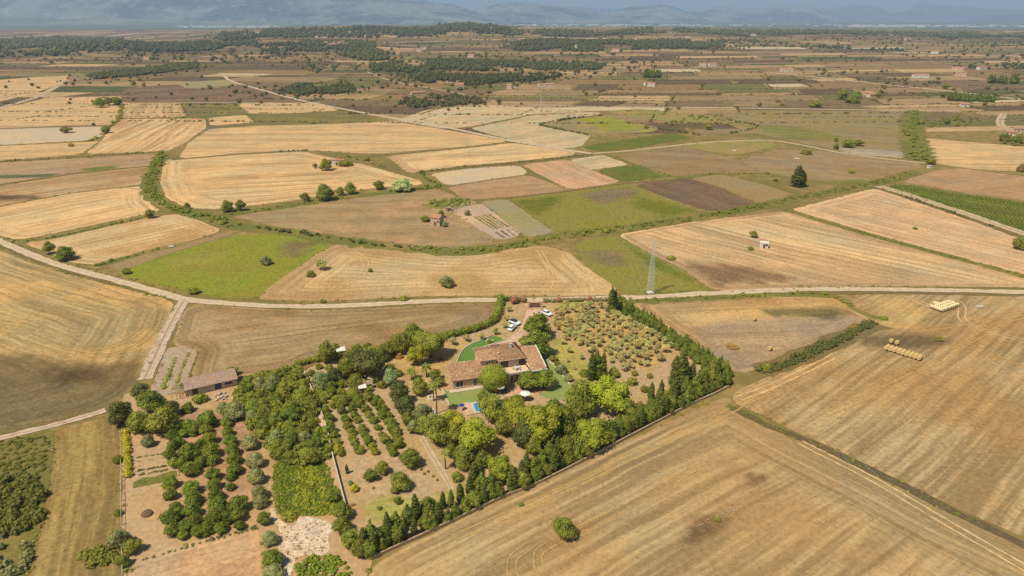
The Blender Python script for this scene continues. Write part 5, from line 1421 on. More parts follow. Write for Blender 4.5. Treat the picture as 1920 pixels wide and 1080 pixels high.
# citrus orchard below the barn: every tree one can tell apart
CIT = 'dark glossy citrus trees of the walled orchard'
for ci, (x, y, w) in enumerate(sorted([(352, 764, 24), (388, 786, 40), (386, 806, 26), (391, 822, 30), (394, 846, 36), (355, 848, 42), (322, 816, 26), (324, 834, 26), (318, 852, 26), (326, 868, 24), (356, 880, 34), (362, 806, 26), (352, 796, 26),
                (320, 904, 30), (318, 927, 26), (328, 950, 24), (318, 972, 36), (322, 995, 30), (358, 914, 34), (362, 934, 36), (360, 957, 34), (362, 980, 38), (344, 988, 26), (398, 888, 30), (401, 908, 28), (404, 928, 30), (408, 948, 38), (402, 970, 40), (388, 990, 30),
                (431, 912, 20), (444, 946, 40), (446, 966, 30), (425, 970, 30), (424, 792, 24), (427, 809, 24), (431, 826, 28), (435, 844, 30), (438, 861, 30), (440, 879, 30), (398, 862, 26), (330, 800, 30), (345, 812, 20), (336, 828, 22), (340, 866, 24), (376, 866, 26), (376, 832, 24), (372, 800, 28), (432, 894, 20), (414, 990, 26), (372, 996, 28), (450, 985, 22), (336, 960, 26), (342, 1004, 22)], key=lambda q: (0 if q[0] < 340 else 1 if q[0] < 375 else 2 if q[0] < 415 else 3, q[1]))):
    cl = 0 if x < 340 else 1 if x < 375 else 2 if x < 415 else 3
    if ci == 0: cnt = [0, 0, 0, 0]
    cnt[cl] += 1
    crown('citrus', x, y, w * 1.14, 'glossy citrus tree %s from the barn in the %s row from the fence' % (nth(cnt[cl]), nth(cl + 1)), CIT, .8)
for kind, x, y, w, lab, hs in [
    ('dark', 226, 776, 56, 'dark round oak at the lower left track, outermost of its group', 1.0),
    ('dark', 262, 732, 36, 'dark tree at the foot of the rubble track', .9),
    ('broad', 284, 752, 52, 'brownish green oak below the rubble track', .9),
    ('broad', 302, 790, 66, 'largest oak of the group left of the citrus orchard', .9),
    ('broad', 262, 792, 50, 'dark green oak between the outermost and the largest', 1.0),
    ('dark', 318, 768, 40, 'dull oak touching the pergola ruin', .9),
    ('bush', 322, 757, 22, 'small hedge bush below the timber pergola', .8),
    ('bush', 375, 747, 36, 'clipped wide dark hedge bush in front of the barn', .7),
    ('grey', 277, 826, 28, 'grey green round olive on the bare plot beside the fence', 1.0),
    ('grey', 440, 770, 50, 'wide grey olive right below the barn', .8),
    ('grey', 418, 764, 28, 'smaller grey olive left of the wide one', .9),
    ('grey', 468, 828, 38, 'grey olive at the top of the path line', .9),
    ('grey', 478, 862, 38, 'grey olive second from the top of the path line', .9),
    ('grey', 480, 892, 38, 'grey olive third from the top of the path line', .9),
    ('grey', 486, 922, 36, 'grey olive fourth from the top of the path line', .9),
    ('grey', 488, 940, 32, 'grey olive fifth from the top of the path line', .9),
    ('fig', 494, 972, 28, 'bright green tree below the line of grey olives', 1.1),
    ('grey', 506, 1008, 36, 'grey shrub right of the combed bed', .9),
    ('fig', 511, 1048, 44, 'bright green round tree at the bottom right of the combed bed', .9),
    ('grey', 512, 1072, 44, 'grey bush at the bottom edge', .7),
    ('bush', 220, 862, 22, 'dark round bush on the concrete fence, upper one', 1.1),
    ('bush', 222, 962, 18, 'dark round bush on the concrete fence, lower one', 1.1),
    ('grey', 222, 1010, 44, 'spiky grey green tree on the fence', 1.0),
    ('broad', 248, 1025, 34, 'brownish green tree right of the spiky one', 1.0),
    ('broad', 230, 1052, 28, 'round green bush at the foot of the fence', 1.0),
    ('broad', 434, 696, 26, 'dark tree behind the right end of the barn', .8),
    ('bush', 345, 722, 22, 'low bush behind the timber pergola', .6),
    ('bush', 543, 968, 32, 'green bush on the rim of the stony clearing', .7),
    ('broad', 622, 930, 30, 'dark leafy tree at the end of the bramble cover', 1.0),
    ('broad', 640, 958, 42, 'green tree where the bramble meets the wall hedge', .9),
    ('broad', 675, 1028, 38, 'leafy tree ending the wall hedge at the bottom', 1.1),
    ('broad', 655, 1010, 40, 'wide tree behind the last one of the wall hedge', 1.0),
    ('broad', 640, 985, 40, 'leafy tree at the lower left corner of the estate', 1.0),
]:
    crown(kind, x, y, w, lab, None, hs)

# middle orchard in slanting rows
MO = 'small fruit trees in the slanting rows of the middle orchard'
rs = np.random.RandomState(9)
rows = [[(596, 728), (618, 793), (640, 851)], [(618, 722), (640, 766), (660, 815), (674, 846)], [(640, 745), (663, 775), (686, 818), (702, 848)], [(668, 748), (692, 776), (716, 815), (736, 846)],
        [(690, 740), (715, 772), (736, 806), (748, 836)], [(708, 750), (728, 778), (744, 808)]]
for k, rw in enumerate(rows):
    C = smooth_poly([np.array(p) for p in rw], 1, False)
    rn = 0
    L = sum(math.dist(C[i], C[i + 1]) for i in range(len(C) - 1)); n = max(3, int(L / 9.5))
    for i in range(n):
        f = i / (n - 1) * (len(C) - 1); j = min(int(f), len(C) - 2); q = C[j] + (C[j + 1] - C[j]) * (f - j)
        kd = ['broad', 'citrus', 'broad', 'bush', 'fig', 'yellow'][rs.randint(6)]
        if kd == 'yellow': kd = 'bush'
        crown(kd, q[0] + rs.uniform(-2, 2), q[1] + rs.uniform(-2, 2), rs.uniform(15, 23), ('small leafy fruit tree' if kd != 'bush' else 'low leafy bush') + ', %s from the top of the %s slanting row' % (nth(i + 1), nth(k + 1)),
              MO if kd != 'bush' else 'low bushes in the slanting rows of the middle orchard', rs.uniform(.9, 1.2), name='fruit_tree' if kd != 'bush' else None)
for x, y, w in [(588, 745, 24), (596, 730, 20), (612, 742, 24), (640, 735, 22), (583, 700, 18), (598, 688, 16), (618, 690, 18), (632, 668, 22), (650, 666, 20), (670, 655, 26), (690, 650, 22), (676, 700, 26), (655, 702, 24), (700, 712, 22), (716, 722, 22), (690, 730, 20), (640, 720, 24), (625, 760, 20), (690, 745, 26), (706, 748, 20), (668, 756, 24), (640, 753, 18), (592, 760, 20), (603, 745, 18)]:
    crown('bush', x, y, w, 'leafy shrub in the tangle above the middle orchard', 'shrubs in the tangle above the middle orchard', 1.1)
for x, y, h in [(651, 888, 20), (656, 800, 12), (1055, 665, .1)]:
    if h > 1: tall('cypress', x, y, h, 'tiny dark cypress beside the yellow bush' if y > 850 else 'tiny cypress among the fruit rows', None, 1.3)
for x, y in [(790, 880), (796, 888), (803, 884), (812, 893), (700, 915), (820, 900)]:
    crown('bush', x, y, 7, 'tiny seedling shrub on the bare earth near the narrow path', 'seedling shrubs near the narrow path', 1.0)

# olive grove
GL, GR = np.array(P(1052, 578)), np.array(P(1148, 574))
grove = np.array([P(*p) for p in [(1036, 585), (1060, 572), (1140, 572), (1150, 590), (1200, 612), (1262, 650), (1240, 668), (1210, 690), (1170, 700), (1130, 670), (1100, 655), (1060, 640), (1035, 612)]])
ux = np.array(P(1262, 652)) - np.array(P(1152, 590)); ux /= np.linalg.norm(ux)
vx = np.array([-ux[1], ux[0]])
if vx[0] > 0: vx = -vx
o0 = np.array(P(1150, 582)); rs = np.random.RandomState(21)
onum = {}
for r in range(0, 30):
    for c in range(26, -14, -1):
        q = o0 + vx * (3.0 + r * 3.35) + ux * (c * 3.1 + (r % 2) * 1.3) + rs.uniform(-.5, .5, 2)
        if not inside(q[None], grove)[0] or rs.rand() < .05: continue
        rad = rs.uniform(1.25, 1.95)
        onum[r] = onum.get(r, 0) + 1
        plant_at('olive', q[0], q[1], 0, rad, 'olive tree %s from the villa side in the %s row from the conifer hedge' % (nth(onum[r]), nth(r + 1)), 'olive trees in rows on the stony grove', rs.uniform(.85, 1.15))
for x, y, w in [(1056, 640, 14), (1068, 655, 16), (1090, 668, 15), (1086, 640, 18), (1105, 655, 16), (1066, 620, 16), (1078, 690, 8), (1088, 698, 10), (1064, 675, 10), (1142, 648, 16), (1168, 664, 20), (1185, 685, 14), (1212, 680, 16), (1238, 668, 22), (1150, 690, 16), (1205, 665, 14)]:
    crown('olive', x, y, w, 'small olive standing apart on the fringe of the stony grove', 'fringe olives around the stony grove', .95)
for x, y, w, lab in [(1218, 705, 14, 'round clipped shrub alone on the stony ground'), (1184, 716, 24, 'round green shrub right of the yellow green pine'), (1208, 730, 20, 'round shrub left of the short cypress'), (1253, 736, 14, 'upright bush between cypress and wall'), (1152, 700, 26, 'brownish olive shrub above the yellow green pine'), (1320, 702, 32, 'clipped dark green block of shrub inside the east corner')]:
    crown('bush', x, y, w, lab, None, 1.1)
# cypresses
for x, y, h, wd, lab in [(1146, 588, 48, 1.2, 'tall black green cypress at the top of the conifer hedge, left of the pair'), (1152, 586, 42, 1.2, 'tall cypress at the top of the conifer hedge, right of the pair'),
                         (1109, 713, 50, 1.5, 'broad cypress in the clump left of the stony ground, left one'), (1118, 711, 54, 1.5, 'broad cypress in the clump left of the stony ground, middle one'), (1130, 711, 50, 1.2, 'cypress in the clump left of the stony ground, right one with pale trunk'),
                         (1264, 727, 60, 1.5, 'tall cypress of the dense group near the east corner, left one'), (1273, 728, 64, 1.6, 'tallest cypress of the dense group near the east corner, middle one'), (1281, 726, 58, 1.4, 'tall cypress of the dense group near the east corner, right one'),
                         (1296, 723, 44, 1.4, 'single pointed cypress right of the dense group'), (1220, 754, 38, 1.4, 'pointed cypress standing behind the wall hedge, left of two'), (1238, 752, 40, 1.3, 'pointed cypress standing behind the wall hedge, right of two'),
                         (889, 912, 48, 1.6, 'tall cypress rising from the wall hedge beside the small pine, left one'), (900, 908, 50, 1.5, 'tall cypress rising from the wall hedge beside the small pine, right one'),
                         (1494, 350, 36, 2.6, 'black cypress of the pair alone in the brown field, taller one'), (1503, 350, 27, 2.2, 'black cypress of the pair alone in the brown field, shorter one')]:
    tall('cypress', x, y, h, lab, None, wd)
for i, x in enumerate([1780, 1788, 1796, 1804, 1812, 1820, 1828, 1836, 1844, 1852, 1860]):
    tall('conifer', x, 189 + i * .3, 13, nth(i + 1) + ' dark conifer of the far row below the right hand road', 'far row of dark conifers below the right hand road', 1.4)
for i, (x, y, h) in enumerate([(1856, 156, 14), (1862, 156, 12), (1876, 156, 13), (1883, 157, 12), (1898, 157, 15), (1904, 157, 13)]):
    tall('conifer', x, y, h, nth(i + 1) + ' tall dark tree in the group beyond the far right road', 'tall dark trees beyond the far right road', 1.5)
for i, x in enumerate([1210, 1215, 1220, 1226, 1232, 1237]):
    tall('conifer', x, 146, 13, nth(i + 1) + ' dark conifer beside the far bright green garden', 'far conifers beside the bright green garden', 1.2)

# conifer hedge east of the grove, and the wall hedge
def hedge_row(pl, step, h0, h1, lab, grp, wide=1.35, jitter=.5, seed=0, tallp=0.0, mixk=0.0):
    rs = np.random.RandomState(seed); C = path_pts(pl, step); n = m = k = 0
    side = {1: 'outer row of the ', 2: 'inner row of the ', 3: 'outer row of the ', 4: 'inner row of the ', 5: 'middle row of the '}[seed]
    end = 'road end' if seed < 3 else 'east corner'
    for p in C:
        q = p + rs.uniform(-jitter, jitter, 2); h = rs.uniform(h0, h1); w = wide * rs.uniform(.9, 1.15)
        low = seed in (3, 4) and q[0] < 6
        if rs.rand() < mixk * (.35 if low else 1):
            m += 1; plant_at('broad', q[0], q[1], 0, rs.uniform(1.5, 2.3), '%s leafy bush from the %s in the %s' % (nth(m), end, side + grp[1]), 'leafy bushes in the ' + grp[1], 1.1, name='hedge_bush', cat='shrub'); continue
        if rs.rand() < (.6 if low else tallp):
            k += 1; e = plant_at('cypress', q[0], q[1], 0, h * 1.35, 'slender cypress, %s from the %s, in the %s' % (nth(k), end, side + grp[1]), 'slender cypresses in the ' + grp[1]); 
            for c in e.children: c.scale = (h * 1.75, h * 1.75, h * 1.3)
            continue
        n += 1
        h *= rs.uniform(.8, 1.08)
        e = plant_at('conifer', q[0], q[1], 0, h, '%s conifer from the %s in the %s' % (nth(n), end, side + grp[1]), grp[0], 1.0)
        e.rotation_euler = (rs.uniform(-.07, .07), rs.uniform(-.07, .07), e.rotation_euler[2])
        for c in e.children: c.scale = (h * w, h * w, h)
EH = ('conifers of the straight hedge east of the olive grove', 'straight hedge')
hedge_row([(1158, 574), (1200, 597), (1240, 622), (1280, 648), (1320, 675), (1362, 706)], 1.6, 3.6, 4.8, 'dark green conifer in the straight hedge east of the olive grove', EH, 1.6, .35, 1)
hedge_row([(1170, 590), (1240, 634), (1290, 668), (1340, 706)], 2.6, 2.8, 3.8, 'dark green conifer in the straight hedge east of the olive grove', EH, 1.6, .5, 2)
WH = ('conifers of the long wall hedge', 'garden wall hedge')
hedge_row([(1364, 718), (1318, 741), (1268, 766), (1205, 797), (1136, 832), (1060, 873), (990, 908), (950, 925), (860, 966), (790, 998), (700, 1040)], 1.4, 3.4, 4.9, 'green conifer in the long hedge behind the garden wall', WH, 1.25, .5, 3, .16, .14)
hedge_row([(1340, 712), (1300, 733), (1250, 756), (1190, 786), (1120, 820), (1040, 862), (960, 902), (900, 925), (850, 948), (790, 970), (730, 1005), (690, 1028)], 1.7, 3.4, 5.4, 'green conifer in the long hedge behind the garden wall', WH, 1.3, .8, 4, .3, .2)
hedge_row([(1250, 765), (1190, 792), (1120, 826)], 3.0, 3.4, 4.4, 'green conifer in the long hedge behind the garden wall', WH, 1.6, 1.0, 5, 0, .6)

# clipped leafy hedge of the north west side: one continuous hedge per stretch
def hedge(pl, w, h, label, seed, mat='hedge', name='hedge'):
    rs = np.random.RandomState(seed); C = path_pts(pl, .75); lob = []
    for p in C:
        lob.append((p[0] + rs.uniform(-.2, .2), p[1] + rs.uniform(-.2, .2), h * .5, w * .5 * rs.uniform(.85, 1.15), w * .5 * rs.uniform(.85, 1.15), h * .52 * rs.uniform(.85, 1.12)))
    V, Q, T = leaf_cloud(lob, len(lob) * 70, .26, seed, .86, 1, .6)
    o = link(name, mk_mesh(name, V, Q, T, FM(mat))); tag(o, label, 'hedge')
hedge([(940, 562), (938, 575), (934, 592), (926, 604)], 2.8, 2.6, 'clipped green hedge left of the parked cars', 1)
hedge([(926, 604), (912, 614), (880, 624), (845, 632), (815, 640)], 2.8, 2.4, 'clipped green hedge behind the row of small olives', 2)
hedge([(748, 650), (720, 657), (690, 660), (650, 668)], 2.2, 1.9, 'dark hedge along the upper side of the estate', 3, 'broad')
hedge([(600, 676), (580, 680), (558, 686)], 2.2, 1.8, 'short hedge at the upper left corner of the estate', 4, 'broad')
hedge([(236, 812), (238, 835), (240, 870), (240, 895)], 1.5, 1.3, 'narrow yellow green climber row inside the concrete fence', 5, 'yellow')
hedge([(943, 566), (955, 564), (970, 565), (984, 567)], 1.9, 1.8, 'dark flowering hedge left of the brown gate', 6, 'fig')
hedge([(1022, 567), (1060, 566), (1100, 565), (1142, 565)], 1.5, 1.3, 'ragged hedge right of the brown gate', 7, 'grey')
for x, y, w in [(964, 563, 18), (982, 562, 13)]:
    crown('flower', x, y, w, 'magenta bougainvillea nearest the brown gate' if x > 970 else 'dull purple bougainvillea left of the brightest one', None, 1.0)
for x, y, w in [(1048, 562, 12), (1106, 561, 13)]:
    crown('flower', x, y, w, 'small purple bougainvillea just right of the gate' if x < 1080 else 'pink bougainvillea halfway along the right hand fence', None, 1.0)

# palms
def palm(x, y, hpx, lab, r=1.9, fan=False):
    bx, by = P(x, y); h = hpx / (ppm(by) * .88)
    e = empty('palm_tree', (bx, by, 0), rnd.uniform(0, 6)); tag(e, lab, 'palm')
    MB().tube((0, 0, -.2), (.1, .05, h * .6), .2, .15, 8).tube((.1, .05, h * .6), (0, 0, h), .15, .17, 8).build('trunk', M_bark, e)
    mb = MB(); rs = np.random.RandomState(int(x))
    for i in range(34):
        t = i * 2.4; el = rs.uniform(-.35, 1.15); L = r * rs.uniform(.85, 1.1)
        px_, pz = 0.0, 0.0; pr = None; seg = 5
        for s in range(seg + 1):
            f = s / seg; rr = L * f * math.cos(el * (1 - f * .4)); zz = h + L * (math.sin(el) * f - .62 * f * f)
            wd = .26 * math.sin(math.pi * min(.98, f * .85 + .12))
            a = (math.cos(t) * rr - math.sin(t) * wd, math.sin(t) * rr + math.cos(t) * wd, zz - wd * .5)
            m = (math.cos(t) * rr, math.sin(t) * rr, zz)
            b = (math.cos(t) * rr + math.sin(t) * wd, math.sin(t) * rr - math.cos(t) * wd, zz - wd * .5)
            if pr: mb.poly([pr[0], pr[1], m, a]); mb.poly([pr[1], pr[2], b, m])
            pr = (a, m, b)
    mb.build('crown', FM('palm'), e)
palm(772, 712, 18, 'feathery palm on the dry lawn, left of two', 2.0)
palm(800, 706, 20, 'feathery palm on the dry lawn, right of two', 2.0)
palm(813, 752, 32, 'tall palm rising from the white stone ring', 1.8)
palm(819, 776, 56, 'tallest palm right beside the white stone ring', 1.8)
palm(836, 880, 34, 'small palm beside the narrow path below the umbrella pine', 1.5)
# ------------------------------------------------------------------ building materials
M_wall = simple('villa_render', alb(238, 204, 162), .9, .1, .08, 1.2)
M_wall2 = simple('villa_render_pink', alb(230, 188, 146), .9, .1, .1, 1.2)
M_white = simple('white_paint', alb(248, 240, 226), .6, .3, .05)
M_glass = simple('window_glass', (.03, .035, .04), .08, .5, .1)
M_wood = simple('brown_wood', alb(122, 78, 50), .7, .2, .2, 4)
M_grey = simple('galvanised_steel', alb(214, 214, 208), .45, .5, .1)
M_conc = simple('concrete', alb(216, 196, 164), .9, .1, .12, 2)
M_stone = simple('field_stone', alb(214, 182, 148), .95, .1, .25, 2.5)
M_white_wall = simple('whitewash', alb(240, 230, 212), .85, .1, .1, .8)
M_rub2 = simple('stone_rubble', alb(206, 186, 160), .95, .1, .3, 1.5)
M_corr = simple('fibre_cement', alb(176, 146, 122), .9, .1, .12, .9)
M_blue = simple('blue_cloth', alb(56, 72, 150), .8, .1, .1)
M_dark = simple('dark_plastic', (.02, .02, .025), .5, .3, .1)

def roof_mat(name, a, b, c):
    t = NT(name)
    uv = t.n('UVMap'); uv.uv_map = 'tile'
    cell = t.n('TexWhiteNoise', {0: t.n('VectorMath', {0: uv.outputs[0]}, operation='FLOOR').outputs[0]}, noise_dimensions='2D')
    pos = t.n('NewGeometry').outputs[0]; nz = t.noise(pos, .5, 4, .65)
    col = t.mix(cell.outputs[0], a, b)
    col = t.mix(t.math('MULTIPLY', t.math('GREATER_THAN', cell.outputs[0], .88), .8), col, c)
    col = t.mix(t.math('MULTIPLY', t.rng(nz, .45, .7), .5), col, alb(136, 110, 84))
    t.bsdf(col, .9, .1); return t.m
M_tile = roof_mat('roof_tiles', alb(222, 172, 124), alb(184, 136, 96), alb(240, 214, 176))
M_tile2 = roof_mat('roof_tiles_light', alb(234, 184, 136), alb(204, 152, 108), alb(244, 220, 180))

def tile_roof(name, p00, p10, p11, p01, parent, mat=None, col=.30, row=.42, amp=.07, thick=.14):
    """barrel tiles laid on the plane p00-p10 (eave) to p01-p11 (ridge)"""
    p00, p10, p11, p01 = map(Vector, (p00, p10, p11, p01))
    W = ((p10 - p00).length + (p11 - p01).length) / 2; L = ((p01 - p00).length + (p11 - p10).length) / 2
    nc = max(2, int(W / col)); nr = max(2, int(L / row)); nrm = (p10 - p00).cross(p01 - p00).normalized()
    V, UV, Qd = [], [], []
    prof = [(0, 0), (.18, .75), (.36, 1), (.54, .75), (.72, 0), (.86, -.25)]
    for r in range(nr):
        for e, lift in ((0, .05), (1, 0)):
            fv = (r + e) / nr
            for c in range(nc):
                for u, h in prof:
                    fu = (c + u) / nc
                    a = p00.lerp(p10, fu); b = p01.lerp(p11, fu)
                    V.append(a.lerp(b, fv) + nrm * (h * amp + lift + (0.0 if e else .0)))
                    UV.append((c + .5, r + .5))
            a = p10.lerp(p11, fv); V.append(a + nrm * lift); UV.append((nc - .5, r + .5))
    m = nc * len(prof) + 1
    for r in range(nr):
        b0 = r * 2 * m
        for i in range(m - 1): Qd.append((b0 + i, b0 + i + 1, b0 + m + i + 1, b0 + m + i))
        if r:
            b1 = (r * 2 - 1) * m
            for i in range(m - 1): Qd.append((b1 + i, b1 + i + 1, b0 + i + 1, b0 + i))
    me = mk_mesh(name, [tuple(v) for v in V], Qd, None, mat or M_tile)
    uvl = me.uv_layers.new(name='tile')
    vi = np.zeros(len(me.loops), np.int32); me.loops.foreach_get('vertex_index', vi)
    uvl.data.foreach_set('uv', np.array(UV, np.float32)[vi].ravel())
    o = link(name, me, parent)
    d = -nrm * thick
    mb = MB(); b = [p00 - nrm * .02, p10 - nrm * .02, p11 - nrm * .02, p01 - nrm * .02]; q = [v + d for v in b]
    mb.v += [tuple(v) for v in b + q]; mb.f += [(3, 2, 1, 0), (4, 5, 6, 7), (0, 1, 5, 4), (1, 2, 6, 5), (2, 3, 7, 6), (3, 0, 4, 7)]
    mb.build('roof_slab', mat_slab, o)
    return o
mat_slab = M_wall2

def wall_with(parent, name, x0, x1, y, z0, z1, holes, th=.28, mat=None):
    """wall along x with its outer face at y (facing -y) and real openings"""
    xs = sorted({x0, x1, *[h[0] for h in holes], *[h[1] for h in holes]}); zs = sorted({z0, z1, *[h[2] for h in holes], *[h[3] for h in holes]})
    mb = MB()
    for a, b in zip(xs[:-1], xs[1:]):
        for c, d in zip(zs[:-1], zs[1:]):
            if any(h[0] - 1e-6 <= a and b <= h[1] + 1e-6 and h[2] - 1e-6 <= c and d <= h[3] + 1e-6 for h in holes): continue
            mb.box(a, b, y, y + th, c, d)
    o = mb.build(name, mat or M_wall, parent)
    return o

def window(parent, x0, x1, z0, z1, y, name='window', frame=M_white, glass=M_glass, bars=1, proud=.03):
    w = .10; mb = MB()
    mb.box(x0 - w, x1 + w, y - proud, y + .12, z1, z1 + w).box(x0 - w, x1 + w, y - proud - .04, y + .12, z0 - w, z0)
    mb.box(x0 - w, x0, y - proud, y + .12, z0, z1).box(x1, x1 + w, y - proud, y + .12, z0, z1)
    for i in range(bars):
        xm = x0 + (x1 - x0) * (i + 1) / (bars + 1); mb.box(xm - .03, xm + .03, y + .02, y + .11, z0, z1)
    f = mb.build(name, frame, parent)
    MB().box(x0, x1, y + .13, y + .16, z0, z1).build('pane', glass, f)
    return f

# ------------------------------------------------------------------ villa
A17 = math.radians(17.5)
VO = np.array([-17.0, 172.4])
def vw(u, v): return VO[0] + u * math.cos(A17) - v * math.sin(A17), VO[1] + u * math.sin(A17) + v * math.cos(A17)
villa = empty('villa', (VO[0], VO[1], .3), A17)
tag(villa, 'large two storey villa with terracotta tiled roofs and pinkish walls', 'villa')
# low wing
wall_with(villa, 'wall', 0, 9.3, 0, -.3, 3.1, [(.9, 3.1, .5, 2.5), (6.0, 7.2, 0, 2.4)], mat=M_wall2)
MB().prism([(0, .281), (.28, .281), (.28, 6.7), (0, 6.7)], -.3, 3.0).build('wall', M_wall2, villa)
g = MB(); g.v += [(0, .0, 3.1), (.28, .0, 3.1), (0, 6.98, 3.1), (.28, 6.98, 3.1), (0, 6.98, 4.65), (.28, 6.98, 4.65)]
g.f += [(0, 2, 4), (1, 5, 3), (0, 4, 5, 1), (2, 3, 5, 4), (0, 1, 3, 2)]; g.build('gable_wall', M_wall2, villa)
MB().box(0, 9.3, 6.72, 6.99, -.3, 4.6).build('wall', M_wall2, villa)
MB().box(.285, 9.3, .29, 6.7, 3.0, 3.08).build('ceiling', M_wall, villa)
tile_roof('roof', (-.35, -.5, 2.98), (9.3, -.5, 2.98), (9.3, 7.2, 4.8), (-.35, 7.2, 4.8), villa)
window(villa, 1.0, 3.0, .55, 2.4, 0); window(villa, 6.1, 7.1, .1, 2.3, 0, 'door')
MB().box(-1.2, 9.3, -1.6, -.02, -.35, .02).build('terrace', M_conc, villa)
# tall middle part with the three narrow windows
wall_with(villa, 'wall', 9.32, 14.6, 4.2, 2.9, 5.75, [(11.2, 11.6, 4.3, 5.2), (12.0, 12.4, 4.3, 5.2), (12.8, 13.2, 4.3, 5.2)])
for x in (11.2, 12.0, 12.8): window(villa, x, x + .4, 4.3, 5.2, 4.2, bars=0)
MB().box(9.32, 9.6, 4.49, 9.4, -.3, 5.9).build('wall', M_wall, villa)
MB().box(9.62, 14.6, 9.12, 9.4, -.3, 6.1).build('wall', M_wall, villa)
MB().box(9.64, 14.6, 4.5, 9.1, 5.6, 5.7).build('ceiling', M_wall, villa)
wall_with(villa, 'wall', 9.32, 14.6, 1.0, -.3, 3.0, [(11.5, 12.9, .8, 2.2)]); window(villa, 11.6, 12.8, .9, 2.1, 1.0)
tile_roof('roof', (9.3, .8, 3.0), (14.6, .8, 3.0), (14.6, 4.2, 3.9), (9.3, 4.2, 3.9), villa)
tile_roof('roof', (9.0, 3.8, 5.72), (14.9, 3.8, 5.72), (14.9, 9.0, 6.5), (9.0, 9.0, 6.5), villa)
tile_roof('roof', (14.9, 12.2, 6.1), (9.0, 12.2, 6.1), (9.0, 9.05, 6.5), (14.9, 9.05, 6.5), villa)
# main block
wall_with(villa, 'wall', 14.62, 23.0, 3.0, 3.0, 5.6, [(15.4, 17.6, 3.1, 5.2), (18.9, 19.2, 4.6, 4.9), (20.0, 20.3, 4.6, 4.9), (20.9, 22.8, 3.1, 5.2)])
for a, b in ((15.5, 17.5), (21.0, 22.7)):
    window(villa, a, b, 3.15, 5.1, 3.0, 'door', M_wood)
for a in (15.42, 16.95): MB().box(a, a + .55, 2.9, 2.96, 3.15, 5.1).build('shutter', M_wood, villa)
for a in (20.95, 22.2): MB().box(a, a + .55, 2.9, 2.96, 3.15, 5.1).build('shutter', M_wood, villa)
for a in (18.9, 20.0): window(villa, a + .02, a + .28, 4.62, 4.88, 3.0, bars=0)
wall_with(villa, 'wall', 13.4, 23.0, -.1, -.3, 2.75, [(17.0, 18.2, 0, 2.3), (18.7, 19.9, 0, 2.3), (20.6, 21.8, 0, 2.3)])
for a in (17.0, 18.7, 20.6): window(villa, a + .08, a + 1.12, .08, 2.2, -.1, 'door')
MB().box(13.4, 22.98, -1.7, 2.98, 2.77, 2.98).build('balcony', M_wall, villa)
MB().box(13.4, 22.98, -1.72, -1.5, 2.99, 3.5).box(13.4, 13.6, -1.49, 2.9, 2.99, 3.5).build('parapet', M_white_wall, villa)
for x in (13.55, 16.5, 20.0, 22.6): MB().box(x, x + .3, -1.65, -1.35, -.3, 2.76).build('column', M_white_wall, villa)
MB().box(14.62, 23.0, 12.7, 12.98, -.3, 5.5).build('wall', M_wall, villa)
MB().box(14.64, 23.0, 3.3, 12.69, 5.4, 5.5).build('ceiling', M_wall, villa)
MB().box(14.6, 14.9, 9.42, 12.69, -.3, 6.0).build('wall', M_wall, villa)
tile_roof('roof', (14.4, 2.3, 5.55), (23.2, 2.3, 5.55), (20.6, 8.1, 8.3), (16.6, 8.1, 8.3), villa)
tile_roof('roof', (23.2, 13.4, 5.55), (14.4, 13.4, 5.55), (16.6, 8.15, 8.3), (20.6, 8.15, 8.3), villa)
tile_roof('roof', (23.2, 2.35, 5.54), (23.2, 13.35, 5.54), (20.63, 8.16, 8.28), (20.63, 8.1, 8.28), villa)
tile_roof('roof', (14.4, 13.35, 5.54), (14.4, 2.35, 5.54), (16.57, 8.1, 8.28), (16.57, 8.16, 8.28), villa)
c = MB().box(19.2, 19.75, 6.3, 6.85, 6.6, 8.7).build('chimney', M_white_wall, villa)
MB().box(19.1, 19.85, 6.2, 6.95, 8.71, 8.85).build('chimney_cap', M_conc, c)
c = MB().box(14.9, 15.4, 4.6, 5.1, 6.0, 7.2).build('chimney', M_wall, villa)
MB().box(14.82, 15.48, 4.52, 5.18, 7.21, 7.35).build('chimney_cap', M_conc, c)
# right part under its long slope
MB().box(23.02, 27.6, 7.4, 7.68, -.3, 6.3).build('wall', M_wall, villa)
wall_with(villa, 'wall', 23.02, 27.6, -2.0, -.3, 3.8, [(24.5, 26.2, .6, 2.3)]); window(villa, 24.6, 26.1, .7, 2.2, -2.0)
g = MB(); g.v += [(27.62, -2.0, -.3), (27.9, -2.0, -.3), (27.62, 7.68, -.3), (27.9, 7.68, -.3), (27.62, -2.0, 4.15), (27.9, -2.0, 4.15), (27.62, 7.68, 6.75), (27.9, 7.68, 6.75)]
g.f += [(0, 2, 6, 4), (1, 5, 7, 3), (0, 4, 5, 1), (2, 3, 7, 6), (4, 6, 7, 5), (0, 1, 3, 2)]; g.build('parapet_wall', M_white_wall, villa)
MB().box(23.03, 27.6, -1.7, 7.39, 3.55, 3.6).build('ceiling', M_wall, villa)
tile_roof('roof', (22.9, -2.5, 3.75), (27.6, -2.5, 3.75), (27.6, 7.6, 6.55), (22.9, 7.6, 6.55), villa, M_tile2)
tile_roof('roof', (27.6, 11.5, 5.0), (22.9, 11.5, 5.0), (22.9, 7.62, 6.55), (27.6, 7.62, 6.55), villa, M_tile2)
MB().box(22.75, 28.0, -2.9, -2.55, 3.5, 3.72).build('eave_trim', M_white_wall, villa)
MB().box(22.99, 23.01, 3.3, 12.6, -.3, 5.4).build('wall', M_wall, villa)
MB().box(27.0, 27.6, 11.0, 11.3, -.3, 4.9).box(23.03, 26.99, 11.0, 11.3, -.3, 4.9).build('wall', M_wall, villa)

def put(u, v, z=.3): x, y = vw(u, v); return (x, y, z)
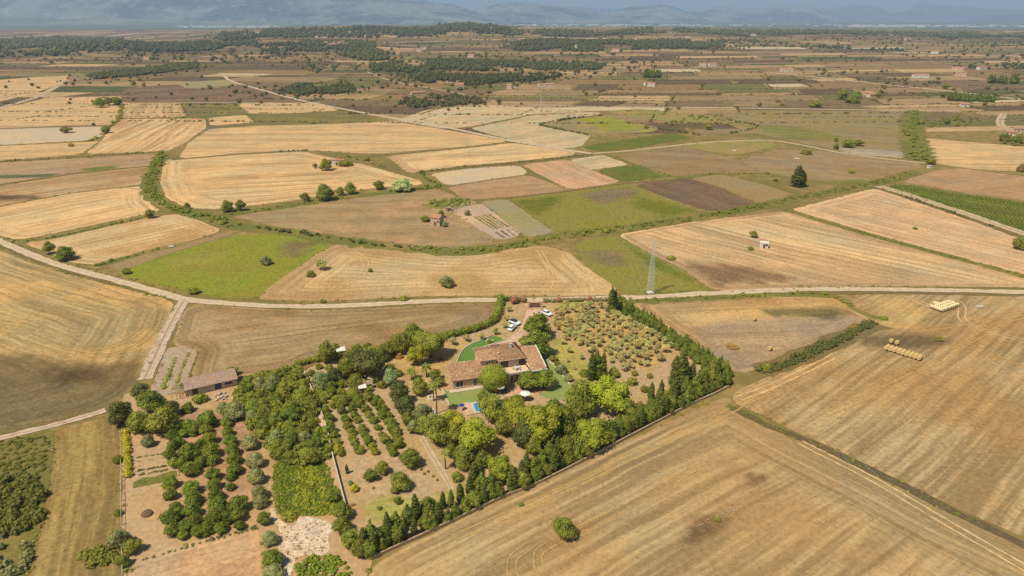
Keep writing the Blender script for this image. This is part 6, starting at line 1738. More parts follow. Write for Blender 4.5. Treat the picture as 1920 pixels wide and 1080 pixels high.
# terrace table and chairs on the balcony
t = empty('terrace_table', put(19.6, .9, 3.28), A17); tag(t, 'pale round table on the villa balcony', 'table')
MB().prism([(math.cos(a) * .65, math.sin(a) * .65) for a in [i * math.pi / 6 for i in range(12)]], .7, .75).build('table_top', M_grey, t)
MB().tube((0, 0, 0), (0, 0, .69), .05, .05, 8).box(-.3, .3, -.04, .04, 0, .04).box(-.04, .04, -.3, .3, 0.001, .041).build('leg', M_grey, t)
def chair(x, y, z, a, lab, grp, mat, parent_only=False):
    e = empty('chair', (x, y, z), a); tag(e, lab, 'chair', grp)
    MB().box(-.24, .24, -.24, .24, .42, .47).build('seat', mat, e); MB().box(-.24, .24, .2, .24, .471, .95).build('backrest', mat, e)
    for sx in (-.2, .2):
        for sy in (-.2, .2): MB().box(sx - .02, sx + .02, sy - .02, sy + .02, 0, .419).build('leg', mat, e)
for i in range(5):
    a = i * 2 * math.pi / 5 + .4; cx_, cy_ = 19.6 + math.cos(a) * 1.05, .9 + math.sin(a) * 1.05
    p = put(cx_, cy_, 3.28); chair(p[0], p[1], p[2], A17 + a - math.pi / 2, 'pale metal chair around the balcony table', 'chairs around the balcony table', M_grey)

def umbrella(x, y, lab, col, r=1.6, h=2.5):
    e = empty('parasol', (x, y, .3)); tag(e, lab, 'parasol')
    MB().tube((0, 0, 0), (0, 0, h + .1), .03, .03, 6).build('pole', M_wood, e)
    MB().prism([(math.cos(a) * .3, math.sin(a) * .3) for a in [i * math.pi / 4 for i in range(8)]], 0, .1).build('base', M_conc, e)
    mb = MB(); n = 8
    for i in range(n):
        a, b = 2 * math.pi * i / n, 2 * math.pi * (i + 1) / n
        A_, B_ = (math.cos(a) * r, math.sin(a) * r, h - .45), (math.cos(b) * r, math.sin(b) * r, h - .45)
        A2, B2 = (A_[0], A_[1], h - .62), (B_[0], B_[1], h - .62)
        mb.poly([(0, 0, h), A_, B_]); mb.poly([A_, A2, B2, B_])
    mb.build('canopy', col, e)
p = P(937, 738); umbrella(p[0], p[1], 'white parasol on the patio beside the ball shaped tree', M_white, 1.5)
p = P(985, 751); umbrella(p[0], p[1], 'white parasol half hidden behind the widest pine', M_white, 1.5)
p = P(866, 770); umbrella(p[0], p[1], 'small dark blue parasol left of the pool', M_blue, .8, 2.0)
def lounger(x, y, a, lab, mat, grp=None):
    e = empty('sun_lounger', (x, y, .3), a); tag(e, lab, 'sun lounger', grp)
    MB().box(-.32, .32, -.95, .35, .28, .36).build('seat', mat, e)
    m = MB(); m.v += [(-.32, .35, .28), (.32, .35, .28), (.32, .95, .7), (-.32, .95, .7), (-.32, .35, .36), (.32, .35, .36), (.32, .92, .78), (-.32, .92, .78)]
    m.f += [(0, 3, 2, 1), (4, 5, 6, 7), (0, 1, 5, 4), (1, 2, 6, 5), (2, 3, 7, 6), (3, 0, 4, 7)]; m.build('backrest', mat, e)
    for sx in (-.28, .28):
        for sy in (-.85, .3): MB().box(sx - .03, sx + .03, sy - .03, sy + .03, 0, .28).build('leg', M_white, e)
M_teal = simple('teal_cloth', alb(40, 110, 110), .8, .1, .1)
for i, (px_, py_) in enumerate([(945, 735), (950, 734)]):
    p = P(px_, py_); lounger(p[0], p[1], A17 + .3, 'dark green sun lounger beside the white parasol, ' + ('left one' if i == 0 else 'right one'), M_teal)
p = P(941, 756); lounger(p[0], p[1], A17 + 1.2, 'pale blue sun lounger glimpsed through the pool tree', M_teal)
# pool
pp = np.array(P(887, 759)); pool = empty('swimming_pool', (pp[0], pp[1], .3), A17 - math.radians(2)); tag(pool, 'turquoise swimming pool with pale stone edge', 'pool')
t = NT('pool_water'); nz = t.noise(t.n('NewGeometry').outputs[0], 1.6, 3)
b = t.bsdf(t.mix(t.rng(nz, .35, .65), alb(20, 150, 205), alb(60, 180, 215)), .06, .5); bm_ = t.n('Bump', {'Strength': .25, 'Distance': .1, 'Height': t.noise(t.n('NewGeometry').outputs[0], 3.0, 3)}); t.t.links.new(bm_.outputs[0], b.inputs['Normal'])
MB().box(0, 9.0, -4.2, 0, -.2, .03).build('water', t.m, pool)
for i in range(11):
    for (y0, y1) in ((.02, .75), (-4.95, -4.22)): MB().box(-.8 + i * .98, -.8 + i * .98 + .95, y0, y1, -.1, .09).build('coping_stone', M_conc, pool)
for i in range(4):
    for x0 in (-.8, 9.02): MB().box(x0, x0 + .75, -4.2 + i * 1.05, -4.2 + i * 1.05 + 1.02, -.1, .09).build('coping_stone', M_conc, pool)
MB().box(-3.0, -.83, -5.2, 1.2, -.12, .05).build('deck', M_patio, pool)
# small mosaic basin
p = P(805, 773); e = empty('water_basin', (p[0], p[1], .2), A17); tag(e, 'small round blue mosaic basin on a pale slab left of the pool', 'basin')
MB().box(-1.5, 1.5, -1.5, 1.5, -.1, .1).build('slab', M_conc, e)
ring = lambda r: [(math.cos(i * math.pi / 8) * r, math.sin(i * math.pi / 8) * r) for i in range(16)]
MB().prism(ring(1.15), .101, .4).build('rim', simple('mosaic', alb(120, 180, 210), .5, .3, .5, 3), e)
MB().prism(ring(.9), .401, .42).build('water', t.m, e)
# stone rings round plants
def stone_ring(px_, py_, r, lab, n=14):
    x, y = P(px_, py_); e = empty('stone_ring', (x, y, .3)); tag(e, lab, 'stone ring')
    m = simple('white_stone', alb(240, 228, 206), .9, .1, .15) if 'white_stone' not in bpy.data.materials else bpy.data.materials['white_stone']
    me = None
    for i in range(n):
        a = i * 2 * math.pi / n
        if me is None:
            me = MB().box(-r * .2, r * .2, -.16, .16, -.15, .22).mesh('stone', m)
        o = link('stone', me, e, (math.cos(a) * r, math.sin(a) * r, 0), a + math.pi / 2, (1, 1, rnd.uniform(.8, 1.2)))
stone_ring(811, 747, 1.15, 'white stone ring around the foot of the palms')
stone_ring(918, 641, 1.05, 'white stone ring around the dark shrub on the wedge lawn')
# bench on dry lawn
p = P(827, 678); e = empty('garden_bench', (p[0], p[1], .3), .4); tag(e, 'small dark garden bench alone on the dry lawn', 'bench')
MB().box(-.8, .8, -.22, .22, .42, .48).build('seat', M_wood, e); MB().box(-.8, .8, .2, .24, .481, .9).build('backrest', M_wood, e)
for s in (-.7, .7): MB().box(s - .05, s + .05, -.2, .2, 0, .42).build('leg', M_wood, e)

# ------------------------------------------------------------------ walls, gate, fences
def low_wall(pl, w, h, lab, mat=M_conc, name='garden_wall', piece=3.0, part='wall_section', closed=False):
    C = path_pts(pl, piece); x0, y0 = C[0]; e = empty(name, (x0, y0, 0)); tag(e, lab, 'wall')
    for a, b in zip(C[:-1], C[1:]):
        d = b - a; L = float(np.linalg.norm(d)); n = np.array([-d[1], d[0]]) / L * w / 2
        q = [a + n - C[0], a - n - C[0], b - n - C[0] - d / L * .02, b + n - C[0] - d / L * .02]
        hh = h * rnd.uniform(.96, 1.04)
        MB().prism([tuple(v) for v in q], -.3, .3 + hh).build(part, mat, e)
low_wall([(1366, 727), (1330, 745), (1302, 756), (1272, 772), (1207, 806), (1138, 842), (1060, 883), (992, 916), (955, 928), (855, 976), (787, 1008), (692, 1051)], .3, .5, 'low pale rendered wall along the golden foreground field', simple('earth_render', alb(196, 166, 124), .95, .1, .15, 1))
low_wall([(829, 731), (836, 745), (842, 760)], .15, .12, 'thin white kerb at the left end of the front lawn', M_white_wall, 'lawn_kerb', 2.5)
low_wall([(1013, 664), (1030, 678), (1050, 698), (1068, 722)], .15, .12, 'thin white kerb along the curved lawn', M_white_wall, 'lawn_kerb', 2.5)
low_wall([(856, 681), (867, 656), (886, 645), (905, 638), (922, 630)], .15, .12, 'thin white kerb around the wedge lawn', M_white_wall, 'lawn_kerb', 2.5)
low_wall([(893, 664), (906, 651), (930, 645), (946, 638)], .15, .12, 'thin pale kerb between the driveway and the wedge lawn', M_white_wall, 'lawn_kerb', 2.5)
low_wall([(571, 700), (590, 745), (612, 800), (622, 850), (640, 920), (648, 950)], .25, .8, 'low wall between the thicket and the middle orchard', M_conc)
low_wall([(736, 728), (744, 752), (760, 775), (772, 790)], .3, .35, 'crumbling pale wall along the reddish garden strip', M_rub2)
low_wall([(940, 561), (960, 561), (985, 563)], .25, 1.0, 'white wall left of the gate', M_white_wall)
# balustrade-like fence right of the gate
def picket_fence(pl, lab, step, post, h, name='fence', mat=M_stone, rail=True, cat='fence', wd=.12):
    C = path_pts(pl, step); e = empty(name, (C[0][0], C[0][1], .1)); tag(e, lab, cat)
    me = MB().box(-wd, wd, -wd, wd, -.2, h).mesh(post, mat)
    for p in C: link(post, me, e, (p[0] - C[0][0], p[1] - C[0][1], 0))
    if rail:
        for a, b in zip(C[:-1], C[1:]):
            MB().tube((a[0] - C[0][0], a[1] - C[0][1], h * .85), (b[0] - C[0][0], b[1] - C[0][1], h * .85), .05, .05, 5).build('rail', mat, e)
picket_fence([(1019, 562), (1060, 560), (1100, 559), (1142, 558)], 'cream post fence between the road and the olive grove', 1.5, 'post', 1.2, mat=M_stone)
picket_fence([(227, 815), (228, 870), (228, 920), (229, 980), (231, 1080)], 'weathered concrete post fence between the stubble strip and the orchard', 2.6, 'post', 1.3, mat=M_conc, wd=.09)
picket_fence([(1340, 668), (1366, 712)], 'thin wire fence at the east corner of the estate', 3.0, 'post', 1.6, mat=M_grey, wd=.04)
# gate
gp = np.array(P(1003, 577)); gate = empty('gate', (gp[0], gp[1], .3), math.radians(3)); tag(gate, 'dark brown slatted gate between two cream pillars', 'gate')
for i in range(14): MB().box(-1.95 + i * .28, -1.95 + i * .28 + .25, -.04, .04, .1, 1.75).build('slat', M_wood, gate)
MB().box(-1.98, 1.98, .045, .1, .25, .37).box(-1.98, 1.98, .045, .1, 1.45, 1.57).build('frame', M_wood, gate)
for s in (-1, 1):
    pl_ = MB().box(s * 2.4 - .35, s * 2.4 + .35, -.35, .35, -.3, 2.3).build('pillar', M_stone, gate)
    MB().box(s * 2.4 - .45, s * 2.4 + .45, -.45, .45, 2.301, 2.45).build('pillar_cap', M_conc, pl_)

# ------------------------------------------------------------------ barn, pergola, sheds
bl = np.array(P(351, 744)); br = np.array(P(446, 722)); d = br - bl; BL = float(np.linalg.norm(d)); ab_ = math.atan2(d[1], d[0])
barn = empty('barn', (bl[0], bl[1], .2), ab_); tag(barn, 'long low barn with a flat grey brown corrugated roof', 'barn')
hw = 4.6
wall_with(barn, 'wall', 0, BL, 0, -.3, 2.0, [(1.5, 3.0, .0, 1.8), (BL * .55, BL * .68, 0, 1.9), (BL * .75, BL * .9, .7, 1.6)], .25, M_conc)
MB().box(1.55, 2.95, .13, .17, 0, 1.8).build('door', M_wood, barn); MB().box(BL * .55 + .03, BL * .68 - .03, .13, .17, 0, 1.88).build('door', simple('blue_grey_door', alb(88, 92, 120), .7), barn)
MB().box(BL * .75, BL * .9, .14, .17, .7, 1.6).build('window', M_glass, barn)
MB().box(0, BL, hw - .25, hw, -.3, 2.9).build('wall', M_conc, barn)
MB().box(.001, .25, .26, hw - .26, -.3, 2.05).box(BL - .25, BL - .001, .26, hw - .26, -.3, 2.05).build('wall', M_stone, barn)
MB().box(-.3, -.001, -.1, hw * .55, -.3, 2.1).build('end_wall', simple('brick_end', alb(186, 112, 84), .9), barn)
ns = 13
for i in range(ns):
    x0 = -.3 + i * (BL + .6) / ns; x1 = x0 + (BL + .6) / ns - .02
    V = []; Qd = []; k = 14
    for j in range(k + 1):
        x = x0 + (x1 - x0) * j / k; zc = .05 * (j % 2) + (i % 2) * .012
        V += [(x, -.5, 2.08 + zc), (x, hw + .3, 3.12 + zc)]
    for j in range(k): Qd.append((2 * j, 2 * j + 2, 2 * j + 3, 2 * j + 1))
    link('roof_sheet', mk_mesh('roof_sheet', V, Qd, None, M_corr), barn)
# timber pergola at the left end
pg = np.array(P(324, 752)); e = empty('pergola', (pg[0], pg[1], .1), ab_); tag(e, 'tumbledown timber pergola of pale poles left of the barn', 'pergola')
for x in (0, 1.9, 3.8):
    for y in (0, 2.6): MB().tube((x, y, -.2), (x + rnd.uniform(-.1, .1), y, 2.2), .07, .06, 6).build('post', M_rub2, e)
for i in range(8): MB().tube((-.2 + i * .58, -.3, 2.2 + rnd.uniform(0, .12)), (.1 + i * .58 + rnd.uniform(-.4, .4), 2.9, 2.3 + rnd.uniform(0, .2)), .06, .05, 5).build('beam', M_rub2, e)
# rubble and crates beside the barn
rs = np.random.RandomState(4)
for i in range(26):
    x, y = P(404 + rs.uniform(0, 22), 735 + rs.uniform(0, 18)); s = rs.uniform(.2, .5)
    v = ico(1)[0] * s * rs.uniform(.7, 1.2, (1, 3)) * (1 + rs.uniform(-.2, .2, (len(ico(1)[0]), 1))); 
    o = link('rubble_stone', mk_mesh('rubble_stone', v, None, ico(1)[1], M_rub2), None, (x, y, .15 + s * .4)); tag(o, 'pale block of rubble in the heap before the barn\'s right end', 'stone', 'rubble heap before the barn')
# rubble heap in the foreground field
for i, (x, y) in enumerate([(1325 + rs.uniform(-50, 62), 0) for _ in range(34)]):
    py_ = 1000 - (x - 1275) * .42 + rs.uniform(-4, 4); X, Y = P(x, py_); s = rs.uniform(.08, .2)
    v = ico(1)[0] * s * (1 + rs.uniform(-.25, .25, (len(ico(1)[0]), 1)))
    tag(link('field_stone', mk_mesh('field_stone', v, None, ico(1)[1], M_rub2), None, (X, Y, s * .5 + .2)), 'pale field stone in the stony line crossing the foreground field', 'stone', 'stones of the line in the foreground field')
# rubble stones flanking the track: too many to count
def stones(label, pts, mat=M_rub2, name='rubble'):
    V, T = [], []; off = 0; iv, it = ico(1)
    for x, y, z, r, h in pts:
        v = iv * r * (1 + RS.uniform(-.25, .25, (len(iv), 1))) * (1, 1, .7) + (x, y, z + .15); V.append(v); T.append(it + off); off += len(v)
    tag(link(name, mk_mesh(name, np.concatenate(V), None, np.concatenate(T), mat)), label, None, None, 'stuff')
stones('loose rubble banked along both sides of the rubble track', along([(328, 572), (308, 612), (289, 650), (275, 682), (262, 708)], 1.2, .6, .08, .2, -1, 1, 61) + along([(352, 580), (328, 614), (312, 650), (297, 682), (282, 712)], 1.4, .45, .08, .24, -1, 1, 62))
stones('white stones strewn over the clearing at the bottom', fill([(520, 990), (560, 975), (610, 975), (622, 1000), (610, 1040), (560, 1045), (530, 1070), (518, 1040)], 420, .04, .11, 1, 63))
stones('stones scattered over the bare orchard earth', fill([(600, 820), (760, 830), (840, 905), (800, 950), (700, 960), (660, 930)], 260, .05, .15, 1, 64) + fill([(1130, 650), (1300, 700), (1200, 740), (1160, 720)], 200, .06, .18, 1, 65))
stones('pale stones in the ruined garden beside the far track', fill([(826, 385), (880, 380), (886, 392), (850, 400), (835, 395)], 90, .15, .5, 1, 66))
stones('bleached stones on the bank below the brown fallow', along([(768, 463), (800, 466), (830, 468), (856, 470)], 1.0, .9, .2, .5, .1, 1, 67))

# dirt mound on the orchard plot
v = ico(2)[0] * (1.3, 1.3, .5) * (1 + rs.uniform(-.12, .12, (len(ico(2)[0]), 1)))
X, Y = P(276, 964); tag(link('earth_mound', mk_mesh('earth_mound', v, None, ico(2)[1], simple('dug_earth', alb(120, 92, 64), .95, .1, .3, 3), False), None, (X, Y, .15)), 'dark brown heap of dug earth on the bare plot', 'mound')
# pipe frame on the plot
p = P(238, 935); e = empty('pipe_frame', (p[0], p[1], .2)); tag(e, 'thin rusty pipe frame over the green strip of the plot', 'frame')
q = P(263, 930); dx, dy = q[0] - p[0], q[1] - p[1]
for a, b in [((0, 0, 0), (0, 0, 2)), ((dx, dy, 0), (dx, dy, 2)), ((0, 0, 2), (dx, dy, 2))]: MB().tube(a, b, .04, .04, 5).build('pipe', M_grey, e)
# white roofed sheds in the estate
def shed(px_, py_, w, dd, h, a, lab, roof, wall=M_conc, name='shed'):
    x, y = P(px_, py_); e = empty(name, (x, y, .2), a); tag(e, lab, 'shed')
    MB().box(-w / 2, w / 2, -dd / 2, dd / 2, -.3, h).build('wall', wall, e)
    r = MB(); r.v += [(-w / 2 - .2, -dd / 2 - .2, h + .01), (w / 2 + .2, -dd / 2 - .2, h + .01), (w / 2 + .2, dd / 2 + .2, h + .41), (-w / 2 - .2, dd / 2 + .2, h + .41)]; r.v += [(a_, b_, c_ + .08) for a_, b_, c_ in r.v]
    r.f += [(3, 2, 1, 0), (4, 5, 6, 7), (0, 1, 5, 4), (1, 2, 6, 5), (2, 3, 7, 6), (3, 0, 4, 7)]; r.build('roof', roof, e)
    MB().box(-.4, .4, -dd / 2 - .04, -dd / 2 - .002, 0, min(h - .1, 1.8)).build('door', M_wood, e)
shed(680, 736, 1.9, 1.4, 1.6, .3, 'small white roofed shed in the middle orchard', M_white_wall)
shed(692, 728, 1.8, 1.3, 1.5, .3, 'brown roofed shed behind the white roofed one', M_corr)
shed(640, 667, 2.4, 1.8, 1.9, .3, 'pale shed under the pointed corner tree', M_white_wall)
shed(697, 717, 1.8, 1.2, 1.2, -.3, 'straw coloured lean-to between the orchard shrubs', M_stone)
# kitchen garden rows
def veg_rows(a0, a1, b0, b1, n, r, lab, mat, gap=.0, name='crop_row'):
    for i in range(n):
        f = i / (n - 1) if n > 1 else 0
        s = (a0[0] + (b0[0] - a0[0]) * f, a0[1] + (b0[1] - a0[1]) * f); t_ = (a1[0] + (b1[0] - a1[0]) * f, a1[1] + (b1[1] - a1[1]) * f)
        o = scatter(name, along([s, ((s[0] + t_[0]) / 2, (s[1] + t_[1]) / 2), t_], r * .5, r * (1.3 + gap), r * .7, r * 1.2, -1 + gap * .2, .8, 70 + i), MINI_TUFT, mat, None, None)
        if o: tag(o, (nth(i + 1) + ' ' + lab) if n > 1 else lab, 'crop row')
        if o and 'kind' in o: o['kind'] = 'stuff'; del o['category']
veg_rows((890, 407), (925, 430), (915, 402), (952, 425), 5, .7, 'green vegetable row in the garden beside the stone hut', FM('bush'))
veg_rows((930, 436), (945, 446), (962, 430), (974, 439), 4, .5, 'short row of dark seedlings in the garden corner near the bank', FM('dark'), 1.0)
veg_rows((329, 671), (307, 728), (353, 664), (327, 730), 2, .8, 'row of leafy green plants on the pale plot beside the rubble track', FM('bush'))
veg_rows((258, 858), (303, 852), (262, 891), (312, 882), 5, .4, 'row of small seedlings in the bed beside the concrete fence', FM('dark'), .8)
veg_rows((270, 1050), (478, 990), (270, 1050), (478, 990), 1, .55, 'dark planted row above the combed bed', FM('dark'), .3)
# vineyard rows
V0, V1 = np.array(P(1672, 350)), np.array(P(1930, 386)); U0, U1 = np.array(P(1742, 377)), np.array(P(1930, 432))
vp = np.array([P(*q) for q in extl([(1664, 350), (1690, 346), (1800, 364), (1920, 380), (1920, 430), (1840, 407), (1740, 376)])])
dv = (V1 - V0) / np.linalg.norm(V1 - V0); nv = np.array([dv[1], -dv[0]]); k = 0
for r in range(-20, 60):
    pts = []
    for s in np.arange(-20, 260, 1.5):
        q = V0 + nv * r * 2.4 + dv * s
        if inside(q[None], vp)[0] and edge_dist(q[None], vp)[0] > 1: pts.append((q[0], q[1], 0, RS.uniform(.7, .95), 1.1))
    if len(pts) > 4:
        o = scatter('vine_row', pts, MINI_TUFT, FM('broad'), 'green vines', 'thing'); k += 1; tag(o, nth(k) + ' leafy vine row from the golden brown field side of the vineyard', 'vine row', 'rows of vines in the vineyard')

# ------------------------------------------------------------------ cars
M_carw = simple('car_white', (.8, .81, .83), .25, .5, .02); M_tyre_r = simple('rubber', (.02, .02, .02), .8); M_rim = simple('rim', (.5, .5, .52), .3, .5, .05, metallic=.6)
M_lampr = simple('tail_lamp', (.35, .02, .02), .3); M_lampw = simple('head_lamp', (.7, .7, .7), .1)
def car(px_, py_, ang, lab, roofm, L=4.3):
    x, y = P(px_, py_); e = empty('parked_car', (x, y, .33), ang); tag(e, lab, 'car')
    s = L / 4.3
    body = [(-2.15, .32), (-2.1, .72), (-1.75, .88), (-1.0, .92), (1.05, .95), (1.85, .84), (2.12, .66), (2.15, .32)]
    def shell(name, prof, w0, w1, mat):
        mb = MB(); n = len(prof)
        for sgn in (-1, 1):
            for (a, b) in prof: mb.v.append((a * s, sgn * (w0 + (w1 - w0) * max(0, (b - .32) / 1.2)), b))
        mb.f += [tuple(range(n)), tuple(range(2 * n - 1, n - 1, -1))] + [(i, n + i, n + (i + 1) % n, (i + 1) % n) for i in range(n)]
        return mb.build(name, mat, e)
    shell('body', body, .88, .80, M_carw)
    shell('windows', [(-1.85, .9), (-1.35, 1.36), (.35, 1.40), (1.15, .94)], .80, .58, M_glass)
    shell('roof', [(-1.42, 1.361), (-1.3, 1.45), (.2, 1.47), (.42, 1.401)], .66, .56, roofm)
    for sx in (-1.32, 1.35):
        for sy in (-1, 1):
            w = MB().tube((sx * s, sy * .70, .32), (sx * s, sy * .90, .32), .32, .32, 14).build('wheel', M_tyre_r, e)
            MB().tube((sx * s, sy * .901, .32), (sx * s, sy * .915, .32), .19, .19, 10).build('rim', M_rim, w)
    for sy in (-.62, .62):
        MB().box(2.08 * s, 2.17 * s, sy - .17, sy + .17, .56, .7).build('headlight', M_lampw, e)
        MB().box(-2.17 * s, -2.1 * s, sy - .14, sy + .14, .6, .76).build('tail_light', M_lampr, e)
        MB().box(.75 * s, .95 * s, sy * 1.5 - .08, sy * 1.5 + .08, .92, 1.04).build('mirror', M_carw, e)
    for sx in (-.55, .35):
        for sy in (-.845, .845): MB().box(sx * s - .09, sx * s + .09, sy - .02, sy + .02, .80, .83).build('door_handle', M_dark, e)
car(960, 618, math.radians(68), 'white car with white roof parked lower beside the driveway', M_carw)
car(965, 608, math.radians(-42), 'white car with dark glass roof parked just above the lower car', M_glass)
car(1025, 591, math.radians(-50), 'white car parked on the grass right of the driveway near the gate', M_carw)

# ------------------------------------------------------------------ pylons
def pylon(px_, py_, h, lab, w=1.05):
    x, y = P(px_, py_); e = empty('pylon', (x, y, .1), .3); tag(e, lab, 'pylon')
    def c(z): return w * (1 - z / h) * .8 + .28
    for sx in (-1, 1):
        for sy in (-1, 1):
            MB().tube((sx * c(0), sy * c(0), 0), (sx * c(h), sy * c(h), h), .05, .035, 4).build('leg', M_grey, e)
    lv = [0]; 
    while lv[-1] < h - 1: lv.append(lv[-1] + max(1.0, c(lv[-1]) * 1.7))
    lv[-1] = h
    m = MB()
    for a, b in zip(lv[:-1], lv[1:]):
        ca, cb = c(a), c(b); A_ = [(ca, ca), (ca, -ca), (-ca, -ca), (-ca, ca)]; B_ = [(cb, cb), (cb, -cb), (-cb, -cb), (-cb, cb)]
        for i in range(4):
            j = (i + 1) % 4
            m.tube((*A_[i], a), (*B_[j], b), .02, .02, 3); m.tube((*A_[j], a), (*B_[i], b), .02, .02, 3); m.tube((*B_[i], b), (*B_[j], b), .02, .02, 3)
    o = m.build('lattice', M_grey, e); o['kind'] = 'stuff'
    tips = []
    for z, s in ((h - 1.6, -1), (h - 3.6, 1), (h - 5.6, -1)):
        tip = (s * 2.5, 0, z + .1); tips.append((tip[0], tip[1], z - 1.0))
        m = MB().tube((s * c(z), c(z), z), tip, .05, .05, 4).tube((s * c(z), -c(z), z), tip, .05, .05, 4).tube((s * c(z + 1), 0, z + 1), tip, .04, .04, 4)
        m.build('cross_arm', M_grey, e)
        MB().tube(tip, (tip[0], tip[1], z - .95), .09, .07, 6).build('insulator', M_wood, e)
    MB().box(-w * .95, w * .95, -w * .95, w * .95, -.4, .55).build('footing', M_white_wall, e)
    ca_, sa_ = math.cos(.3), math.sin(.3)
    return [(x + t[0] * ca_ - t[1] * sa_, y + t[0] * sa_ + t[1] * ca_, t[2] + .1) for t in tips]
t1 = pylon(1219, 550, 22.0, 'grey steel lattice pylon on a white footing beside the road')
t2 = pylon(1014, 208, 21.0, 'distant lattice pylon among the far fields')
def wire(a, b, sag, lab):
    m = MB(); n = 26; pr = Vector(a)
    for i in range(1, n + 1):
        f = i / n; q = Vector(a).lerp(Vector(b), f); q.z -= sag * 4 * f * (1 - f); m.tube(pr, q, .013, .013, 3); pr = q
    o = m.build('power_line', M_grey); tag(o, lab, 'power line')
for i, (a, b) in enumerate(zip(t1, t2)):
    wire(a, b, 9, ['topmost', 'middle', 'lowest'][i] + ' power line running away from the near pylon to the distant one')
    wire(a, (a[0] + 36, a[1] - 262, a[2] + 1), 5, ['topmost', 'middle', 'lowest'][i] + ' power line running from the near pylon towards the viewer')

# ------------------------------------------------------------------ bales
M_bale = simple('straw_bale', alb(222, 186, 124), .95, .05, .2, 5); M_bale2 = simple('straw_bale_pale', alb(236, 212, 160), .95, .05, .15, 5)
def round_bale_mesh(mat, r=.65, w=1.2):
    m = MB(); n = 16
    for x, rr in ((-w / 2, r * .9), (-w / 2 + .08, r), (w / 2 - .08, r), (w / 2, r * .9)):
        m.v += [(x, math.cos(2 * math.pi * i / n) * rr, math.sin(2 * math.pi * i / n) * rr) for i in range(n)]
    for k_ in range(3): m.f += [(k_ * n + i, k_ * n + (i + 1) % n, (k_ + 1) * n + (i + 1) % n, (k_ + 1) * n + i) for i in range(n)]
    m.f += [tuple(range(n - 1, -1, -1)), tuple(range(3 * n, 4 * n))]
    return m.mesh('round_bale', mat, False)
RB = round_bale_mesh(M_bale); RB2 = round_bale_mesh(M_bale2)
def bales(p0, p1, n, rows, sep, me, lab, grp, turn=math.pi / 2, first_row_gap=0, r=.65):
    a, b = np.array(P(*p0)), np.array(P(*p1)); d = (b - a); L = np.linalg.norm(d); d /= L; nn = np.array([-d[1], d[0]]); ang = math.atan2(d[1], d[0])
    for j in range(rows):
        for i in range(n):
            if j and i < first_row_gap: continue
            q = a + d * L * i / (n - 1) + nn * sep * j + RS.uniform(-.08, .08, 2)
            o = link('round_bale', me, None, (q[0], q[1], .35 + r), ang + turn + RS.uniform(-.06, .06)); tag(o, nth(i + 1) + ' ' + lab + (', ' + nth(j + 1) + ' line' if rows > 1 else ''), 'bale', grp)
bales((1661, 657), (1722, 676), 9, 2, 1.35, RB, 'round straw bale in the double row on the golden field', 'round bales in the double row', math.pi / 2)
bales((1670, 644), (1681, 647), 2, 1, 1.35, RB, 'round straw bale set back behind the double row', 'round bales set back behind the double row', math.pi / 2)
bales((1766, 585), (1794, 575), 8, 3, 1.45, RB2, 'pale round bale in the block near the road', 'pale round bales in the block near the road', math.pi / 2)
bales((1747, 579), (1763, 585), 4, 1, 1.3, RB2, 'pale round bale in the left arm of the block near the road', 'pale bales in the left arm of the block', 0)
bales((1752, 573), (1761, 575), 3, 1, 1.3, RB2, 'pale round bale behind the left arm of the block near the road', 'pale bales behind the left arm of the block', 0)
for x, y, lab in [(1414, 602, 'single round bale on the brown stubble right of the conifer hedge'), (1443, 658, 'single round bale near the long scrub hedge')]:
    X, Y = P(x, y); tag(link('round_bale', RB, None, (X, Y, 1.0), .7), lab, 'bale')
X, Y = P(1836, 577); tag(link('stone_slab', MB().prism([(-1.6, -.8), (1.4, -1.0), (1.8, .7), (-1.2, 1.0)], 0, .5).mesh('stone_slab', M_rub2), None, (X, Y, .2), .2), 'flat pale slab lying right of the pale bale block', 'slab')

# ------------------------------------------------------------------ farmhouses and huts
M_hroof = simple('old_tiles', alb(190, 140, 104), .9, .1, .2, 1.5); M_hwall = simple('old_plaster', alb(230, 204, 170), .9, .1, .15, .7)
def hut(px_, py_, w, d, h, a, lab, wall=M_hwall, roof=M_hroof, gable=True, name='farmhouse', cat='house', win=1, s=1.0):
    x, y = P(px_, py_); z = float(hgt(x, y)) if y > 1500 else .2
    w, d, h = w * s, d * s, h * s
    e = empty(name, (x, y, z), a); tag(e, lab, cat)
    rh = d * .22 if gable else .12 * d
    if gable:
        MB().extr([(-d / 2, -.5), (d / 2, -.5), (d / 2, h), (0, h + rh), (-d / 2, h)], -w / 2, w / 2).build('wall', wall, e)
        for sg in (-1, 1):
            r = MB(); o_ = .3; zz = -rh / (d / 2) * o_
            q = [(-w / 2 - o_, sg * (d / 2 + o_), h + zz + .03), (w / 2 + o_, sg * (d / 2 + o_), h + zz + .03), (w / 2 + o_, 0, h + rh + .03), (-w / 2 - o_, 0, h + rh + .03)]
            r.v += q + [(A, B, C + .16) for A, B, C in q]; r.f += [(3, 2, 1, 0), (4, 5, 6, 7), (0, 1, 5, 4), (1, 2, 6, 5), (2, 3, 7, 6), (3, 0, 4, 7)]; r.build('roof', roof, e)
    else:
        MB().box(-w / 2, w / 2, -d / 2, d / 2, -.5, h).build('wall', wall, e); MB().box(-w / 2 - .15, w / 2 + .15, -d / 2 - .15, d / 2 + .15, h + .002, h + .25).build('roof', roof, e)
    if win:
        MB().box(-.5 * s, .5 * s, -d / 2 - .06, -d / 2 - .003, 0, min(2.1 * s, h * .8)).build('door', M_wood, e)
        for k_ in range(win):
            xx = (-.35 + .7 * k_ / max(1, win - 1)) * w if win > 1 else .3 * w
            MB().box(xx - .45 * s, xx + .45 * s, -d / 2 - .06, -d / 2 - .003, h * .45, h * .45 + .9 * s).build('window', M_glass, e)
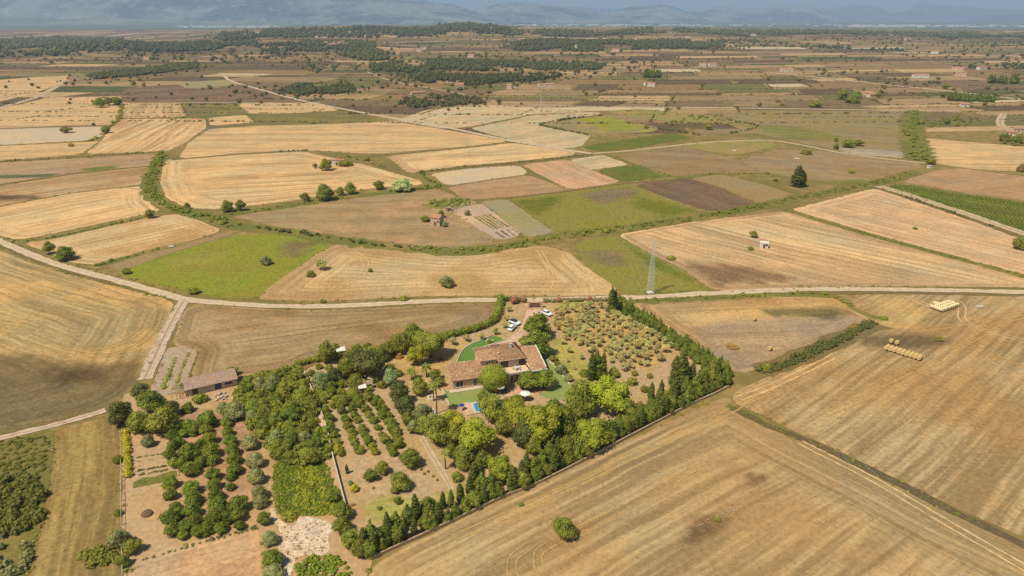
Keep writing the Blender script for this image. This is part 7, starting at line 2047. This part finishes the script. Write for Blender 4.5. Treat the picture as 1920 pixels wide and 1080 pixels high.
hut(820, 422, 5.2, 5.0, 4.4, -.35, 'small square stone hut with a pinkish tiled roof alone in the brown field', M_stone, M_tile2 if False else M_hroof, name='stone_hut', cat='hut')
hut(1432, 464, 3.6, 3.0, 2.2, -.3, 'tiny white hut in the wide striped stubble field', M_white_wall, M_white_wall, False, 'field_hut', 'hut', 1)
hut(632, 309, 11, 5, 3.4, .1, 'ruined white farmhouse between dark trees in the golden field', M_white_wall, M_hroof, False, 'ruined_farmhouse', 'house', 2)
hut(622, 306, 5, 4, 2.6, .1, 'low roofless outbuilding left of the ruined white farmhouse', M_white_wall, M_conc, False, 'outbuilding', 'house', 1)
hut(597, 317, 2.2, 1.6, 1.2, .1, 'low white trough at the foot of the dark tree by the ruin', M_white_wall, M_conc, False, 'trough', 'trough', 0)
hut(841, 396, 3, 2.4, 1.8, 0, 'little dark shed in the ruined garden near the stone hut', M_stone, M_corr, False, 'shed', 'shed', 1)
for px_, py_, w, d, h, lab in [
    (1620, 181, 20, 9, 5, 'far white farm with low outbuildings behind dark trees'), (1634, 182, 12, 7, 3.5, 'white annex right of the far white farm'), (1725, 146, 26, 10, 5, 'long pale barn beyond the far right road'),
    (1800, 143, 18, 9, 4, 'white farmhouse right of the long pale barn'), (1480, 134, 14, 9, 5, 'white house at the bend of the far right road'), (1468, 134, 10, 7, 5, 'smaller white house left of the bend house'),
    (1752, 101, 22, 10, 6, 'white farmhouse on the far brown plain at the right'), (1795, 132, 22, 10, 5, 'whitish shed row beyond the right hand thicket'), (1840, 131, 20, 9, 5, 'pale sheds at the far right thicket'),
    (1318, 125, 16, 9, 6, 'white farmhouse left one of the far pair'), (1335, 125, 18, 9, 6, 'white farmhouse right one of the far pair'), (1222, 162, 12, 8, 4, 'roofless stone farm ruin beyond the framed field'), (1212, 160, 8, 6, 4, 'broken wall house left of the roofless ruin'),
    (987, 147, 12, 8, 5, 'white house among scrub trees left of the middle'), (1028, 146, 12, 8, 5, 'pale house hidden in the far scrub'), (1024, 162, 26, 8, 3, 'long low greenhouse like ruin'), (1155, 97, 24, 10, 6, 'small white house under the dense wood'),
    (862, 166, 12, 11, 6, 'square pale farmhouse in the brown field right of the scrub'), (956, 166, 8, 8, 5, 'small square farmhouse beside the far trees'), (784, 178, 20, 7, 3.5, 'pink ruined farm above the long low thicket'), (884, 108, 18, 11, 6, 'square pale barn on the far plain'),
    (746, 102, 16, 9, 5, 'white house at the foot of the village knoll'), (785, 97, 18, 10, 7, 'cream house right of the knoll village'), (796, 94, 14, 9, 6, 'second cream house right of the knoll village'), (277, 112, 18, 10, 5, 'white farmhouse on the far left brown fields'),
    (205, 155, 7, 5, 3, 'tiny white hut beside the small tree at the upper left'), (240, 74, 34, 16, 7, 'pale villa in front of the left hand wood'), (655, 64, 30, 14, 8, 'white house on the wooded middle ridge'), (692, 52, 26, 14, 8, 'white house at the crest of the middle ridge'),
    (843, 66, 24, 12, 7, 'white house below the wooded knoll'), (1396, 66, 26, 12, 8, 'white villas on the wooded right ridge'), (1412, 68, 24, 12, 8, 'white villa right of the ridge villas'), (1576, 52, 30, 14, 9, 'pale house on the right ridge'),
    (1045, 105, 14, 8, 5, 'small house on the far central plain'), (1893, 254, 8, 5, 3, 'pale shed hidden in the trees at the right edge'), (1905, 248, 10, 6, 3.5, 'whitish farmhouse in the trees at the right edge'), (1808, 200, 10, 6, 3, 'low pale walls beside the far gardens'), (1490, 312, .1, 1, 1, ''),
    (1370, 86, 16, 9, 5, 'white barn on the far slope of dotted trees'), (1290, 71, 22, 10, 5, 'cream house row under the right ridge'), (1700, 76, 26, 12, 6, 'pale farmhouse under the far right wood'), (1560, 84, 20, 10, 5, 'white sheds on the pinkish far slope')]:
    if w < 1: continue
    hut(px_, py_, w, d, h, rnd.uniform(-.5, .5), lab, rnd.choice([M_white_wall, M_hwall]), M_hroof, True, 'farmhouse', 'house', 2)
# knoll village: houses one can tell apart
for i, (px_, py_) in enumerate([(612, 84), (618, 82), (624, 83), (630, 81), (636, 84), (628, 86), (620, 87), (642, 82), (634, 78), (648, 86)]):
    hut(px_, py_, rnd.uniform(12, 18), 10, rnd.uniform(5, 8), rnd.uniform(-.6, .6), 'pale house of the little village on the knoll', rnd.choice([M_white_wall, M_hwall]), M_hroof, True, 'farmhouse', 'house', 2)
    bpy.data.objects[-1] if False else None
for i, (px_, py_) in enumerate([(905, 53), (915, 52), (925, 54), (935, 53), (943, 55), (920, 56)]):
    hut(px_, py_, rnd.uniform(20, 30), 14, rnd.uniform(7, 10), rnd.uniform(-.6, .6), 'pale house in the hamlet right of the wooded knoll', rnd.choice([M_white_wall, M_hwall]), M_hroof, True, 'farmhouse', 'house', 2)
for o in bpy.data.objects:
    if o.get('label', '').startswith('pale house of the little village'): o['group'] = 'houses of the village on the knoll'
    if o.get('label', '').startswith('pale house in the hamlet'): o['group'] = 'houses of the hamlet by the wooded knoll'
# low white rocks and culvert
hut(1743, 315, 3.0, 2.2, 1.4, .3, 'small white culvert head where the track meets the bank', M_white_wall, M_conc, False, 'culvert', 'culvert', 0)
for x, y, s, lab in [(1494, 298, 2.4, 'flat white rocks in the brown field below the dome bush'), (1378, 283, 2.2, 'white rocks beside the bush in the yellow green strip'), (322, 463, 1.6, 'grey boulders on the bank of the yellow green field'), (1662, 380, .8, 'little white post heap in the pinkish stubble')]:
    X, Y = P(x, y); v = ico(2)[0] * (s, s * .8, s * .4) * (1 + rs.uniform(-.25, .2, (len(ico(2)[0]), 1)))
    tag(link('boulder', mk_mesh('boulder', v, None, ico(2)[1], M_rub2), None, (X, Y, .2)), lab, 'rock')
